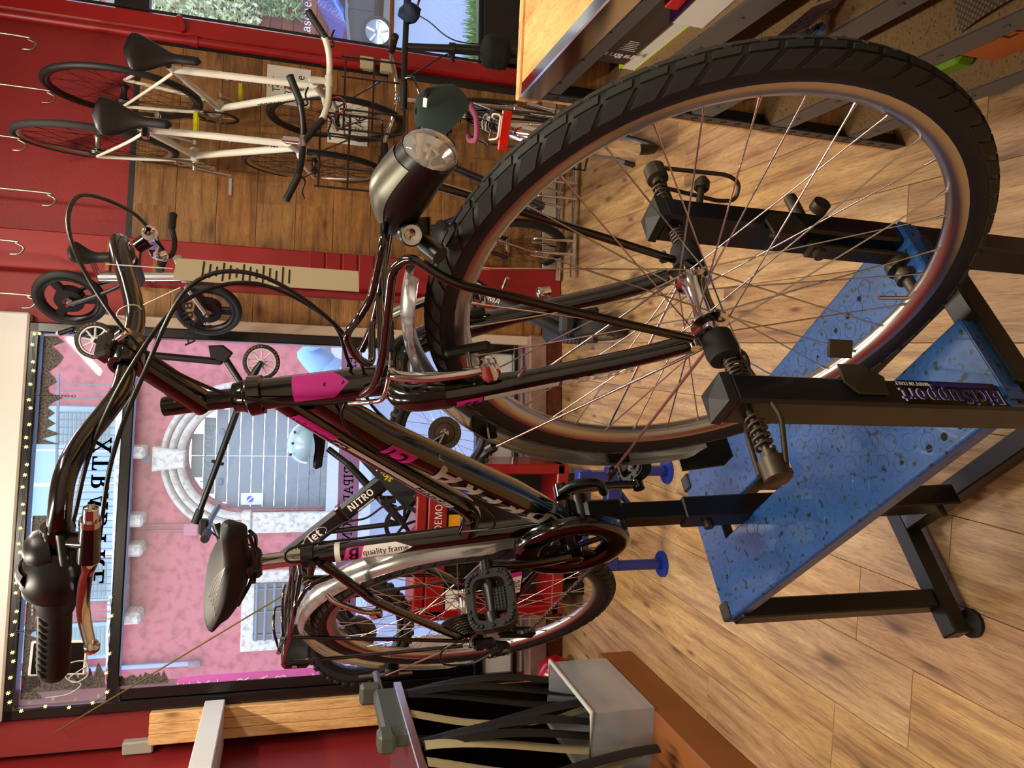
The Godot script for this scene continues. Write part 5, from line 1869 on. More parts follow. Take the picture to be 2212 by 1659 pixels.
	part(hl, "bolt", g, M["chrome"])

func pedal(o: Node3D, c: Vector3, s: int) -> void:
	# an open cage platform hung from its spindle; its broad face looks up and forward
	var up := Vector3(0.86, 0.50, 0).normalized() if s > 0 else Vector3(0.15, 0.98, 0).normalized()
	var b := Basis(up.cross(Vector3.BACK * s).normalized(), up, Vector3.BACK * s)
	var m := c + Vector3(0, 0, 0.062 * s)
	var x := Transform3D(b, m)
	var outer := PackedVector2Array()
	var inner := PackedVector2Array()
	for k in 32:
		var a := TAU * k / 32
		var q := Vector2(signf(cos(a)) * pow(absf(cos(a)), 0.45), signf(sin(a)) * pow(absf(sin(a)), 0.45))
		outer.append(q * Vector2(0.042, 0.052))
		inner.append(q * Vector2(0.029, 0.037))
	var g := G.new()
	for d in [-1.0, 1.0]:
		var nn: Vector3 = up * d
		var first := g.v.size()
		for k in 32:
			g.add(x * Vector3(outer[k].x, d * 0.012, outer[k].y), nn, outer[k])
			g.add(x * Vector3(inner[k].x, d * 0.012, inner[k].y), nn, inner[k])
		for k in 32:
			var e := first + k * 2
			var f := first + ((k + 1) % 32) * 2
			g.quad(e, f, f + 1, e + 1)
	for ring in 2:
		var pl := outer if ring == 0 else inner
		for k in 32:
			var p := pl[k]
			var q := pl[(k + 1) % 32]
			var nn: Vector3 = (b * Vector3(p.x + q.x, 0, p.y + q.y)).normalized() * (1.0 if ring == 0 else -1.0)
			g.face([x * Vector3(p.x, -0.012, p.y), x * Vector3(q.x, -0.012, q.y), x * Vector3(q.x, 0.012, q.y), x * Vector3(p.x, 0.012, p.y)], nn)
	var pd := part(o, "pedal", g, M["black_matt"])
	g = G.new()
	g.tube([x * Vector3(0, 0, -0.066), x * Vector3(0, 0, -0.03), x * Vector3(0, 0, -0.03), x * Vector3(0, 0, -0.02), x * Vector3(0, 0, 0.02), x * Vector3(0, 0, 0.022), x * Vector3(0, 0, 0.04)], [0.008, 0.008, 0.013, 0.013, 0.009, 0.013, 0.013], 14)
	part(pd, "spindle", g, M["black_satin"])
	g = G.new()
	g.box(x * Vector3(0.017, 0.0, 0.002), Vector3(0.024, 0.018, 0.042), b, 0.002)
	for i in 4:
		for j in 7:
			g.lathe(x * Vector3(0.0085 + i * 0.0058, 0.009, -0.015 + j * 0.0057), up, [Vector2(0, 0.0026), Vector2(0.0035, 0.0)], 4)
	part(pd, "stud_plate", g, M["black_matt"])
	g = G.new()
	for k in 26:
		var a := TAU * (k + 0.5) / 26
		var q := Vector2(signf(cos(a)) * pow(absf(cos(a)), 0.45) * 0.0375, signf(sin(a)) * pow(absf(sin(a)), 0.45) * 0.0465)
		g.box(x * Vector3(q.x, 0.013, q.y), Vector3(0.006, 0.005, 0.006), b, 0.001)
	part(pd, "tooth", g, M["black_matt"])

# ---------------------------------------------------------------- the repair stand
func stand() -> void:
	var x := Transform3D(Basis(Vector3(0.63310, 0, 0.77407), Vector3.UP, Vector3(-0.77407, 0, 0.63310)), Vector3(-0.59866, 0, -1.68754))
	var o := thing("repair_stand", "blue and dark bicycle assembly stand with embossed step plate holding the black bike", "repair stand", x)
	var nv: Material = M["navy_steel"]
	var bs: Material = M["black_steel"]
	var g := G.new()
	# step plate in pieces round its two slots
	for b in [[0.318, 1.092, -0.163, -0.030], [0.318, 1.092, 0.026, 0.160], [0.318, 0.405, -0.030, 0.026], [0.672, 0.875, -0.030, 0.026]]:
		g.box(Vector3((b[0] + b[1]) / 2, 0.5585, (b[2] + b[3]) / 2), Vector3(b[1] - b[0], 0.003, b[3] - b[2]))
	for s in [-0.163, 0.160]:
		g.tube([Vector3(0.320, 0.5535, s), Vector3(1.092, 0.5535, s)], 0.0066, 12)
		g.box(Vector3(0.706, 0.543, s + 0.005 * signf(s)), Vector3(0.77, 0.02, 0.003))
	for s in [-0.030, 0.026]:
		g.tube([Vector3(0.405, 0.5552, s), Vector3(0.672, 0.5552, s)], 0.0048, 10)
	g.box(Vector3(0.319, 0.545, 0), Vector3(0.004, 0.028, 0.31))
	g.box(Vector3(1.092, 0.545, -0.0965), Vector3(0.004, 0.028, 0.13))
	g.box(Vector3(1.092, 0.545, 0.093), Vector3(0.004, 0.028, 0.13))
	var plate := part(o, "step_plate", g, M["step_blue"])
	g = G.new()
	var row := 0
	var xx := 0.345
	while xx < 1.07:
		for k in 9:
			var z := -0.15 + k * 0.0355 + (0.0177 if row % 2 else 0.0)
			if absf(z) > 0.148 or (z > -0.05 and z < 0.045 and (xx < 0.69 or xx > 0.86)): continue
			if xx < 0.62 and (row * 7 + k * 3) % 5 != 0: continue
			if xx > 0.97 and (k + row) % 3 != 0: continue
			var ring := []
			for a in 22: ring.append(Vector3(xx + cos(TAU * a / 22) * 0.0128, 0.5599, z + sin(TAU * a / 22) * 0.0128))
			g.tube(ring, 0.00085, 5, false, true)
		xx += 0.0305
		row += 1
	stuff(part(plate, "embossed_ring", g, M["step_blue"]))
	g = G.new()
	for q in [[1.046, 0.145, 0.006], [1.015, 0.144, 0.006], [0.984, 0.144, 0.006], [0.93, 0.135, 0.003], [0.895, 0.128, 0.003], [1.0, -0.125, 0.005], [0.965, -0.12, 0.006], [0.93, -0.118, 0.0045], [0.87, -0.11, 0.003], [0.42, -0.09, 0.0045], [0.40, 0.09, 0.0045]]:
		g.lathe(Vector3(q[0] - 0.032, 0.5590, q[1]), Vector3.UP, [Vector2(0.0012, 0.0), Vector2(0.0012, q[2]), Vector2(0.0, q[2])], 14)
	part(plate, "hole", g, mat("hole_black", Color(0.012, 0.012, 0.012), 0.9))
	for s in [-0.15, 0.147]:
		g = G.new()
		g.box(Vector3(0.326, 0.548, s), Vector3(0.03, 0.034, 0.036), Basis(), 0.003)
		part(plate, "corner_cap", g, mat("grey_rubber", Color(0.17, 0.165, 0.15), 0.7))
	# legs, base and feet
	for s in [-0.15, 0.155]:
		g = G.new()
		g.box(Vector3(0.345, 0.30, s), Vector3(0.04, 0.50, 0.04), Basis(), 0.003)
		part(o, "leg", g, bs)
	g = G.new()
	g.box(Vector3(0.352, 0.045, 0.0), Vector3(0.042, 0.042, 0.47), Basis(), 0.003)
	part(o, "cross_beam", g, bs)
	for s in [-0.215, 0.215]:
		g = G.new()
		g.lathe(Vector3(0.362, 0.0, s), Vector3.UP, [Vector2(0.0, 0.0), Vector2(0.0, 0.030), Vector2(0.009, 0.030), Vector2(0.013, 0.018), Vector2(0.026, 0.012), Vector2(0.026, 0.0)], 20)
		part(o, "foot", g, M["rubber"])
	g = G.new()
	g.box(Vector3(0.73, 0.045, -0.022), Vector3(0.72, 0.042, 0.042), Basis(), 0.003)
	part(o, "long_beam", g, nv)
	g = G.new()
	g.box(Vector3(1.062, 0.045, 0.0), Vector3(0.042, 0.042, 0.62), Basis(), 0.003)
	part(o, "cross_beam", g, bs)
	for s in [-0.29, 0.29]:
		g = G.new()
		g.lathe(Vector3(1.062, 0.0, s), Vector3.UP, [Vector2(0.0, 0.0), Vector2(0.0, 0.030), Vector2(0.009, 0.030), Vector2(0.026, 0.012), Vector2(0.026, 0.0)], 20)
		part(o, "foot", g, M["rubber"])
	# frame under the plate
	for s in [-0.052, 0.048]:
		g = G.new()
		g.box(Vector3(0.70, 0.527, s), Vector3(0.72, 0.04, 0.03), Basis(), 0.003)
		part(o, "bearer", g, bs)
	g = G.new()
	g.box(Vector3(1.085, 0.520, 0.0), Vector3(0.036, 0.036, 0.27), Basis(), 0.003)
	part(o, "bearer", g, bs)
	g = G.new()
	g.box(Vector3(0.34, 0.520, 0.0), Vector3(0.036, 0.036, 0.27), Basis(), 0.003)
	part(o, "bearer", g, bs)
	# two uprights with their caps
	for s in [-0.152, 0.150]:
		g = G.new()
		g.box(Vector3(1.064, 0.506, s), Vector3(0.048, 0.88, 0.040), Basis(), 0.004)
		part(o, "upright", g, nv)
		g = G.new()
		var c := Vector3(1.064, 0.946, s)
		var lo := []
		var hi := []
		for q in [[-1, -1], [1, -1], [1, 1], [-1, 1]]:
			lo.append(c + Vector3(q[0] * 0.0245, 0, q[1] * 0.0205))
			hi.append(c + Vector3(q[0] * 0.0235, 0.012, q[1] * 0.0195))
		for k in 4:
			var n: Vector3 = ((lo[k] + lo[(k + 1) % 4]) * 0.5 - c).normalized()
			g.face([lo[k], lo[(k + 1) % 4], hi[(k + 1) % 4], hi[k]], n)
			g.face([hi[k], hi[(k + 1) % 4], c + Vector3(0, 0.020, 0)], (n * 0.4 + Vector3.UP).normalized())
		part(o, "cap", g, M["plastic_grey"])
		# axle clamp: rubber cone, spring, threaded rod, knob and wire handle
		var d := signf(s)
		var ay := 0.922 - 0.004 * d
		g = G.new()
		g.tube([Vector3(1.066, 0.927, 0.060 * d), Vector3(1.068, ay, 0.245 * d)], 0.0048, 10)
		var cl := part(o, "axle_clamp", g, M["worn_steel"])
		g = G.new()
		g.lathe(Vector3(1.066, 0.927, 0.058 * d), Vector3(0, -0.02, d), [Vector2(0, 0.010), Vector2(0.0, 0.019), Vector2(0.026, 0.0205), Vector2(0.036, 0.018), Vector2(0.037, 0.006)], 24)
		part(cl, "cone", g, M["rubber"])
		g = G.new()
		for q in [[0.098, 0.128], [0.178, 0.222]]:
			var sp := []
			for k in 61:
				var a := TAU * 5.0 * k / 60.0
				sp.append(Vector3(1.067 + cos(a) * 0.0095, ay + 0.001 + sin(a) * 0.0095, lerpf(q[0], q[1], k / 60.0) * d))
			g.tube(sp, 0.0021, 6)
		part(cl, "spring", g, M["worn_steel"])
		g = G.new()
		g.lathe(Vector3(1.068, ay, 0.232 * d), Vector3(0, 0, d), [Vector2(-0.008, 0.006), Vector2(-0.008, 0.009), Vector2(0, 0.009), Vector2(0.002, 0.0155), Vector2(0.026, 0.0155), Vector2(0.028, 0.013), Vector2(0.028, 0.0)], 28)
		part(cl, "knob", g, M["worn_steel"])
		g = G.new()
		if d > 0:
			g.tube(bend([Vector3(1.081, 0.912, 0.246), Vector3(1.088, 0.900, 0.19), Vector3(1.066, 0.906, 0.083), Vector3(1.066, 0.918, 0.067), Vector3(1.045, 0.878, 0.066), Vector3(1.046, 0.880, 0.083), Vector3(1.053, 0.925, 0.19), Vector3(1.055, 0.930, 0.246)], 0.012), 0.0032, 8)
		else:
			g.tube(bend([Vector3(1.080, 0.922, -0.246), Vector3(1.082, 0.815, -0.246), Vector3(1.072, 0.790, -0.244), Vector3(1.052, 0.792, -0.228), Vector3(1.050, 0.82, -0.224), Vector3(1.056, 0.925, -0.236)], 0.014), 0.0032, 8)
		part(cl, "wire_handle", g, M["worn_steel"])
		# bent steel stop below the clamp
		g = G.new()
		var t := Vector3(1.066, 0.782, s * 0.87)
		g.prism(PackedVector2Array([Vector2(-0.022, -0.03), Vector2(0.004, -0.036), Vector2(0.022, -0.012), Vector2(0.022, 0.022), Vector2(-0.006, 0.026), Vector2(-0.022, 0.012)]), frame(t + Vector3(0.024, -0.012, 0.004 * d), Vector3(0, 0, -d), Vector3.UP), 0.004, 0.0008)
		g.box(t + Vector3(0.034, 0.006, -0.034 * d), Vector3(0.022, 0.034, 0.005), Basis(Vector3.UP, 0.9 * d), 0.001)
		part(o, "steel_stop", g, M["worn_steel"])
	# far side: lever with two pins, and a set screw
	g = G.new()
	g.prism(PackedVector2Array([Vector2(-0.012, 0.02), Vector2(0.012, 0.02), Vector2(0.012, -0.165), Vector2(-0.012, -0.165)]), frame(Vector3(1.064, 0.70, -0.118), Vector3.RIGHT, Vector3.UP), 0.009, 0.002)
	var lv := part(o, "lever", g, M["worn_steel"])
	g = G.new()
	g.tube([Vector3(1.066, 0.705, -0.23), Vector3(1.066, 0.705, -0.105)], 0.0095, 14)
	g.tube([Vector3(1.098, 0.705, -0.166), Vector3(1.112, 0.705, -0.166)], 0.013, 14)
	g.tube([Vector3(1.058, 0.56, -0.13), Vector3(1.060, 0.56, -0.045)], 0.0095, 14)
	g.lathe(Vector3(1.060, 0.56, -0.085), Vector3.BACK, [Vector2(-0.006, 0.01), Vector2(-0.006, 0.017), Vector2(0.006, 0.017), Vector2(0.006, 0.01)], 18)
	g.lathe(Vector3(1.059, 0.56, -0.105), Vector3.BACK, [Vector2(-0.009, 0.01), Vector2(-0.009, 0.021), Vector2(0.004, 0.021), Vector2(0.004, 0.01)], 18)
	part(lv, "pin", g, M["worn_steel"])
	g = G.new()
	g.tube([Vector3(1.070, 0.890, -0.150), Vector3(1.090, 0.872, -0.212)], 0.005, 10)
	g.lathe(Vector3(1.088, 0.874, -0.205), Vector3(0.3, -0.25, -0.9), [Vector2(-0.006, 0.005), Vector2(-0.006, 0.011), Vector2(0.008, 0.011), Vector2(0.009, 0.007), Vector2(0.014, 0.006), Vector2(0.014, 0.0)], 6)
	part(o, "set_screw", g, M["worn_steel"])
	# maker's sticker on the near upright, reading upwards
	g = G.new()
	g.box(Vector3(1.0885, 0.640, 0.150), Vector3(0.0006, 0.150, 0.036))
	var stk := part(o, "sticker", g, mat("sticker_black", Color(0.02, 0.02, 0.022), 0.25))
	var sx := frame(Vector3(1.0892, 0.642, 0.154), Vector3.UP, Vector3(0, 0, 1))
	g = G.new()
	g.append(words("BiciSupport", 0.0285, "sans", 0.0004, true), sx)
	part(stk, "lettering", g, M["decal_white"])
	g = G.new()
	g.append(words("BiciSupport", 0.0275, "sans", 0.0004, true), frame(Vector3(1.0896, 0.642, 0.154), Vector3.UP, Vector3(0, 0, 1)))
	part(stk, "lettering_fill", g, M["decal_navy"])
	g = G.new()
	g.append(words("MADE IN ITALY", 0.007, "sans", 0.0004, true), frame(Vector3(1.0894, 0.695, 0.1375), Vector3.UP, Vector3(0, 0, 1)))
	part(stk, "small_lettering", g, M["decal_white"])
	g = G.new()
	g.box(Vector3(1.0893, 0.620, 0.1375), Vector3(0.0004, 0.09, 0.006))
	part(stk, "blue_bar", g, M["decal_navy"])
	# telescopic post with the cradle under the bottom bracket
	var f0 := Vector3(0.545, 0.10, 0.010)
	var f1 := Vector3(0.470, 0.835, 0.0)
	var ax := (f1 - f0).normalized()
	var bz := Basis(Vector3.BACK.cross(ax).normalized() * -1.0, ax, Vector3.BACK)
	bz = Basis(ax.cross(Vector3.BACK).normalized(), ax, Vector3.BACK)
	g = G.new()
	g.box(f0.lerp(f1, 0.40), Vector3(0.046, 0.60, 0.046), bz, 0.003)
	var po := part(o, "post", g, nv)
	g = G.new()
	g.box(f0.lerp(f1, 0.83), Vector3(0.037, 0.24, 0.037), bz, 0.003)
	part(po, "inner_tube", g, M["black_steel"])
	g = G.new()
	g.tube([f0 + ax * 0.03 + Vector3(0.0, 0, 0.02), f0 + ax * 0.03 + Vector3(0.0, 0, 0.04)], 0.006, 8)
	g.lathe(f0.lerp(f1, 0.74) + Vector3(0, 0, 0.022), Vector3.BACK, [Vector2(0, 0.0), Vector2(0, 0.010), Vector2(0.014, 0.010), Vector2(0.014, 0.0)], 6)
	part(po, "bolt", g, M["worn_steel"])
	g = G.new()
	g.box(f1 + Vector3(0.0, 0.015, 0.0), Vector3(0.046, 0.075, 0.052), bz, 0.006)
	g.tube([Vector3(0.462, 0.885, -0.045), Vector3(0.462, 0.885, 0.03)], 0.016, 16)
	g.tube(curve([Vector3(0.50, 0.85, -0.035), Vector3(0.535, 0.875, -0.035), Vector3(0.53, 0.915, -0.035), Vector3(0.50, 0.935, -0.035)], 5), 0.009, 10)
	part(po, "cradle", g, M["black_satin"])

# ---------------------------------------------------------------- shelving counter on the right
func counter() -> void:
	var o := thing("shelving_counter", "grey slotted steel shelving with a plywood worktop in a chrome edge", "shelving", at(Vector3(0.55, 0, -1.59)))
	var L := 1.9
	var D := 0.55
	var gy: Material = M["shelf_grey"]
	var g := G.new()
	g.box(Vector3(D / 2 + 0.004, 0.962, L / 2), Vector3(D, 0.022, L), Basis(), 0.002)
	part(o, "worktop", g, M["worktop_ply"])
	g = G.new()
	g.box(Vector3(-0.001, 0.952, L / 2 - 0.01), Vector3(0.004, 0.046, L + 0.02), Basis(), 0.001)
	g.box(Vector3(0.012, 0.9745, L / 2 - 0.01), Vector3(0.026, 0.003, L + 0.02), Basis(), 0.001)
	part(o, "edge_trim", g, M["chrome"])
	g = G.new()
	g.box(Vector3(D / 2, 0.47, -0.012), Vector3(D, 0.94, 0.012), Basis(), 0.002)
	g.box(Vector3(D / 2, 0.955, -0.012), Vector3(D + 0.01, 0.05, 0.020), Basis(), 0.003)
	part(o, "end_panel", g, M["pine"])
	for y in [0.922, 0.75, 0.558, 0.355, 0.142]:
		g = G.new()
		g.box(Vector3(0.003, y, L / 2), Vector3(0.003, 0.052, L), Basis(), 0.001)
		g.box(Vector3(0.012, y + 0.025, L / 2), Vector3(0.02, 0.003, L))
		for k in 14:
			g.box(Vector3(0.001, y, 0.1 + k * 0.13), Vector3(0.003, 0.004, 0.012))
		var be := part(o, "beam", g, gy)
		if y < 0.9:
			g = G.new()
			g.box(Vector3(D / 2, y + 0.020, L / 2), Vector3(D - 0.01, 0.014, L - 0.02))
			part(o, "shelf_board", g, mat("osb", Color(0.47, 0.37, 0.235), 0.75))
	var ob: StandardMaterial3D = M["osb"]
	ob.albedo_texture = ntex(noise(0.06, 5, 64), 512, 512, [[0.0, Color(0.72, 0.68, 0.62)], [0.35, Color(0.98, 0.96, 0.92)], [0.75, Color(1, 1, 0.97)], [0.86, Color(0.6, 0.52, 0.44)], [1.0, Color(0.5, 0.42, 0.36)]])
	ob.uv1_scale = Vector3(2.2, 2.2, 1)
	for z in [0.0, L - 0.02]:
		for xx in [0.0, D - 0.03]:
			g = G.new()
			g.box(Vector3(xx + 0.0015, 0.475, z + 0.018), Vector3(0.003, 0.95, 0.036))
			g.box(Vector3(xx + 0.018, 0.475, z + 0.0015), Vector3(0.036, 0.95, 0.003))
			var p := part(o, "post", g, M["post_grey"])
			if xx == 0.0 and z == 0.0:
				g = G.new()
				for k in 24:
					g.box(Vector3(-0.0005, 0.05 + k * 0.037, z + 0.018), Vector3(0.002, 0.005, 0.014), Basis(Vector3.RIGHT, 0.5))
				part(p, "slot", g, M["hole_black"] if M.has("hole_black") else M["black_matt"])
	g = G.new()
	g.box(Vector3(D - 0.01, 0.47, L / 2), Vector3(0.006, 0.93, L))
	part(o, "back_panel", g, M["wall_laminate_1"])
	# ---- what lies on it; heights are the boards' upper faces
	var b := Vector3(0.55, 0, -1.59)
	var nx := func(z: float, y: float, d: float) -> Vector3: return Vector3(0.55 + d, y, z)
	# navy catalogue leaning at the front, its head white
	var bk := thing("catalogue", "thick navy catalogue lying on the top shelf with pale edge and lime spine", "book", at(nx.call(-1.23, 0.777, 0.14), 0.0))
	g = G.new()
	g.box(Vector3(0, 0.015, 0), Vector3(0.21, 0.028, 0.44), Basis(), 0.001)
	part(bk, "pages", g, M["paper"])
	g = G.new()
	g.box(Vector3(0, 0.031, 0), Vector3(0.212, 0.003, 0.442))
	g.box(Vector3(0.106, 0.016, 0), Vector3(0.003, 0.032, 0.442))
	g.box(Vector3(0, 0.0008, 0), Vector3(0.212, 0.0016, 0.442))
	part(bk, "cover", g, M["lime"])
	g = G.new()
	g.box(Vector3(0.63, 0.842, -1.22), Vector3(0.10, 0.062, 0.40), Basis(), 0.002)
	var nb := solo("navy_box", g, mat("navy_card", Color(0.025, 0.035, 0.085), 0.35), "navy cardboard box with white lettering beneath the worktop", "box")
	g = G.new()
	g.box(Vector3(0.63, 0.8745, -1.22), Vector3(0.102, 0.004, 0.402))
	part(nb, "white_lid_edge", g, M["decal_white"])
	g = G.new()
	g.append(words("Magura", 0.026, "sans", 0.0005, true), frame(Vector3(0.5795, 0.842, -1.375), Vector3(0, 1, 0), Vector3(0, 0, 1)))
	for k in 6: g.box(Vector3(0.5797, 0.838 + 0.002 * (k % 2), -1.35 + k * 0.008), Vector3(0.0004, 0.034 - 0.003 * k, 0.002))
	part(nb, "lettering", g, M["decal_white"])
	bk = thing("catalogue", "fat white-paged catalogue with a purple cover on the top shelf", "book", at(nx.call(-0.93, 0.777, 0.13), 0.06))
	g = G.new()
	g.box(Vector3(0, 0.03, 0), Vector3(0.21, 0.058, 0.5), Basis(), 0.001)
	part(bk, "pages", g, M["paper"])
	g = G.new()
	g.box(Vector3(0, 0.061, 0), Vector3(0.212, 0.003, 0.502))
	part(bk, "cover", g, mat("purple_card", Color(0.13, 0.04, 0.20), 0.35))
	g = G.new()
	g.box(Vector3(0.63, 0.853, -1.02), Vector3(0.10, 0.025, 0.26), Basis(Vector3.UP, 0.1), 0.002)
	solo("red_carton", g, mat("red_card", Color(0.72, 0.05, 0.06), 0.4), "flat red carton on top of the purple catalogue", "box")
	g = G.new()
	g.lathe(Vector3(0.60, 0.883, -1.08), Vector3(0.1, 0, 1), [Vector2(-0.05, 0.012), Vector2(-0.05, 0.018), Vector2(0.14, 0.018), Vector2(0.14, 0.012)], 18)
	solo("amber_tube", g, mat("amber", Color(0.62, 0.28, 0.10), 0.2), "short amber plastic tube on the red carton under the worktop", "tube")
	# reflective armbands
	for q in [[-1.49, 0.80, 0.10], [-1.40, 0.86, 0.12]]:
		g = G.new()
		var rows := []
		for k in 19:
			var a := lerpf(0.3, 5.6, k / 18.0)
			rows.append([Vector3(cos(a) * 0.032, -0.016, sin(a) * 0.026), Vector3(cos(a) * 0.032, 0.016, sin(a) * 0.026)])
		g.grid(rows)
		solo("armband", g, M["lime"], "lime reflective armband on the shelf end, lower of the two" if q[0] < -1.45 else "lime reflective armband on the shelf end, upper of the two", "armband", at(nx.call(q[0], q[1], q[2])), "lime armbands")
	g = G.new()
	g.box(Vector3.ZERO, Vector3(0.13, 0.045, 0.13), Basis(), 0.003)
	solo("black_carton", g, M["black_satin"], "black carton on the shelf end carrying the lime armbands", "box", at(nx.call(-1.46, 0.80, 0.18)))
	# blister card with a blue bell
	bk = thing("bell_pack", "blister card with a shiny blue bell leaning on the middle shelf", "package", Transform3D(Basis(Vector3.UP, -0.2) * Basis(Vector3.BACK, 0.75), nx.call(-1.10, 0.605, 0.04)))
	g = G.new()
	g.box(Vector3(0, 0.045, 0), Vector3(0.0025, 0.13, 0.085), Basis(), 0.0005)
	var cd := mat("card_print", Color(0.42, 0.36, 0.36), 0.4)
	cd.albedo_texture = ntex(noise(0.05, 4, 70), 256, 256, [[0.0, Color(0.25, 0.22, 0.25)], [0.5, Color(0.9, 0.85, 0.85)], [0.8, Color(1.2, 0.7, 0.95)], [1.0, Color(1, 0.9, 0.9)]])
	cd.uv1_scale = Vector3(6, 6, 1)
	part(bk, "card", g, cd)
	g = G.new()
	g.lathe(Vector3(-0.004, 0.07, 0.0), Vector3(-1, 0.1, 0), [Vector2(0, 0.033), Vector2(0.012, 0.031), Vector2(0.024, 0.02), Vector2(0.029, 0.0)], 22)
	g.lathe(Vector3(-0.018, 0.035, 0.012), Vector3(-1, -0.2, 0), [Vector2(0, 0.012), Vector2(0.0, 0.019), Vector2(0.006, 0.019), Vector2(0.006, 0.012)], 18)
	part(bk, "bell", g, mat("bell_blue", Color(0.05, 0.38, 0.62), 0.15, 0.0, 1.0))
	g = G.new()
	g.append(words("MY CITY", 0.014, "sans", 0.0004, true), frame(Vector3(-0.002, 0.0, 0.015), Vector3(0, 0, 1), Vector3(0, 1, 0)))
	part(bk, "lettering", g, M["decal_white"])
	g = G.new()
	g.box(Vector3(0, 0.0, 0), Vector3(0.002, 0.11, 0.08), Basis(), 0.0005)
	solo("blister_card", g, cd, "second printed blister card beside the blue bell pack", "package", Transform3D(Basis(Vector3.UP, -0.1) * Basis(Vector3.BACK, 0.85), nx.call(-0.99, 0.625, 0.05)))
	# woven jute sheet folded over the shelf
	var jr := []
	for i in 15:
		var row := []
		for j in 23:
			var u := i / 14.0
			var v := j / 22.0
			row.append(Vector3(0.558 + u * 0.25, 0.385 + 0.10 * (1.0 - u) * v * 0.9 + 0.008 * sin(v * 9.0 + u * 3.0), -1.03 + v * 0.42 - 0.05 * u))
		jr.append(row)
	g = G.new()
	g.grid(jr)
	for i in g.u.size(): g.u[i] *= Vector2(9, 6)
	var im := Image.create(64, 64, false, Image.FORMAT_RGB8)
	for y in 64:
		for xx in 64:
			var cx := (xx / 8) % 2
			var cy := (y / 8) % 2
			var t := 0.55 + 0.25 * sin(PI * (xx % 8 if cx == cy else y % 8) / 8.0)
			im.set_pixel(xx, y, Color(0.58, 0.49, 0.36) * t if cx == cy else Color(0.36, 0.29, 0.21) * t)
	var ju := mat("jute", Color(1, 1, 1), 0.9)
	ju.albedo_texture = ImageTexture.create_from_image(im)
	ju.cull_mode = BaseMaterial3D.CULL_DISABLED
	solo("jute_sheet", g, ju, "coarse brown woven jute sheet lying over the third shelf", "cloth")
	# handwritten orange carton
	bk = thing("orange_carton", "orange cardboard box with black handwriting on the low shelf", "box", at(nx.call(-0.98, 0.169, 0.12)))
	g = G.new()
	g.box(Vector3(0, 0.068, 0), Vector3(0.16, 0.136, 0.36), Basis(), 0.003)
	part(bk, "carton", g, mat("orange_card", Color(0.66, 0.35, 0.10), 0.75))
	g = G.new()
	g.append(words("LUCCHETTI", 0.05, "sans", 0.0005), frame(Vector3(-0.0808, 0.090, 0.03), Vector3(0, 0.03, 1), Vector3(0, 1, -0.03)))
	g.append(words("STERZO", 0.05, "sans", 0.0005), frame(Vector3(-0.0808, 0.040, 0.03), Vector3(0, 0.03, 1), Vector3(0, 1, -0.03)))
	part(bk, "handwriting", g, M["ink"])
	g = G.new()
	g.box(Vector3.ZERO, Vector3(0.10, 0.05, 0.10), Basis(), 0.01)
	solo("lime_pouch", g, mat("lime_pouch", Color(0.40, 0.55, 0.05), 0.5), "small lime pouch on the low shelf beside the orange carton", "pouch", at(nx.call(-1.25, 0.19, 0.10)))
	g = G.new()
	g.box(Vector3.ZERO, Vector3(0.16, 0.09, 0.22), Basis(Vector3.UP, 0.15), 0.004)
	solo("black_crate", g, M["black_satin"], "black plastic crate wrapped in film on the third shelf", "crate", at(nx.call(-1.38, 0.42, 0.16)))
	g = G.new()
	g.box(Vector3.ZERO, Vector3(0.14, 0.10, 0.16), Basis(Vector3.UP, -0.1), 0.004)
	solo("brown_carton", g, mat("brown_card", Color(0.36, 0.26, 0.15), 0.8), "plain brown carton at the far end of the low shelf", "box", at(nx.call(-1.42, 0.22, 0.17)))

# ---------------------------------------------------------------- the other bicycles
func simple_frame(o: Node3D, fm: Material, seat: Vector3, head0: Vector3, head1: Vector3, bb: Vector3, fa: Vector3, r := 0.015, top := true, fork: Material = null) -> MeshInstance3D:
	var g := G.new()
	g.tube([head0, head1], 0.018, 12)
	var fr := part(o, "frame", g, fm)
	g = G.new()
	g.tube([seat + (seat - bb).normalized() * 0.01, bb], r, 12)
	part(fr, "seat_tube", g, fm)
	if top:
		g = G.new()
		g.tube([seat + (bb - seat).normalized() * 0.03, head0.lerp(head1, 0.25)], r, 12)
		part(fr, "top_tube", g, fm)
	g = G.new()
	g.tube([bb, head0.lerp(head1, 0.78)], r * 1.1, 12)
	part(fr, "down_tube", g, fm)
	g = G.new()
	g.tube([bb + Vector3(0, 0, -0.034), bb + Vector3(0, 0, 0.034)], 0.021, 14)
	part(fr, "bottom_bracket", g, fm)
	for s in [-1, 1]:
		g = G.new()
		g.tube(curve([bb + Vector3(-0.015, 0, 0.022 * s), bb * 0.5 + Vector3(0, 0, 0.045 * s), Vector3(0, 0, 0.06 * s)], 4), 0.008, 8)
		part(fr, "chain_stay", g, fm)
		g = G.new()
		g.tube(curve([seat + (bb - seat).normalized() * 0.03 + Vector3(0, 0, 0.015 * s), seat * 0.7 + Vector3(0, 0, 0.045 * s), Vector3(0, 0, 0.06 * s)], 4), 0.007, 8)
		part(fr, "seat_stay", g, fm)
	g = G.new()
	for s in [-1, 1]:
		g.tube(curve([head1, head1 + (head1 - head0).normalized() * 0.03 + Vector3(0, 0, 0.03 * s), head1.lerp(fa, 0.35) + Vector3(0.0, 0, 0.045 * s), fa + Vector3(0, 0, 0.05 * s)], 4), 0.010, 8)
	part(o, "fork", g, fork if fork else fm)
	return fr

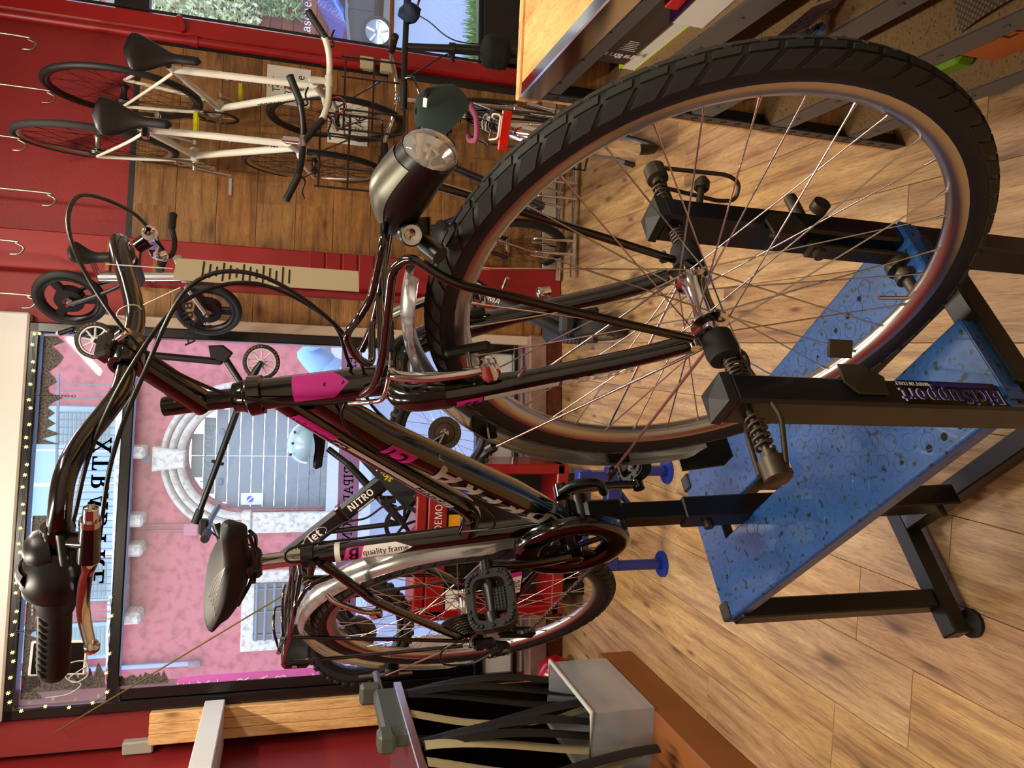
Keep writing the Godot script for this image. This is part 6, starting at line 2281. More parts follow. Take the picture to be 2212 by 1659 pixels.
func simple_crank(o: Node3D, bb: Vector3, a: float, arm: Material, ring: Material, pm: Material, pedals := true) -> void:
	var g := G.new()
	g.lathe(bb + Vector3(0, 0, 0.045), Vector3.BACK, [Vector2(-0.0015, 0.072), Vector2(-0.0015, 0.092), Vector2(0.0015, 0.092), Vector2(0.0015, 0.072), Vector2(-0.0015, 0.072)], 36)
	var c := part(o, "chainring", g, ring)
	g = G.new()
	for k in 5:
		var q := TAU * k / 5
		g.box(bb + Vector3(cos(q) * 0.04, sin(q) * 0.04, 0.045), Vector3(0.075, 0.013, 0.005), Basis(Vector3.BACK, q), 0.001)
	part(c, "spider", g, arm)
	for s in [1, -1]:
		var d: Vector3 = Vector3(cos(a), sin(a), 0) * s
		var r0 := bb + Vector3(0, 0, 0.06 * s)
		var r1: Vector3 = r0 + d * 0.165 + Vector3(0, 0, 0.012 * s)
		g = G.new()
		g.tube([r0, r0.lerp(r1, 0.5), r1], [0.012, 0.009, 0.010], 8)
		g.lathe(r0, Vector3.BACK, [Vector2(-0.01, 0.0), Vector2(-0.01, 0.014), Vector2(0.01, 0.014), Vector2(0.01, 0.0)], 12)
		part(o, "crank_arm", g, arm)
		if pedals:
			g = G.new()
			var m: Vector3 = r1 + Vector3(0, 0, 0.055 * s)
			g.tube([r1, r1 + Vector3(0, 0, 0.095 * s)], 0.007, 8)
			for q in [-0.032, 0.032]:
				g.box(m + Vector3(0, q, 0), Vector3(0.018, 0.006, 0.085), Basis(), 0.002)
			for q in [-0.042, 0.042]:
				g.box(m + Vector3(0, 0, q), Vector3(0.018, 0.066, 0.006), Basis(), 0.002)
			part(o, "pedal", g, pm)

func simple_bar(o: Node3D, pts: Array, r: float, m: Material, gm: Material, gl := 0.12) -> void:
	var full := []
	for k in range(pts.size() - 1, 0, -1): full.append(pts[k] * Vector3(1, 1, -1))
	full.append_array(pts)
	var g := G.new()
	g.tube(curve(full, 4), r, 10)
	part(o, "handlebar", g, m)
	for s in [-1, 1]:
		var e: Vector3 = pts[-1] * Vector3(1, 1, s)
		var f: Vector3 = pts[-2] * Vector3(1, 1, s)
		var d := (f - e).normalized()
		g = G.new()
		g.tube([e - d * 0.004, e, e + d * 0.006, e + d * gl], [0.010, 0.0175, 0.0155, 0.0150], 12)
		part(o, "grip", g, gm)

func wire_rack(o: Node3D, x0: float, x1: float, y: float, hw: float, m: Material) -> void:
	var g := G.new()
	g.tube(bend([Vector3(x0, y, -hw), Vector3(x1, y + 0.01, -hw), Vector3(x1, y + 0.01, hw), Vector3(x0, y, hw)], 0.03), 0.0052, 8)
	for z in [-hw * 0.45, hw * 0.45]: g.tube([Vector3(x0, y, z), Vector3(x1, y + 0.01, z)], 0.0045, 6)
	for t in [0.06, 0.5]: g.tube([Vector3(lerpf(x0, x1, t), y, -hw), Vector3(lerpf(x0, x1, t), y, hw)], 0.0045, 6)
	var r := part(o, "front_rack", g, m)
	g = G.new()
	for s in [-1, 1]: g.tube([Vector3(lerpf(x0, x1, 0.6), y, hw * 0.45 * s), Vector3(0.955, 0.02, 0.055 * s)], 0.0045, 6)
	part(r, "strut", g, m)

func white_bikes() -> void:
	# both hang nose down from ceiling hooks, wheels towards the wall
	for n in 2:
		var up := Vector3(0.02, 0, 1).normalized() if n == 0 else Vector3(-0.03, 0, 1).normalized()
		var b := Basis(Vector3.DOWN, up, Vector3.DOWN.cross(up))
		var o := thing("hanging_bicycle", "white bicycle with white handlebar hung nose down nearest the street window" if n == 0 else "white bicycle with black handlebar and chrome stem hung nose down beside the pillar", "bicycle", Transform3D(b, Vector3(1.11, 2.215, -3.91) if n == 0 else Vector3(0.865, 2.315, -3.885)), "white bicycles hung by a wheel")
		var wf: Material = M["white_frame"]
		var fa := Vector3(0.955, 0, 0)
		var bb := Vector3(0.405, -0.055, 0)
		var seat := Vector3(0.255, 0.43, 0)
		var h0 := Vector3(0.835, 0.465, 0)
		var h1 := Vector3(0.875, 0.345, 0)
		wheel(o, "rear_wheel", Vector3.ZERO, 0.311, 0.337 if n == 0 else 0.341, 0.02, 28, false, M["black_satin"] if n == 0 else M["rim_alloy"], M["dark_spoke"], M["tyre_side"] if n == 0 else M["old_tyre"], 0.028, 0.022, M["black_satin"] if n == 0 else M["steel"])
		wheel(o, "front_wheel", fa, 0.311, 0.337, 0.02, 28, false, M["black_satin"] if n == 0 else M["rim_alloy"], M["dark_spoke"], M["tyre_side"], 0.024, 0.018, M["black_satin"])
		var fr := simple_frame(o, wf, seat, h0, h1, bb, fa, 0.0148)
		var td := (h0.lerp(h1, 0.25) - seat).normalized()
		var t0 := seat
		for q in ([[0.22, 0.232, "decal_black"], [0.205, 0.22, "sky_flash"], [0.24, 0.252, "decal_pink"], [0.47, 0.482, "decal_black"], [0.455, 0.47, "red_flash"], [0.485, 0.50, "sky_flash"]] if n == 0 else [[0.33, 0.338, "sky_flash"], [0.34, 0.35, "decal_black"], [0.352, 0.36, "red_flash"], [0.50, 0.508, "sky_flash"], [0.51, 0.52, "decal_black"], [0.522, 0.53, "red_flash"]]):
			var g := G.new()
			band(g, t0 + (bb - seat).normalized() * 0.03, td, Vector3(0, 0, 1), 0.0149, q[0], q[1], -PI, PI)
			part(fr, "stripe", g, mat(q[2], Color(0.35, 0.62, 0.82) if q[2] == "sky_flash" else Color(0.7, 0.12, 0.10), 0.4))
		var g := G.new()
		if n == 0:
			wrapped(g, "Peronetta", 0.040, t0 + (bb - seat).normalized() * 0.03 + td * 0.37, -td, Vector3(0, 0, 1), 0.0150, 0.3, 1.2, "serif", false)
			wrapped(g, "DOMINA", 0.028, bb.lerp(h0.lerp(h1, 0.78), 0.52), bb - h1, Vector3(0.2, 0.2, 1), 0.0164, 0.0, 1.2)
		else:
			wrapped(g, "Extra Bike", 0.032, t0 + (bb - seat).normalized() * 0.03 + td * 0.43, td, Vector3(0.3, 0.4, 1), 0.0150, 0.0, 1.1, "serif", false)
		part(fr, "lettering", g, M["decal_black"])
		g = G.new()
		g.tube([seat, seat + (seat - bb).normalized() * 0.075], 0.0136, 12)
		part(o, "seat_post", g, M["black_satin"])
		var sc := seat + (seat - bb).normalized() * 0.085
		part(o, "saddle", saddle_mesh(sc + Vector3(0.16, 0.02, 0), sc + Vector3(-0.125, 0.025, 0), 0.150, 0.05, 0.004), M["black_satin"])
		simple_crank(o, bb, 2.1 if n == 0 else -0.25, M["alloy"], M["black_satin"] if n == 0 else M["chrome"], M["yellow_clear"] if n == 0 else M["chrome"])
		g = G.new()
		for s in [-1, 1]: g.tube([bb + Vector3(0, 0.09 * s, 0.045), Vector3(0, 0.033 * s, 0.045)], 0.0042, 6)
		part(o, "chain", g, M["worn_steel"])
		g = G.new()
		g.lathe(Vector3(0, 0, 0.04), Vector3.BACK, [Vector2(0, 0.0), Vector2(0.0, 0.036), Vector2(0.012, 0.034), Vector2(0.014, 0.02), Vector2(0.02, 0.0)], 20)
		part(o, "sprocket", g, M["black_satin"])
		g = G.new()
		var st := Vector3(0.822, 0.505, 0)
		g.tube([h0, st], 0.0125, 12)
		g.tube([st + Vector3(-0.006, 0.004, 0), Vector3(0.895, 0.515, 0)], 0.0145, 12)
		g.lathe(Vector3(0.895, 0.515, 0), Vector3.BACK, [Vector2(-0.022, 0.012), Vector2(-0.022, 0.018), Vector2(0.022, 0.018), Vector2(0.022, 0.012)], 16)
		part(o, "stem", g, wf if n == 0 else M["chrome"])
		if n == 0:
			simple_bar(o, [Vector3(0.895, 0.515, 0), Vector3(0.895, 0.517, 0.07), Vector3(0.885, 0.535, 0.13), Vector3(0.86, 0.54, 0.19), Vector3(0.80, 0.54, 0.27)], 0.0135, wf, M["black_matt"], 0.125)
		else:
			simple_bar(o, [Vector3(0.895, 0.515, 0), Vector3(0.895, 0.52, 0.06), Vector3(0.885, 0.53, 0.13), Vector3(0.86, 0.535, 0.20), Vector3(0.835, 0.535, 0.255)], 0.0135, M["black_satin"], M["black_matt"], 0.12)
		for s in [-1, 1]:
			g = G.new()
			g.tube(curve([Vector3(0.88, 0.53, 0.14 * s), Vector3(0.91, 0.50, 0.16 * s), Vector3(0.90, 0.485, 0.20 * s), Vector3(0.91, 0.48, 0.235 * s)], 4), [0.008, 0.006, 0.005, 0.004], 8)
			part(o, "brake_lever", g, M["black_satin"])
		g = G.new()
		g.tube(curve([Vector3(0.90, 0.50, 0.15), Vector3(0.97, 0.50, 0.10), Vector3(0.95, 0.42, 0.03), Vector3(0.90, 0.33, 0.01)], 5), 0.0025, 6)
		part(o, "brake_cable", g, mat("cable_red", Color(0.55, 0.04, 0.05), 0.4) if n == 0 else M["black_satin"])
		wire_rack(o, 0.95, 1.235, 0.40, 0.16, M["black_gloss"])
		g = G.new()
		g.box(Vector3(0.905, 0.32, 0.01), Vector3(0.02, 0.05, 0.07), Basis(), 0.006)
		part(o, "front_brake", g, M["black_satin"] if n == 0 else M["chrome"])
		if n == 1:
			g = G.new()
			g.box(Vector3(0.275, 0.43, 0.02), Vector3(0.03, 0.03, 0.05), Basis(), 0.006)
			part(o, "rear_brake", g, M["chrome"])
	# handwritten sheets between punched strips behind the bikes are in wall_side()

func parked_bikes() -> void:
	# black town bike seen from behind, its saddle under a green cloth
	var f := Vector3(0.36, 0, -0.933)
	var o := thing("parked_bicycle", "black town bicycle with chrome mudguard and red rear reflector under the green cloth", "bicycle", Transform3D(Basis(f, Vector3.UP, f.cross(Vector3.UP)), Vector3(0.905, 0.35, -2.985)))
	var bk: Material = M["black_gloss"]
	var fa := Vector3(1.0, 0, 0)
	var bb := Vector3(0.43, -0.05, 0)
	wheel(o, "rear_wheel", Vector3.ZERO, 0.310, 0.348, 0.025, 32, false, M["rim_alloy"], M["spoke_steel"], M["rubber"])
	wheel(o, "front_wheel", fa, 0.310, 0.348, 0.025, 32, false, M["rim_alloy"], M["spoke_steel"], M["rubber"])
	simple_frame(o, bk, Vector3(0.27, 0.42, 0), Vector3(0.80, 0.50, 0), Vector3(0.86, 0.34, 0), bb, fa, 0.016, false)
	var g := G.new()
	g.tube([Vector3(0.27, 0.42, 0), Vector3(0.225, 0.545, 0)], 0.0135, 12)
	part(o, "seat_post", g, bk)
	g = G.new()
	g.lathe(Vector3(0.268, 0.425, 0), Vector3(-0.34, 0.94, 0), [Vector2(-0.012, 0.017), Vector2(-0.012, 0.021), Vector2(0.012, 0.021), Vector2(0.012, 0.014)], 14)
	g.tube([Vector3(0.26, 0.42, -0.03), Vector3(0.26, 0.42, 0.035)], 0.005, 8)
	part(o, "seat_clamp", g, M["chrome"])
	part(o, "saddle", saddle_mesh(Vector3(0.36, 0.58, 0), Vector3(0.09, 0.585, 0), 0.20, 0.06), M["black_satin"])
	g = G.new()
	var rows := []
	for i in 45:
		var a := deg_to_rad(lerpf(20.0, 205.0, i / 44.0))
		var row := []
		for j in 7:
			var u := lerpf(-1, 1, j / 6.0)
			var rr := 0.375 - 0.014 * u * u
			row.append(Vector3(cos(a) * rr, sin(a) * rr, u * 0.029))
		rows.append(row)
	g.grid(rows)
	var mg := part(o, "rear_mudguard", g, mat("chrome_sheet", Color(0.84, 0.83, 0.80), 0.12, 1.0))
	(M["chrome_sheet"] as StandardMaterial3D).cull_mode = BaseMaterial3D.CULL_DISABLED
	for d in [70.0, 82.0, 95.0]:
		var a := deg_to_rad(d)
		g = G.new()
		var tie := []
		for j in 12: tie.append(Vector3(cos(a), sin(a), 0) * (0.368 + 0.012 * sin(TAU * j / 12)) + Vector3(0, 0, 0.031 * cos(TAU * j / 12)))
		g.tube(tie, 0.0018, 5, false, true)
		part(mg, "white_tie", g, M["decal_white"])
	simple_crank(o, bb, 0.7, M["chrome"], M["chrome"], M["black_matt"])
	g = G.new()
	for s in [-1, 1]:
		g.tube(bend([Vector3(0.2, 0.40, 0.02 * s), Vector3(0.15, 0.405, 0.062 * s), Vector3(-0.18, 0.395, 0.062 * s), Vector3(-0.2, 0.393, 0.0)], 0.025), 0.005, 8)
		g.tube([Vector3(-0.12, 0.396, 0.064 * s), Vector3(-0.01, 0.01, 0.072 * s)], 0.0045, 6)
	for z in [-0.02, 0.02]: g.tube([Vector3(0.16, 0.402, z), Vector3(-0.19, 0.394, z)], 0.004, 6)
	var rk := part(o, "luggage_carrier", g, bk)
	g = G.new()
	g.box(Vector3(-0.215, 0.345, 0.0), Vector3(0.012, 0.038, 0.145), Basis(), 0.004)
	var rf := part(rk, "reflector", g, mat("reflector_red", Color(0.78, 0.06, 0.02), 0.25))
	rf.set_meta("label", "red bar reflector on the carrier")
	g = G.new()
	for s in [-1, 1]: g.lathe(Vector3(-0.222, 0.345, 0.056 * s), Vector3.LEFT, [Vector2(0, 0.0), Vector2(0.002, 0.001), Vector2(0.002, 0.005), Vector2(0, 0.006)], 10)
	part(rf, "bolt", g, M["steel"])
	g = G.new()
	g.tube(bend([Vector3(-0.20, 0.395, 0.04), Vector3(-0.22, 0.40, 0.055), Vector3(-0.225, 0.37, 0.055), Vector3(-0.225, 0.37, -0.03), Vector3(-0.20, 0.395, -0.04)], 0.012), 0.0035, 8)
	part(rk, "wire_bumper", g, M["decal_white"])
	g = G.new()
	g.tube(curve([Vector3(0.10, 0.42, 0.06), Vector3(0.0, 0.435, 0.05), Vector3(-0.08, 0.43, 0.02), Vector3(-0.1, 0.425, -0.05), Vector3(0.0, 0.43, -0.07), Vector3(0.1, 0.42, -0.05)], 5), 0.011, 8)
	part(rk, "pink_strap", g, mat("pink_strap", Color(0.55, 0.26, 0.36), 0.7))
	g = G.new()
	g.tube(curve([Vector3(0.235, 0.06, -0.05), Vector3(0.17, -0.1, -0.08), Vector3(0.16, -0.25, -0.085), Vector3(0.13, -0.335, -0.10)], 4), 0.008, 8)
	part(o, "kickstand", g, mat("alloy_blue", Color(0.52, 0.52, 0.60), 0.35, 0.6))
	g = G.new()
	g.tube([Vector3(0.14, -0.305, -0.095), Vector3(0.125, -0.345, -0.102)], 0.012, 8)
	part(o, "kickstand_foot", g, M["rubber"])
	g = G.new()
	g.tube([Vector3(0.80, 0.50, 0), Vector3(0.755, 0.64, 0)], 0.0125, 10)
	part(o, "stem", g, M["chrome"])
	simple_bar(o, [Vector3(0.755, 0.65, 0), Vector3(0.77, 0.66, 0.10), Vector3(0.74, 0.69, 0.20), Vector3(0.62, 0.69, 0.27)], 0.011, M["chrome"], M["black_matt"])
	# green cloth draped over that saddle
	rows = []
	for i in 19:
		var row := []
		var u := i / 18.0
		for j in 25:
			var v := j / 24.0
			var a := TAU * v
			var fold := 0.014 * sin(a * 4.0 + 1.0) * u + 0.02 * sin(a * 2.0 + 2.2) * u
			var rx := lerpf(0.0, 0.155, sqrt(u)) + fold
			var rz := lerpf(0.0, 0.125, sqrt(u)) + fold
			var drop := pow(u, 2.6) * (0.15 + 0.03 * sin(a * 3.0))
			row.append(Vector3(0.18 + cos(a) * rx, 0.628 - drop + 0.01 * sin(a * 2.0) * u, sin(a) * rz))
		rows.append(row)
	g = G.new()
	g.grid(rows)
	var gc := mat("green_cloth", Color(0.035, 0.115, 0.085), 0.9)
	gc.cull_mode = BaseMaterial3D.CULL_DISABLED
	gc.rim_enabled = true
	gc.rim = 0.4
	var cl := thing("green_cloth", "dark green cloth with a small white label draped over a bicycle saddle", "cloth", o.transform)
	part(cl, "cloth", g, gc)
	g = G.new()
	g.box(Vector3(0.055, 0.612, 0.045), Vector3(0.018, 0.004, 0.035), Basis(Vector3.BACK, 0.9), 0.001)
	part(cl, "care_label", g, M["decal_white"])
	# blue packet behind it
	g = G.new()
	g.box(Vector3.ZERO, Vector3(0.17, 0.10, 0.02), Basis(), 0.003)
	var pk := solo("blue_packet", g, mat("packet_blue", Color(0.04, 0.08, 0.36), 0.35), "blue printed packet standing behind the green cloth", "packet", Transform3D(Basis(Vector3.UP, 0.15), Vector3(1.02, 0.85, -3.30)))
	g = G.new()
	g.box(Vector3(-0.05, 0.03, 0.0108), Vector3(0.05, 0.012, 0.0008))
	part(pk, "print", g, M["yellow_print"])
	# navy step-through bike with a broad sprung saddle
	f = Vector3(-0.30, 0, -0.954)
	o = thing("parked_bicycle", "navy step-through bicycle with wide black sprung saddle in front of the wood panelling", "bicycle", Transform3D(Basis(f, Vector3.UP, f.cross(Vector3.UP)), Vector3(0.90, 0.34, -2.92) + f * 0.22))
	fa = Vector3(0.90, 0, 0)
	bb = Vector3(0.40, -0.04, 0)
	wheel(o, "front_wheel", fa, 0.285, 0.325, 0.025, 32, false, mat("rim_tan", Color(0.42, 0.33, 0.22), 0.4, 0.6), M["dark_spoke"], M["rubber"])
	g = G.new()
	g.tube([Vector3(0.74, 0.46, 0), Vector3(0.78, 0.33, 0)], 0.019, 12)
	var fr := part(o, "frame", g, M["navy_frame"])
	for q in [[Vector3(0.14, 0.47, 0), bb, 0.017, "seat_tube"], [bb, Vector3(0.765, 0.39, 0), 0.020, "down_tube"], [Vector3(0.31, 0.10, 0), Vector3(0.75, 0.44, 0), 0.016, "top_tube"]]:
		g = G.new()
		g.tube([q[0], q[1]], q[2], 12)
		part(fr, q[3], g, M["navy_frame"])
	g = G.new()
	for s in [-1, 1]: g.tube(curve([Vector3(0.78, 0.33, 0.0), Vector3(0.80, 0.30, 0.04 * s), Vector3(0.84, 0.15, 0.05 * s), fa + Vector3(0, 0, 0.055 * s)], 4), 0.011, 8)
	part(o, "fork", g, M["navy_frame"])
	g = G.new()
	g.tube([Vector3(0.14, 0.47, 0), Vector3(0.115, 0.54, 0)], 0.0135, 12)
	part(o, "seat_post", g, M["chrome"])
	var sd := part(o, "saddle", saddle_mesh(Vector3(0.25, 0.575, 0), Vector3(-0.03, 0.60, 0), 0.24, 0.085), M["black_satin"])
	g = G.new()
	var pip := []
	for k in 14:
		var a := lerpf(-1.9, 1.9, k / 13.0)
		pip.append(Vector3(0.07 - cos(a) * 0.098, 0.617, sin(a) * 0.117))
	g.tube(pip, 0.006, 8)
	part(sd, "white_piping", g, M["decal_white"])
	for s in [-1, 1]:
		g = G.new()
		var sp := []
		for k in 41: sp.append(Vector3(0.0 + cos(k * 0.78) * 0.017, 0.50 + k * 0.0016, 0.055 * s + sin(k * 0.78) * 0.017))
		g.tube(sp, 0.0042, 6)
		part(sd, "spring", g, M["black_satin"])
	g = G.new()
	g.tube([Vector3(0.74, 0.46, 0), Vector3(0.71, 0.66, 0)], 0.0125, 10)
	part(o, "stem", g, M["chrome"])
	simple_bar(o, [Vector3(0.71, 0.67, 0), Vector3(0.72, 0.68, 0.10), Vector3(0.68, 0.71, 0.20), Vector3(0.56, 0.71, 0.26)], 0.011, M["chrome"], M["black_matt"], 0.115)
	for s in [-1, 1]:
		g = G.new()
		g.tube(curve([Vector3(0.69, 0.70, 0.19 * s), Vector3(0.70, 0.66, 0.23 * s), Vector3(0.63, 0.655, 0.265 * s), Vector3(0.56, 0.64, 0.29 * s)], 4), [0.007, 0.006, 0.0055, 0.005], 8)
		g.lathe(Vector3(0.56, 0.64, 0.29 * s), Vector3(-1, 0, 0), [Vector2(-0.008, 0.0), Vector2(-0.004, 0.007), Vector2(0.004, 0.007), Vector2(0.008, 0.0)], 10)
		part(o, "brake_lever", g, M["chrome"])
	# black folding bike: bar, tall stem, bag
	o = thing("folding_bicycle", "black folding bicycle with straight handlebar and tall stem beside the worktop's far end", "bicycle", at(Vector3(1.27, 0.21, -3.22)))
	g = G.new()
	g.tube([Vector3(0.005, 0.52, 0.01), Vector3(0.0, 0.80, -0.055)], [0.019, 0.0145], 12)
	g.tube([Vector3(0.005, 0.40, 0.03), Vector3(0.005, 0.61, -0.012)], 0.021, 12)
	var stm := part(o, "stem", g, M["black_satin"])
	g = G.new()
	g.lathe(Vector3(0.003, 0.615, -0.013), Vector3(0, 0.97, -0.22), [Vector2(-0.014, 0.02), Vector2(-0.014, 0.026), Vector2(0.012, 0.026), Vector2(0.012, 0.016)], 14)
	g.box(Vector3(-0.032, 0.61, -0.008), Vector3(0.045, 0.014, 0.012), Basis(), 0.004)
	part(stm, "quick_release", g, M["black_satin"])
	g = G.new()
	g.tube([Vector3(-0.26, 0.806, -0.045), Vector3(-0.1, 0.808, -0.05), Vector3(0.1, 0.808, -0.05), Vector3(0.26, 0.806, -0.045)], 0.0125, 12)
	part(o, "handlebar", g, M["black_satin"])
	for s in [-1, 1]:
		g = G.new()
		g.tube([Vector3(0.265 * s, 0.806, -0.045), Vector3(0.26 * s, 0.806, -0.045), Vector3(0.155 * s, 0.807, -0.047)], [0.014, 0.0165, 0.0155], 12)
		part(o, "grip", g, M["black_matt"])
		g = G.new()
		g.tube(curve([Vector3(0.135 * s, 0.80, -0.04), Vector3(0.14 * s, 0.775, -0.01), Vector3(0.17 * s, 0.765, 0.01), Vector3(0.22 * s, 0.745, 0.01)], 4), [0.010, 0.009, 0.006, 0.005], 8)
		g.lathe(Vector3(0.22 * s, 0.745, 0.01), Vector3(1, 0, 0), [Vector2(-0.007, 0.0), Vector2(-0.003, 0.007), Vector2(0.003, 0.007), Vector2(0.007, 0.0)], 10)
		part(o, "brake_lever", g, M["black_gloss"])
		g = G.new()
		g.tube(curve([Vector3(0.13 * s, 0.785, -0.02), Vector3(0.09 * s, 0.72, 0.01), Vector3(0.04 * s, 0.65, 0.02), Vector3(0.02 * s, 0.58, 0.03), Vector3(0.02 * s, 0.45, 0.05)], 5), 0.003, 6)
		part(o, "cable", g, M["black_satin"])
	g = G.new()
	rows = []
	for i in 13:
		var t := i / 12.0
		var row := []
		for j in 18:
			var a := TAU * j / 18
			var k := sqrt(clampf(minf(t, 1.0 - t) * 5.0, 0.04, 1.0))
			row.append(Vector3(cos(a) * 0.068 * k * (1.0 + 0.05 * sin(t * 40.0)), 0.505 - t * 0.14, 0.03 + sin(a) * 0.06 * k * (1.0 + 0.05 * sin(t * 40.0))))
		rows.append(row)
	g.grid(rows, true)
	part(o, "stem_bag", g, mat("bag_black", Color(0.02, 0.022, 0.02), 0.9))
	g = G.new()
	g.tube([Vector3(0.005, 0.40, 0.03), Vector3(0.005, 0.10, 0.09)], 0.022, 12)
	g.tube([Vector3(0.005, 0.22, 0.05), Vector3(0.45, 0.14, -0.20)], 0.028, 12)
	part(o, "frame", g, M["black_satin"])
	wheel(o, "front_wheel", Vector3(0.0, 0.0, 0.10), 0.165, 0.205, 0.025, 20, false, M["rim_alloy"], M["spoke_steel"], M["rubber"])
	# bag of blue rags knotted on its bar
	rows = []
	for i in 9:
		var t := i / 8.0
		var row := []
		for j in 14:
			var a := TAU * j / 14
			var k := sqrt(clampf(minf(t, 1.0 - t) * 4.0, 0.05, 1.0)) * (1.0 + 0.22 * sin(a * 3.0 + t * 5.0))
			row.append(Vector3(0.09 + t * 0.085, 0.795 + cos(a) * 0.042 * k, -0.035 + sin(a) * 0.04 * k))
		rows.append(row)
	g = G.new()
	g.grid(rows, true)
	solo("blue_rag", g, mat("rag_blue", Color(0.02, 0.13, 0.24), 0.8), "crumpled dark blue rag tied round the folding bicycle's handlebar", "cloth", o.transform)

func electric_bike() -> void:
	var o := thing("electric_bicycle", "black fat-tyred electric folding bicycle in the shop window with yellow and white lettering", "bicycle", at(Vector3(-0.85, 0.86, -3.56)))
	var bk: Material = M["black_satin"]
	var fw := Vector3(-0.475, 0.233, 0.02)
	var rw := Vector3(0.465, -0.115, 0.07)
	for q in [["front_wheel", fw], ["rear_wheel", rw]]:
		var wl := wheel(o, q[0], q[1], 0.195, 0.252, 0.06, 24, false, M["black_satin"], M["spoke_steel"], M["rubber"], 0.04, 0.03)
		var g := G.new()
		for k in 40:
			for s in [-1, 1]:
				var a := TAU * (k + 0.5 * maxf(s, 0.0)) / 40
				g.box((q[1] as Vector3) + Vector3(cos(a) * 0.247, sin(a) * 0.247, s * 0.018), Vector3(0.018, 0.022, 0.028), Basis(Vector3.BACK, a), 0.003)
		stuff(part(wl, "knobs", g, M["rubber"]))
		g = G.new()
		g.lathe((q[1] as Vector3) + Vector3(0, 0, 0.048), Vector3.BACK, [Vector2(0, 0.05), Vector2(0, 0.078), Vector2(0.002, 0.078), Vector2(0.002, 0.05)], 24)
		g.lathe((q[1] as Vector3), Vector3.BACK, [Vector2(-0.045, 0.0), Vector2(-0.045, 0.055), Vector2(0.04, 0.055), Vector2(0.045, 0.04), Vector2(0.045, 0.0)], 24)
		part(wl, "brake_disc", g, M["worn_steel"])
	var h0 := Vector3(-0.155, 0.60, -0.06)
	var low := Vector3(0.30, 0.075, 0.03)
	# deep box-section main beam
	var mid := h0.lerp(low, 0.5)
	var d := (low - h0).normalized()
	var up := Vector3.BACK.cross(d).normalized()
	var g := G.new()
	g.box(mid + Vector3(0.0, -0.02, 0.0), Vector3((low - h0).length() + 0.02, 0.078, 0.056), Basis(d, up, d.cross(up)), 0.014)
	var fr := part(o, "frame", g, bk)
	var bx := Basis(d, up, d.cross(up))
	g = G.new()
	g.box(mid - d * 0.01 + Vector3(0, -0.02, 0.0), Vector3(0.03, 0.092, 0.066), bx, 0.006)
	part(fr, "hinge", g, M["black_gloss"])
	var lx := Transform3D(bx, mid + Vector3(0, -0.02, 0) + bx.z * 0.0292)
	for q in [["sky", -0.265, 0.052, "decal_yellow"], ["jet", -0.165, 0.052, "decal_white"], ["NITRO", 0.10, 0.046, "decal_white"], ["urban extension", 0.105, 0.012, "decal_white"]]:
		g = G.new()
		g.append(words(q[0], q[2], "sans", 0.0006, true), lx * Transform3D(Basis(), Vector3(q[1], (-0.028 if q[2] < 0.02 else 0.004), 0)))
		part(fr, "lettering", g, M[q[3]])
	g = G.new()
	var ov := []
	for k in 24: ov.append(lx * Vector3(-0.165 + cos(TAU * k / 24) * 0.062, 0.002 + sin(TAU * k / 24) * 0.026, 0.0006))
	g.tube(ov, 0.0012, 4, false, true)
	part(fr, "oval_print", g, M["decal_white"])
	# seat tube, stays, fork
	var bb := Vector3(0.03, 0.05, 0.03)
	for q in [[Vector3(0.30, 0.31, -0.02), bb, 0.019, "seat_tube"], [Vector3(0.30, 0.31, -0.02), Vector3(0.365, 0.40, -0.05), 0.015, "seat_post"], [bb, rw + Vector3(0, 0, 0.06), 0.014, "chain_stay"], [Vector3(0.20, 0.22, 0.0), rw + Vector3(0, 0, 0.06), 0.011, "seat_stay"], [Vector3(-0.02, 0.38, -0.03), bb, 0.012, "brace"]]:
		g = G.new()
		g.tube([q[0], q[1]], q[2], 10)
		part(fr, q[3], g, bk)
	g = G.new()
	for s in [-1, 1]: g.tube([h0 + Vector3(-0.02, -0.06, 0.07 * s), fw + Vector3(0, 0, 0.075 * s)], 0.019, 10)
	g.box(h0 + Vector3(-0.03, -0.07, 0), Vector3(0.06, 0.05, 0.2), Basis(), 0.012)
	part(o, "fork", g, bk)
	g = G.new()
	g.tube([h0 + Vector3(0, -0.03, 0), h0 + Vector3(-0.02, 0.10, 0)], 0.024, 12)
	g.tube(curve([h0 + Vector3(-0.02, 0.10, 0), h0 + Vector3(0.0, 0.17, -0.02), h0 + Vector3(0.06, 0.24, -0.04), h0 + Vector3(0.155, 0.285, -0.07)], 4), 0.02, 12)
	g.box(h0 + Vector3(-0.015, 0.115, 0.025), Vector3(0.05, 0.06, 0.03), Basis(), 0.008)
	part(o, "stem", g, bk)
	g = G.new()
	g.tube([Vector3(0.01, 0.90, 0.16), Vector3(0.02, 0.91, -0.14), Vector3(0.03, 0.90, -0.38)], 0.0135, 10)
	var hb := part(o, "handlebar", g, bk)
	g = G.new()
	g.tube([Vector3(0.01, 0.90, 0.18), Vector3(0.01, 0.90, 0.06)], 0.018, 10)
	g.box(Vector3(0.015, 0.925, -0.02), Vector3(0.07, 0.04, 0.05), Basis(), 0.01)
	g.tube(curve([Vector3(0.01, 0.89, 0.05), Vector3(-0.03, 0.83, 0.06), Vector3(-0.06, 0.74, 0.0), Vector3(-0.12, 0.68, -0.04)], 4), 0.004, 6)
	part(hb, "controls", g, M["black_matt"])
	part(o, "saddle", saddle_mesh(Vector3(0.27, 0.445, -0.05), Vector3(0.50, 0.455, -0.05), 0.15, 0.06), M["black_matt"])
	# battery behind the seat tube
	var bd := (bb - Vector3(0.30, 0.31, -0.02)).normalized()
	var bu := Vector3.BACK.cross(bd).normalized()
	var bb3 := Basis(bd, bu, bd.cross(bu))
	g = G.new()
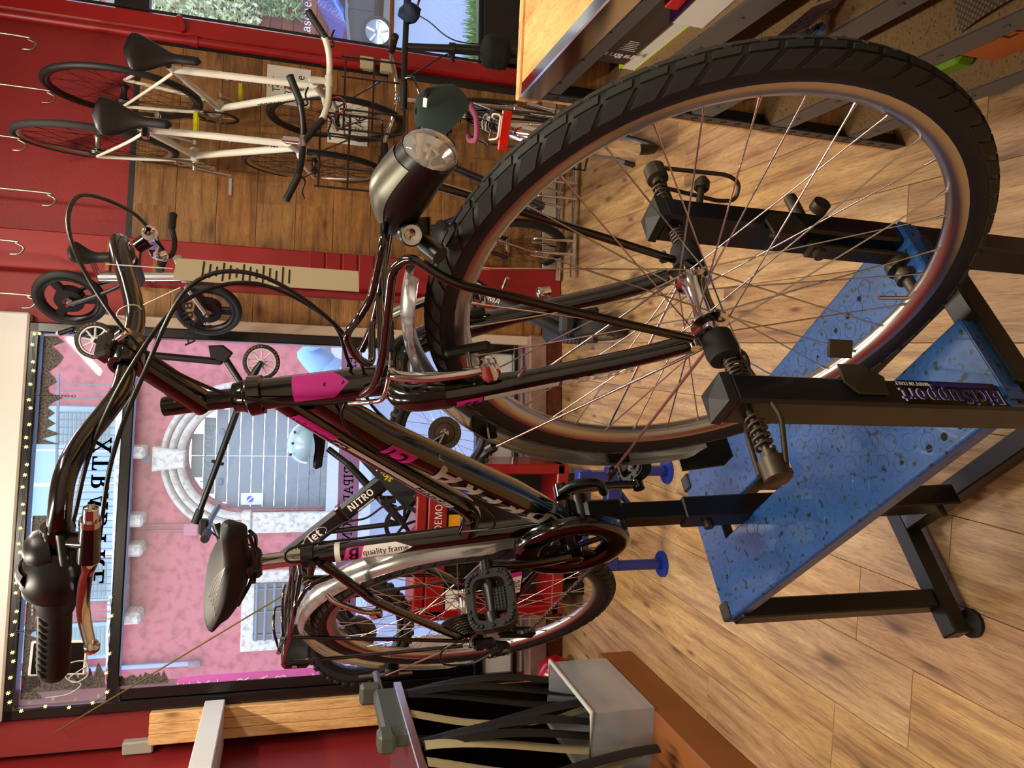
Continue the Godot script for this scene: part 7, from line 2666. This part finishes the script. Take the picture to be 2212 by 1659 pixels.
	g.box(Vector3(0.245, 0.115, 0.01), Vector3(0.34, 0.10, 0.085), bb3, 0.014)
	var bt := part(o, "battery", g, M["black_matt"])
	var ly := Transform3D(Basis(-bd, -bu, bd.cross(bu)), Vector3(0.245, 0.115, 0.01) + bd.cross(bu) * 0.0432)
	for q in [["sky", 0.035, "decal_yellow"], ["jet", 0.105, "decal_white"]]:
		g = G.new()
		g.append(words(q[0], 0.04, "sans", 0.0006, true), ly * Transform3D(Basis(), Vector3(q[1] - 0.02, 0.01, 0)))
		part(bt, "lettering", g, M[q[2]])
	simple_crank(o, bb, 0.6, bk, M["black_gloss"], M["black_matt"])
	g = G.new()
	g.tube(curve([h0 + Vector3(0.05, -0.10, 0.03), Vector3(0.03, 0.33, 0.04), Vector3(0.06, 0.22, 0.05), Vector3(0.12, 0.13, 0.05), Vector3(0.1, 0.06, 0.05)], 5), 0.005, 6)
	part(o, "cable", g, M["black_matt"])
	# helmet standing on its saddle
	var rows := []
	for i in 12:
		var t := i / 11.0 * 1.75
		var row := []
		for j in 24:
			var a := TAU * j / 24
			row.append(Vector3(sin(t) * cos(a) * 0.098, cos(t) * 0.09, sin(t) * sin(a) * 0.12))
		rows.append(row)
	g = G.new()
	g.grid(rows)
	var hm := thing("helmet", "pale blue bicycle helmet resting on the electric bicycle's saddle", "helmet", Transform3D(Basis(Vector3.BACK, -0.15), Vector3(-0.46, 1.355, -3.61)))
	var hs := mat("helmet_blue", Color(0.56, 0.72, 0.86), 0.3, 0.0, 0.5)
	hs.cull_mode = BaseMaterial3D.CULL_DISABLED
	part(hm, "shell", g, hs)
	g = G.new()
	for k in 3: g.lathe(Vector3(-0.05 + k * 0.05, 0.062, 0.085), Vector3(-0.3 + k * 0.3, 0.5, 0.8), [Vector2(0.006, 0.0), Vector2(0.006, 0.006), Vector2(0.0, 0.006)], 10)
	part(hm, "vent", g, M["black_matt"])

func small_vehicles() -> void:
	# balance bike hung by its wheel at the panel beside the pillar
	var o := thing("balance_bicycle", "small balance bicycle with silver frame hung by its wheel beside the red pillar", "bicycle", at(Vector3(0.147, 2.37, -3.72)))
	var wm: Material = M["rubber"]
	wheel(o, "rear_wheel", Vector3.ZERO, 0.115, 0.148, 0.03, 0, false, M["black_satin"], M["dark_spoke"], wm)
	var xf := Transform3D(Basis(Vector3(0, -1, 0), Vector3(0.75, 0, 0.66), Vector3(0, -1, 0).cross(Vector3(0.75, 0, 0.66))), Vector3.ZERO)
	o.transform = o.transform * xf
	var g := G.new()
	g.lathe(Vector3.ZERO, Vector3.BACK, [Vector2(-0.02, 0.0), Vector2(-0.02, 0.06), Vector2(0.02, 0.06), Vector2(0.022, 0.0)], 20)
	for k in 3: g.box(Vector3(cos(TAU * k / 3) * 0.075, sin(TAU * k / 3) * 0.075, 0), Vector3(0.09, 0.04, 0.022), Basis(Vector3.BACK, TAU * k / 3), 0.006)
	part(o.get_node("rear_wheel"), "disc", g, M["black_satin"])
	wheel(o, "front_wheel", Vector3(0.56, -0.02, 0), 0.115, 0.148, 0.03, 0, false, M["black_satin"], M["dark_spoke"], wm)
	g = G.new()
	g.lathe(Vector3(0.56, -0.02, 0), Vector3.BACK, [Vector2(-0.02, 0.0), Vector2(-0.02, 0.06), Vector2(0.02, 0.06), Vector2(0.022, 0.0)], 20)
	for k in 3: g.box(Vector3(0.56 + cos(TAU * k / 3) * 0.075, -0.02 + sin(TAU * k / 3) * 0.075, 0), Vector3(0.09, 0.04, 0.022), Basis(Vector3.BACK, TAU * k / 3), 0.006)
	part(o.get_node("front_wheel"), "disc", g, M["black_satin"])
	g = G.new()
	g.tube([Vector3(0.13, 0.13, 0), Vector3(0.47, 0.16, 0)], 0.019, 12)
	var fr := part(o, "frame", g, M["fender_silver"])
	g = G.new()
	for s in [-1, 1]:
		g.tube(curve([Vector3(0, 0, 0.04 * s), Vector3(0.08, 0.04, 0.045 * s), Vector3(0.2, 0.10, 0.03 * s), Vector3(0.25, 0.135, 0)], 4), 0.009, 8)
	part(fr, "rear_stay", g, M["black_satin"])
	g = G.new()
	g.tube([Vector3(0.45, 0.26, 0), Vector3(0.475, 0.14, 0)], 0.019, 12)
	for s in [-1, 1]: g.tube([Vector3(0.478, 0.13, 0.03 * s), Vector3(0.56, -0.02, 0.045 * s)], 0.010, 8)
	part(o, "fork", g, M["fender_silver"])
	part(o, "saddle", saddle_mesh(Vector3(0.20, 0.235, 0), Vector3(0.03, 0.245, 0), 0.115, 0.06), M["black_matt"])
	g = G.new()
	g.tube([Vector3(0.13, 0.13, 0), Vector3(0.11, 0.23, 0)], 0.012, 10)
	part(o, "seat_post", g, M["chrome"])
	simple_bar(o, [Vector3(0.44, 0.30, 0), Vector3(0.435, 0.31, 0.06), Vector3(0.42, 0.335, 0.12), Vector3(0.415, 0.34, 0.20)], 0.011, M["black_satin"], M["black_matt"], 0.09)
	# kick scooter hung in the window
	o = thing("kick_scooter", "folding kick scooter with pale spoked wheels hung by its wheel in the shop window", "scooter", at(Vector3(-0.03, 2.268, -3.72)))
	var fw := Vector3(-0.066, -0.70, 0.06)
	for q in [["rear_wheel", Vector3.ZERO], ["front_wheel", fw]]:
		var c: Vector3 = q[1]
		g = G.new()
		g.lathe(c, Vector3.BACK, [Vector2(-0.012, 0.064), Vector2(-0.014, 0.074), Vector2(-0.008, 0.082), Vector2(0.008, 0.082), Vector2(0.014, 0.074), Vector2(0.012, 0.064), Vector2(-0.012, 0.064)], 40)
		var wl := part(o, q[0], g, wm)
		g = G.new()
		g.lathe(c, Vector3.BACK, [Vector2(-0.011, 0.058), Vector2(-0.011, 0.066), Vector2(0.011, 0.066), Vector2(0.011, 0.058), Vector2(-0.011, 0.058)], 36)
		for k in 9:
			var a := TAU * k / 9
			g.box(c + Vector3(cos(a) * 0.038, sin(a) * 0.038, 0), Vector3(0.05, 0.0075, 0.012), Basis(Vector3.BACK, a), 0.002)
		g.lathe(c, Vector3.BACK, [Vector2(-0.014, 0.0), Vector2(-0.014, 0.016), Vector2(0.014, 0.016), Vector2(0.014, 0.0)], 16)
		part(wl, "spoked_core", g, M["light_grey"])
		g = G.new()
		for k in 30:
			var a := TAU * k / 30
			if k % 10 > 6: continue
			g.box(c + Vector3(cos(a) * 0.0735, sin(a) * 0.0735, 0.0138), Vector3(0.006, 0.007, 0.0006), Basis(Vector3.BACK, a))
		part(wl, "tyre_print", g, mat("tyre_orange", Color(0.50, 0.17, 0.08), 0.5))
	g = G.new()
	g.box(Vector3(-0.06, -0.30, -0.03), Vector3(0.03, 0.46, 0.10), Basis(Vector3.BACK, -0.06), 0.01)
	part(o, "deck", g, M["black_satin"])
	g = G.new()
	g.tube([Vector3(0.0, 0.0, 0.02), Vector3(-0.04, -0.10, 0.0), Vector3(-0.06, -0.2, -0.03)], 0.010, 8)
	g.box(Vector3(0.035, 0.11, 0.0), Vector3(0.02, 0.07, 0.05), Basis(Vector3.BACK, 0.4), 0.006)
	g.tube([Vector3(0.01, 0.02, 0.0), Vector3(0.04, 0.12, 0.0)], 0.006, 8)
	part(o, "rear_brake", g, M["black_satin"])
	g = G.new()
	g.prism(PackedVector2Array([Vector2(-0.055, -0.48), Vector2(0.0, -0.47), Vector2(0.005, -0.53), Vector2(-0.03, -0.575), Vector2(-0.075, -0.545)]), Transform3D(Basis(), Vector3(0.0, 0.0, 0.03)), 0.05, 0.006)
	g.tube([Vector3(-0.055, -0.54, 0.03), Vector3(-0.19, -0.63, 0.05)], 0.016, 10)
	g.tube([fw + Vector3(0.0, 0.0, 0.03), Vector3(-0.135, -0.66, 0.05), Vector3(-0.20, -0.63, 0.05)], [0.012, 0.02, 0.018], 10)
	part(o, "folding_joint", g, M["black_satin"])
	g = G.new()
	g.tube([Vector3(-0.20, -0.63, 0.05), Vector3(-0.80, -0.44, 0.06)], [0.016, 0.013], 12)
	g.box(Vector3(-0.53, -0.525, 0.055), Vector3(0.014, 0.055, 0.02), Basis(Vector3.BACK, -0.3), 0.003)
	var col := part(o, "steering_column", g, M["black_satin"])
	g = G.new()
	g.tube([Vector3(-0.80, -0.44, 0.06), Vector3(-0.805, -0.438, 0.06), Vector3(-0.745, -0.457, 0.06)], [0.014, 0.020, 0.018], 12)
	part(col, "grip", g, M["black_matt"])
	# electric moped scooter with a seat, by the pillar
	o = thing("electric_scooter", "matt black seated electric scooter with white lettering standing by the red pillar", "scooter", at(Vector3(0.12, 0.0, -3.32)))
	var c := Vector3(0.0, 0.118, 0.16)
	var f := Vector3(0.15, 0, 1).normalized()
	var sd := Vector3.UP.cross(f)
	g = G.new()
	g.lathe(c, sd, [Vector2(-0.026, 0.075), Vector2(-0.036, 0.09), Vector2(-0.03, 0.112), Vector2(0.0, 0.12), Vector2(0.03, 0.112), Vector2(0.036, 0.09), Vector2(0.026, 0.075), Vector2(-0.026, 0.075)], 36)
	var wl := part(o, "rear_wheel", g, mat("worn_tyre", Color(0.12, 0.11, 0.10), 0.8))
	g = G.new()
	g.lathe(c, sd, [Vector2(-0.03, 0.0), Vector2(-0.034, 0.03), Vector2(-0.02, 0.062), Vector2(-0.03, 0.077), Vector2(0.03, 0.077), Vector2(0.02, 0.062), Vector2(0.034, 0.03), Vector2(0.03, 0.0)], 30)
	for k in 6:
		var a := TAU * k / 6
		g.box(c - sd * 0.03 + f * cos(a) * 0.045 + Vector3.UP * sin(a) * 0.045, Vector3(0.012, 0.018, 0.055), Basis(sd, Vector3.UP, sd.cross(Vector3.UP)) * Basis(Vector3.RIGHT, a), 0.003)
	part(wl, "wheel_core", g, M["steel"])
	g = G.new()
	g.box(Vector3(0.03, 0.17, -0.10), Vector3(0.17, 0.09, 0.46), Basis(Vector3.RIGHT, 0.1), 0.02)
	part(o, "deck", g, mat("deck_grey", Color(0.10, 0.105, 0.12), 0.7))
	g = G.new()
	g.tube(curve([Vector3(-0.01, 0.25, 0.05), Vector3(0.05, 0.38, 0.0), Vector3(0.13, 0.55, -0.09), Vector3(0.24, 0.70, -0.16)], 4), 0.030, 14)
	var tb := part(o, "frame", g, M["black_matt"])
	g = G.new()
	wrapped(g, "MAYOR", 0.042, Vector3(0.115, 0.52, -0.08), Vector3(0.07, 0.33, -0.16) - Vector3(0.16, 0.62, -0.12), Vector3(-0.3, 0, 1), 0.0318)
	part(tb, "lettering", g, M["decal_white"])
	g = G.new()
	g.box(Vector3(0.02, 0.27, 0.12), Vector3(0.10, 0.05, 0.22), Basis(Vector3.RIGHT, -0.35), 0.015)
	g.tube([Vector3(-0.04, 0.13, 0.15), Vector3(-0.04, 0.20, 0.02)], 0.02, 10)
	var spr := []
	for k in 41: spr.append(Vector3(-0.05 + cos(k * 0.9) * 0.018, 0.16 + k * 0.0022, 0.10 - k * 0.001 + sin(k * 0.9) * 0.018))
	g.tube(spr, 0.004, 6)
	part(o, "rear_suspension", g, M["post_grey"])
	g = G.new()
	var rows := []
	for i in 17:
		var t := i / 16.0
		var row := []
		for j in 18:
			var a := TAU * j / 18
			var k := sqrt(clampf(minf(t, 1.0 - t) * 6.0, 0.05, 1.0))
			row.append(Vector3(0.30, 0.755, -0.18) + Vector3(1, 0.25, 0).normalized() * (t - 0.5) * 0.36 + Vector3(-0.24, 0.97, 0) * sin(a) * 0.055 * k + Vector3(0, 0, 1) * cos(a) * 0.11 * k * (0.7 + 0.3 * t))
		rows.append(row)
	g.grid(rows, true)
	var st := part(o, "seat", g, M["black_matt"])
	g = G.new()
	for y in [0.02, 0.035]:
		var q := []
		for k in 12: q.append(Vector3(0.30, 0.755 - y, -0.18) + Vector3(1, 0.25, 0).normalized() * (k / 11.0 - 0.5) * 0.30 + Vector3(0, 0, 0.094 + 0.02 * (k / 11.0)))
		g.tube(q, 0.0015, 5)
	part(st, "stitching", g, M["plastic_grey"])
	g = G.new()
	g.lathe(Vector3(0.16, 0.36, 0.06), Vector3(-0.2, 0.9, 0.2), [Vector2(-0.03, 0.0), Vector2(-0.03, 0.024), Vector2(0.025, 0.024), Vector2(0.032, 0.018), Vector2(0.034, 0.0)], 18)
	g.tube([Vector3(0.16, 0.33, 0.05), Vector3(0.10, 0.30, 0.02)], 0.006, 8)
	part(o, "indicator", g, M["chrome"])

func wall_side() -> void:
	for q in [[2.85, 2.59], [2.14, 2.47], [1.91, 2.58], [2.613, 2.50], [2.378, 2.60], [1.675, 2.52]]:
		var g := G.new()
		g.tube(curve([w(q[0], 3.4, 0.3), w(q[0], q[1] + 0.10, 0.3), w(q[0] - 0.012, q[1] + 0.03, 0.3), w(q[0] - 0.03, q[1], 0.3), w(q[0] - 0.055, q[1] + 0.015, 0.3), w(q[0] - 0.06, q[1] + 0.05, 0.3)], 6), 0.0045, 8)
		solo("ceiling_hook", g, M["steel"], "bent wire bicycle hook hanging from the ceiling before the back wall", "hook", Transform3D(), "bicycle hooks")
	var k := 0
	for q in [[2.92, 1.50, 0.21, 0.22], [2.76, 1.19, 0.24, 0.21]]:
		var o := thing("handwritten_sheet", ["upper white sheet with black handwriting pinned on the wood panelling", "lower white sheet with black handwriting pinned on the wood panelling"][k], "paper", WX * Transform3D(Basis(), Vector3(q[0], q[1], 0.023)))
		var g := G.new()
		g.box(Vector3.ZERO, Vector3(q[2], q[3], 0.002))
		part(o, "sheet", g, M["paper"])
		for r in 3: letters(o, "handwriting", [["ToT", "RZ iu", "ute re"], ["CON", "COCCI", "EAR"]][k][r], 0.05, Transform3D(Basis(), Vector3(0, 0.06 - r * 0.06, 0.002)), M["ink"])
		k += 1
	for y in [1.10, 0.99]:
		var g := G.new()
		g.box(Vector3(3.10, y, 0.035), Vector3(0.07, 0.075, 0.04), Basis(), 0.006)
		solo("wall_switch", g, M["switch_cream"], "cream switch box on the panelling beside the red pipe, upper" if y > 1.05 else "cream socket box directly below the cream switch box", "switch", WX)

func cabinet_and_racks() -> void:
	var o := thing("red_cabinet", "red steel cabinet with stickers below the electric bicycle", "cabinet", at(Vector3(-0.90, 0, -3.58)))
	for b in [[0.0, 0.835, 0.74, 0.05], [0.0, 0.15, 0.74, 0.06], [0.345, 0.49, 0.05, 0.7], [-0.345, 0.49, 0.05, 0.7], [0.0, 0.76, 0.70, 0.09]]:
		var g := G.new()
		g.box(Vector3(b[0], b[1], 0.0), Vector3(b[2], b[3], 0.26), Basis(), 0.006)
		part(o, "panel", g, M["red_sheet"])
	var g := G.new()
	g.box(Vector3(0, 0.45, -0.12), Vector3(0.7, 0.6, 0.01))
	part(o, "back", g, M["plastic_grey"])
	for x in [-0.26, 0.26]:
		g = G.new()
		g.box(Vector3(x, 0.06, 0), Vector3(0.06, 0.12, 0.2), Basis(), 0.004)
		part(o, "foot", g, M["black_matt"])
	letters(o, "lettering", "DEMO BIKE", 0.045, Transform3D(Basis(), Vector3(0.17, 0.755, 0.132)), M["decal_white"])
	for i in 5:
		g = G.new()
		g.box(Vector3(-0.28 + i * 0.12, 0.66, 0.12), Vector3(0.10, 0.09, 0.004))
		part(o, "sticker", g, [M["paper"], M["decal_black"], M["decal_white"], M["yellow_print"], M["rack_blue"]][i])
	o = thing("blue_display_stand", "bright blue steel bicycle stand with two round feet on the floor", "stand", at(Vector3(-0.62, 0, -2.68)))
	for x in [-0.185, 0.185]:
		g = G.new()
		g.tube([Vector3(x, 0.008, 0), Vector3(x, 0.24, 0)], 0.021, 12)
		part(o, "leg", g, M["rack_blue"])
		g = G.new()
		g.lathe(Vector3(x, 0, 0), Vector3.UP, [Vector2(0, 0.0), Vector2(0, 0.052), Vector2(0.01, 0.05), Vector2(0.012, 0.0)], 20)
		part(o, "foot", g, M["rack_blue"])
		g = G.new()
		g.tube([Vector3(x * 0.85, 0.25, 0), Vector3(x * 0.3, 0.16, 0)], 0.012, 8)
		part(o, "brace", g, M["rack_blue"])
	g = G.new()
	g.box(Vector3(0, 0.23, 0), Vector3(0.40, 0.06, 0.05), Basis(), 0.004)
	g.box(Vector3(0, 0.34, 0), Vector3(0.38, 0.03, 0.04), Basis(), 0.004)
	g.box(Vector3(0.15, 0.31, 0), Vector3(0.07, 0.14, 0.05), Basis(), 0.004)
	g.box(Vector3(-0.15, 0.31, 0), Vector3(0.07, 0.14, 0.05), Basis(), 0.004)
	part(o, "cross_beam", g, M["rack_blue"])
	o = thing("bicycle_rack", "chrome tube floor rack with upright hoops against the wood panelling", "bicycle rack", at(Vector3(0.66, 0, -3.9)))
	for z in [-0.12, 0.12]:
		g = G.new()
		g.tube([Vector3(-0.25, 0.03, z), Vector3(0.5, 0.03, z - 0.05)], 0.016, 12)
		part(o, "rail", g, M["chrome"])
	for x in [-0.13, -0.06, 0.16, 0.24]:
		g = G.new()
		g.tube(bend([Vector3(x, 0.03, -0.12), Vector3(x, 0.25, -0.02), Vector3(x, 0.25, 0.1), Vector3(x, 0.03, 0.12)], 0.04), 0.008, 8)
		part(o, "hoop", g, M["chrome"])

func left_corner() -> void:
	var o := thing("mudguard_bench", "bench with aluminium top hung with black and cream mudguards at the left wall", "bench", at(Vector3(-1.62, 0, -2.35)))
	var g := G.new()
	g.box(Vector3(0, 0.99, 0), Vector3(0.60, 0.03, 1.2), Basis(), 0.003)
	part(o, "top", g, M["alloy"])
	for z in [-0.56, 0.56]:
		g = G.new()
		g.box(Vector3(0.0, 0.49, z), Vector3(0.54, 0.97, 0.03), Basis(), 0.003)
		part(o, "side_panel", g, M["black_satin"])
	for i in 16:
		var z := -0.55 + i * 0.062
		var cream := i in [3, 8, 9, 10]
		g = G.new()
		var rows := []
		for j in 14:
			var t := j / 13.0
			var row := []
			for e in 5:
				var u := e / 2.0 - 1.0
				row.append(Vector3(0.27 + 0.05 * sin(t * 3.0 + i) + 0.012 * (1.0 - u * u), 0.97 - t * (0.66 + 0.05 * (i % 3)), z + u * 0.028 + 0.03 * sin(t * 2.0 + i * 2.0)))
			rows.append(row)
		g.grid(rows)
		solo("loose_mudguard", g, M["cream_rubber"] if cream else M["black_matt"], "cream mudguard hanging on the side of the bench" if cream else "black mudguard hanging on the side of the bench", "mudguard", o.transform, "cream mudguards on the bench" if cream else "black mudguards on the bench")
	o = thing("bench_vise", "grey green bench vise with upright screw bar on the bench end", "vise", at(Vector3(-1.36, 1.005, -2.80)))
	for q in [[0.0, 0.03, 0.05, 0.06, 0.10, 0.36], [0.0, 0.07, 0.22, 0.07, 0.06, 0.08], [0.0, 0.09, -0.15, 0.08, 0.08, 0.05]]:
		g = G.new()
		g.box(Vector3(q[0], q[1], q[2]), Vector3(q[3], q[4], q[5]), Basis(), 0.012)
		part(o, "body", g, mat("vise_grey", Color(0.30, 0.32, 0.28), 0.5, 0.3))
	g = G.new()
	g.tube([Vector3(0, 0.05, -0.15), Vector3(0, 0.05, -0.33)], 0.014, 12)
	g.tube([Vector3(0, 0.12, -0.31), Vector3(0, -0.10, -0.31)], 0.007, 10)
	part(o, "screw", g, M["steel"])
	o = thing("plastic_bin", "clear plastic bin with pale rim standing below the mudguards", "bin", at(Vector3(-1.36, 0.15, -2.62)))
	for q in [[0.12, 0, 0.004, 0.44], [-0.12, 0, 0.004, 0.44], [0, 0.22, 0.24, 0.004], [0, -0.22, 0.24, 0.004]]:
		g = G.new()
		g.box(Vector3(q[0], 0.12, q[1]), Vector3(q[2], 0.24, q[3]))
		part(o, "wall", g, M["clear_plastic"])
	g = G.new()
	g.tube([Vector3(0.125, 0.24, -0.225), Vector3(0.125, 0.24, 0.225), Vector3(-0.125, 0.24, 0.225), Vector3(-0.125, 0.24, -0.225)], 0.009, 8, false, true)
	part(o, "rim", g, M["light_grey"])
	g = G.new()
	g.box(Vector3(-1.5, 0.075, -2.45), Vector3(0.5, 0.15, 0.95), Basis(), 0.004)
	solo("wooden_plinth", g, M["pine_dark"], "low dark wooden plinth under the plastic bin and bench", "plinth")
	g = G.new()
	g.lathe(Vector3(-1.62, 0.10, -3.56), Vector3.UP, [Vector2(-0.10, 0.0), Vector2(-0.07, 0.07), Vector2(0, 0.1), Vector2(0.07, 0.07), Vector2(0.1, 0.0)], 24)
	solo("red_ball", g, mat("ball_red", Color(0.62, 0.03, 0.09), 0.2), "shiny red ball on the floor below the window", "ball")
	g = G.new()
	g.tube([Vector3(-1.91, 0.9, -3.82), Vector3(-1.91, 3.2, -3.82)], 0.012, 12)
	solo("conduit", g, M["grey_plastic"], "white cable conduit running up the red wall at the left", "conduit")
	g = G.new()
	g.box(Vector3(-1.90, 2.06, -3.80), Vector3(0.06, 0.13, 0.11), Basis(), 0.006)
	solo("junction_box", g, M["grey_plastic"], "square grey junction box on the white conduit", "junction box")
	g = G.new()
	g.box(Vector3(-1.81, 1.73, -3.45), Vector3(0.22, 0.09, 0.60), Basis(), 0.004)
	solo("wall_shelf", g, M["white_paint"], "thick white floating shelf on the red wall at the left", "shelf")
	g = G.new()
	g.tube([w(-0.26, 2.40, 0.04), Vector3(-1.02, 1.33, -3.35)], 0.0035, 8)
	solo("yellow_rope", g, mat("rope_olive", Color(0.36, 0.30, 0.06), 0.8), "taut olive yellow rope running down from the wall hook plate", "rope")

func small_things() -> void:
	# the price label tied to the bicycle's handlebar
	var g := G.new()
	g.box(Vector3.ZERO, Vector3(0.040, 0.225, 0.0006))
	var o := thing("paper_tag", "long cream paper tag with small print hanging from the black handlebar", "tag", Transform3D(Basis(Vector3.UP, 0.75), Vector3(0.085, 1.455, -1.03)))
	part(o, "tag", g, mat("tag_cream", Color(0.74, 0.70, 0.58), 0.7))
	g = G.new()
	for k in 14: g.box(Vector3(0, 0.08 - k * 0.008, 0.0006), Vector3(0.034 - 0.008 * (k % 3), 0.002, 0.0004))
	part(o, "print", g, M["ink"])
	g = G.new()
	g.tube([Vector3(0.0, 0.115, 0.0), Vector3(0.0, 0.19, 0.0)], 0.0008, 5)
	part(o, "string", g, M["decal_white"])
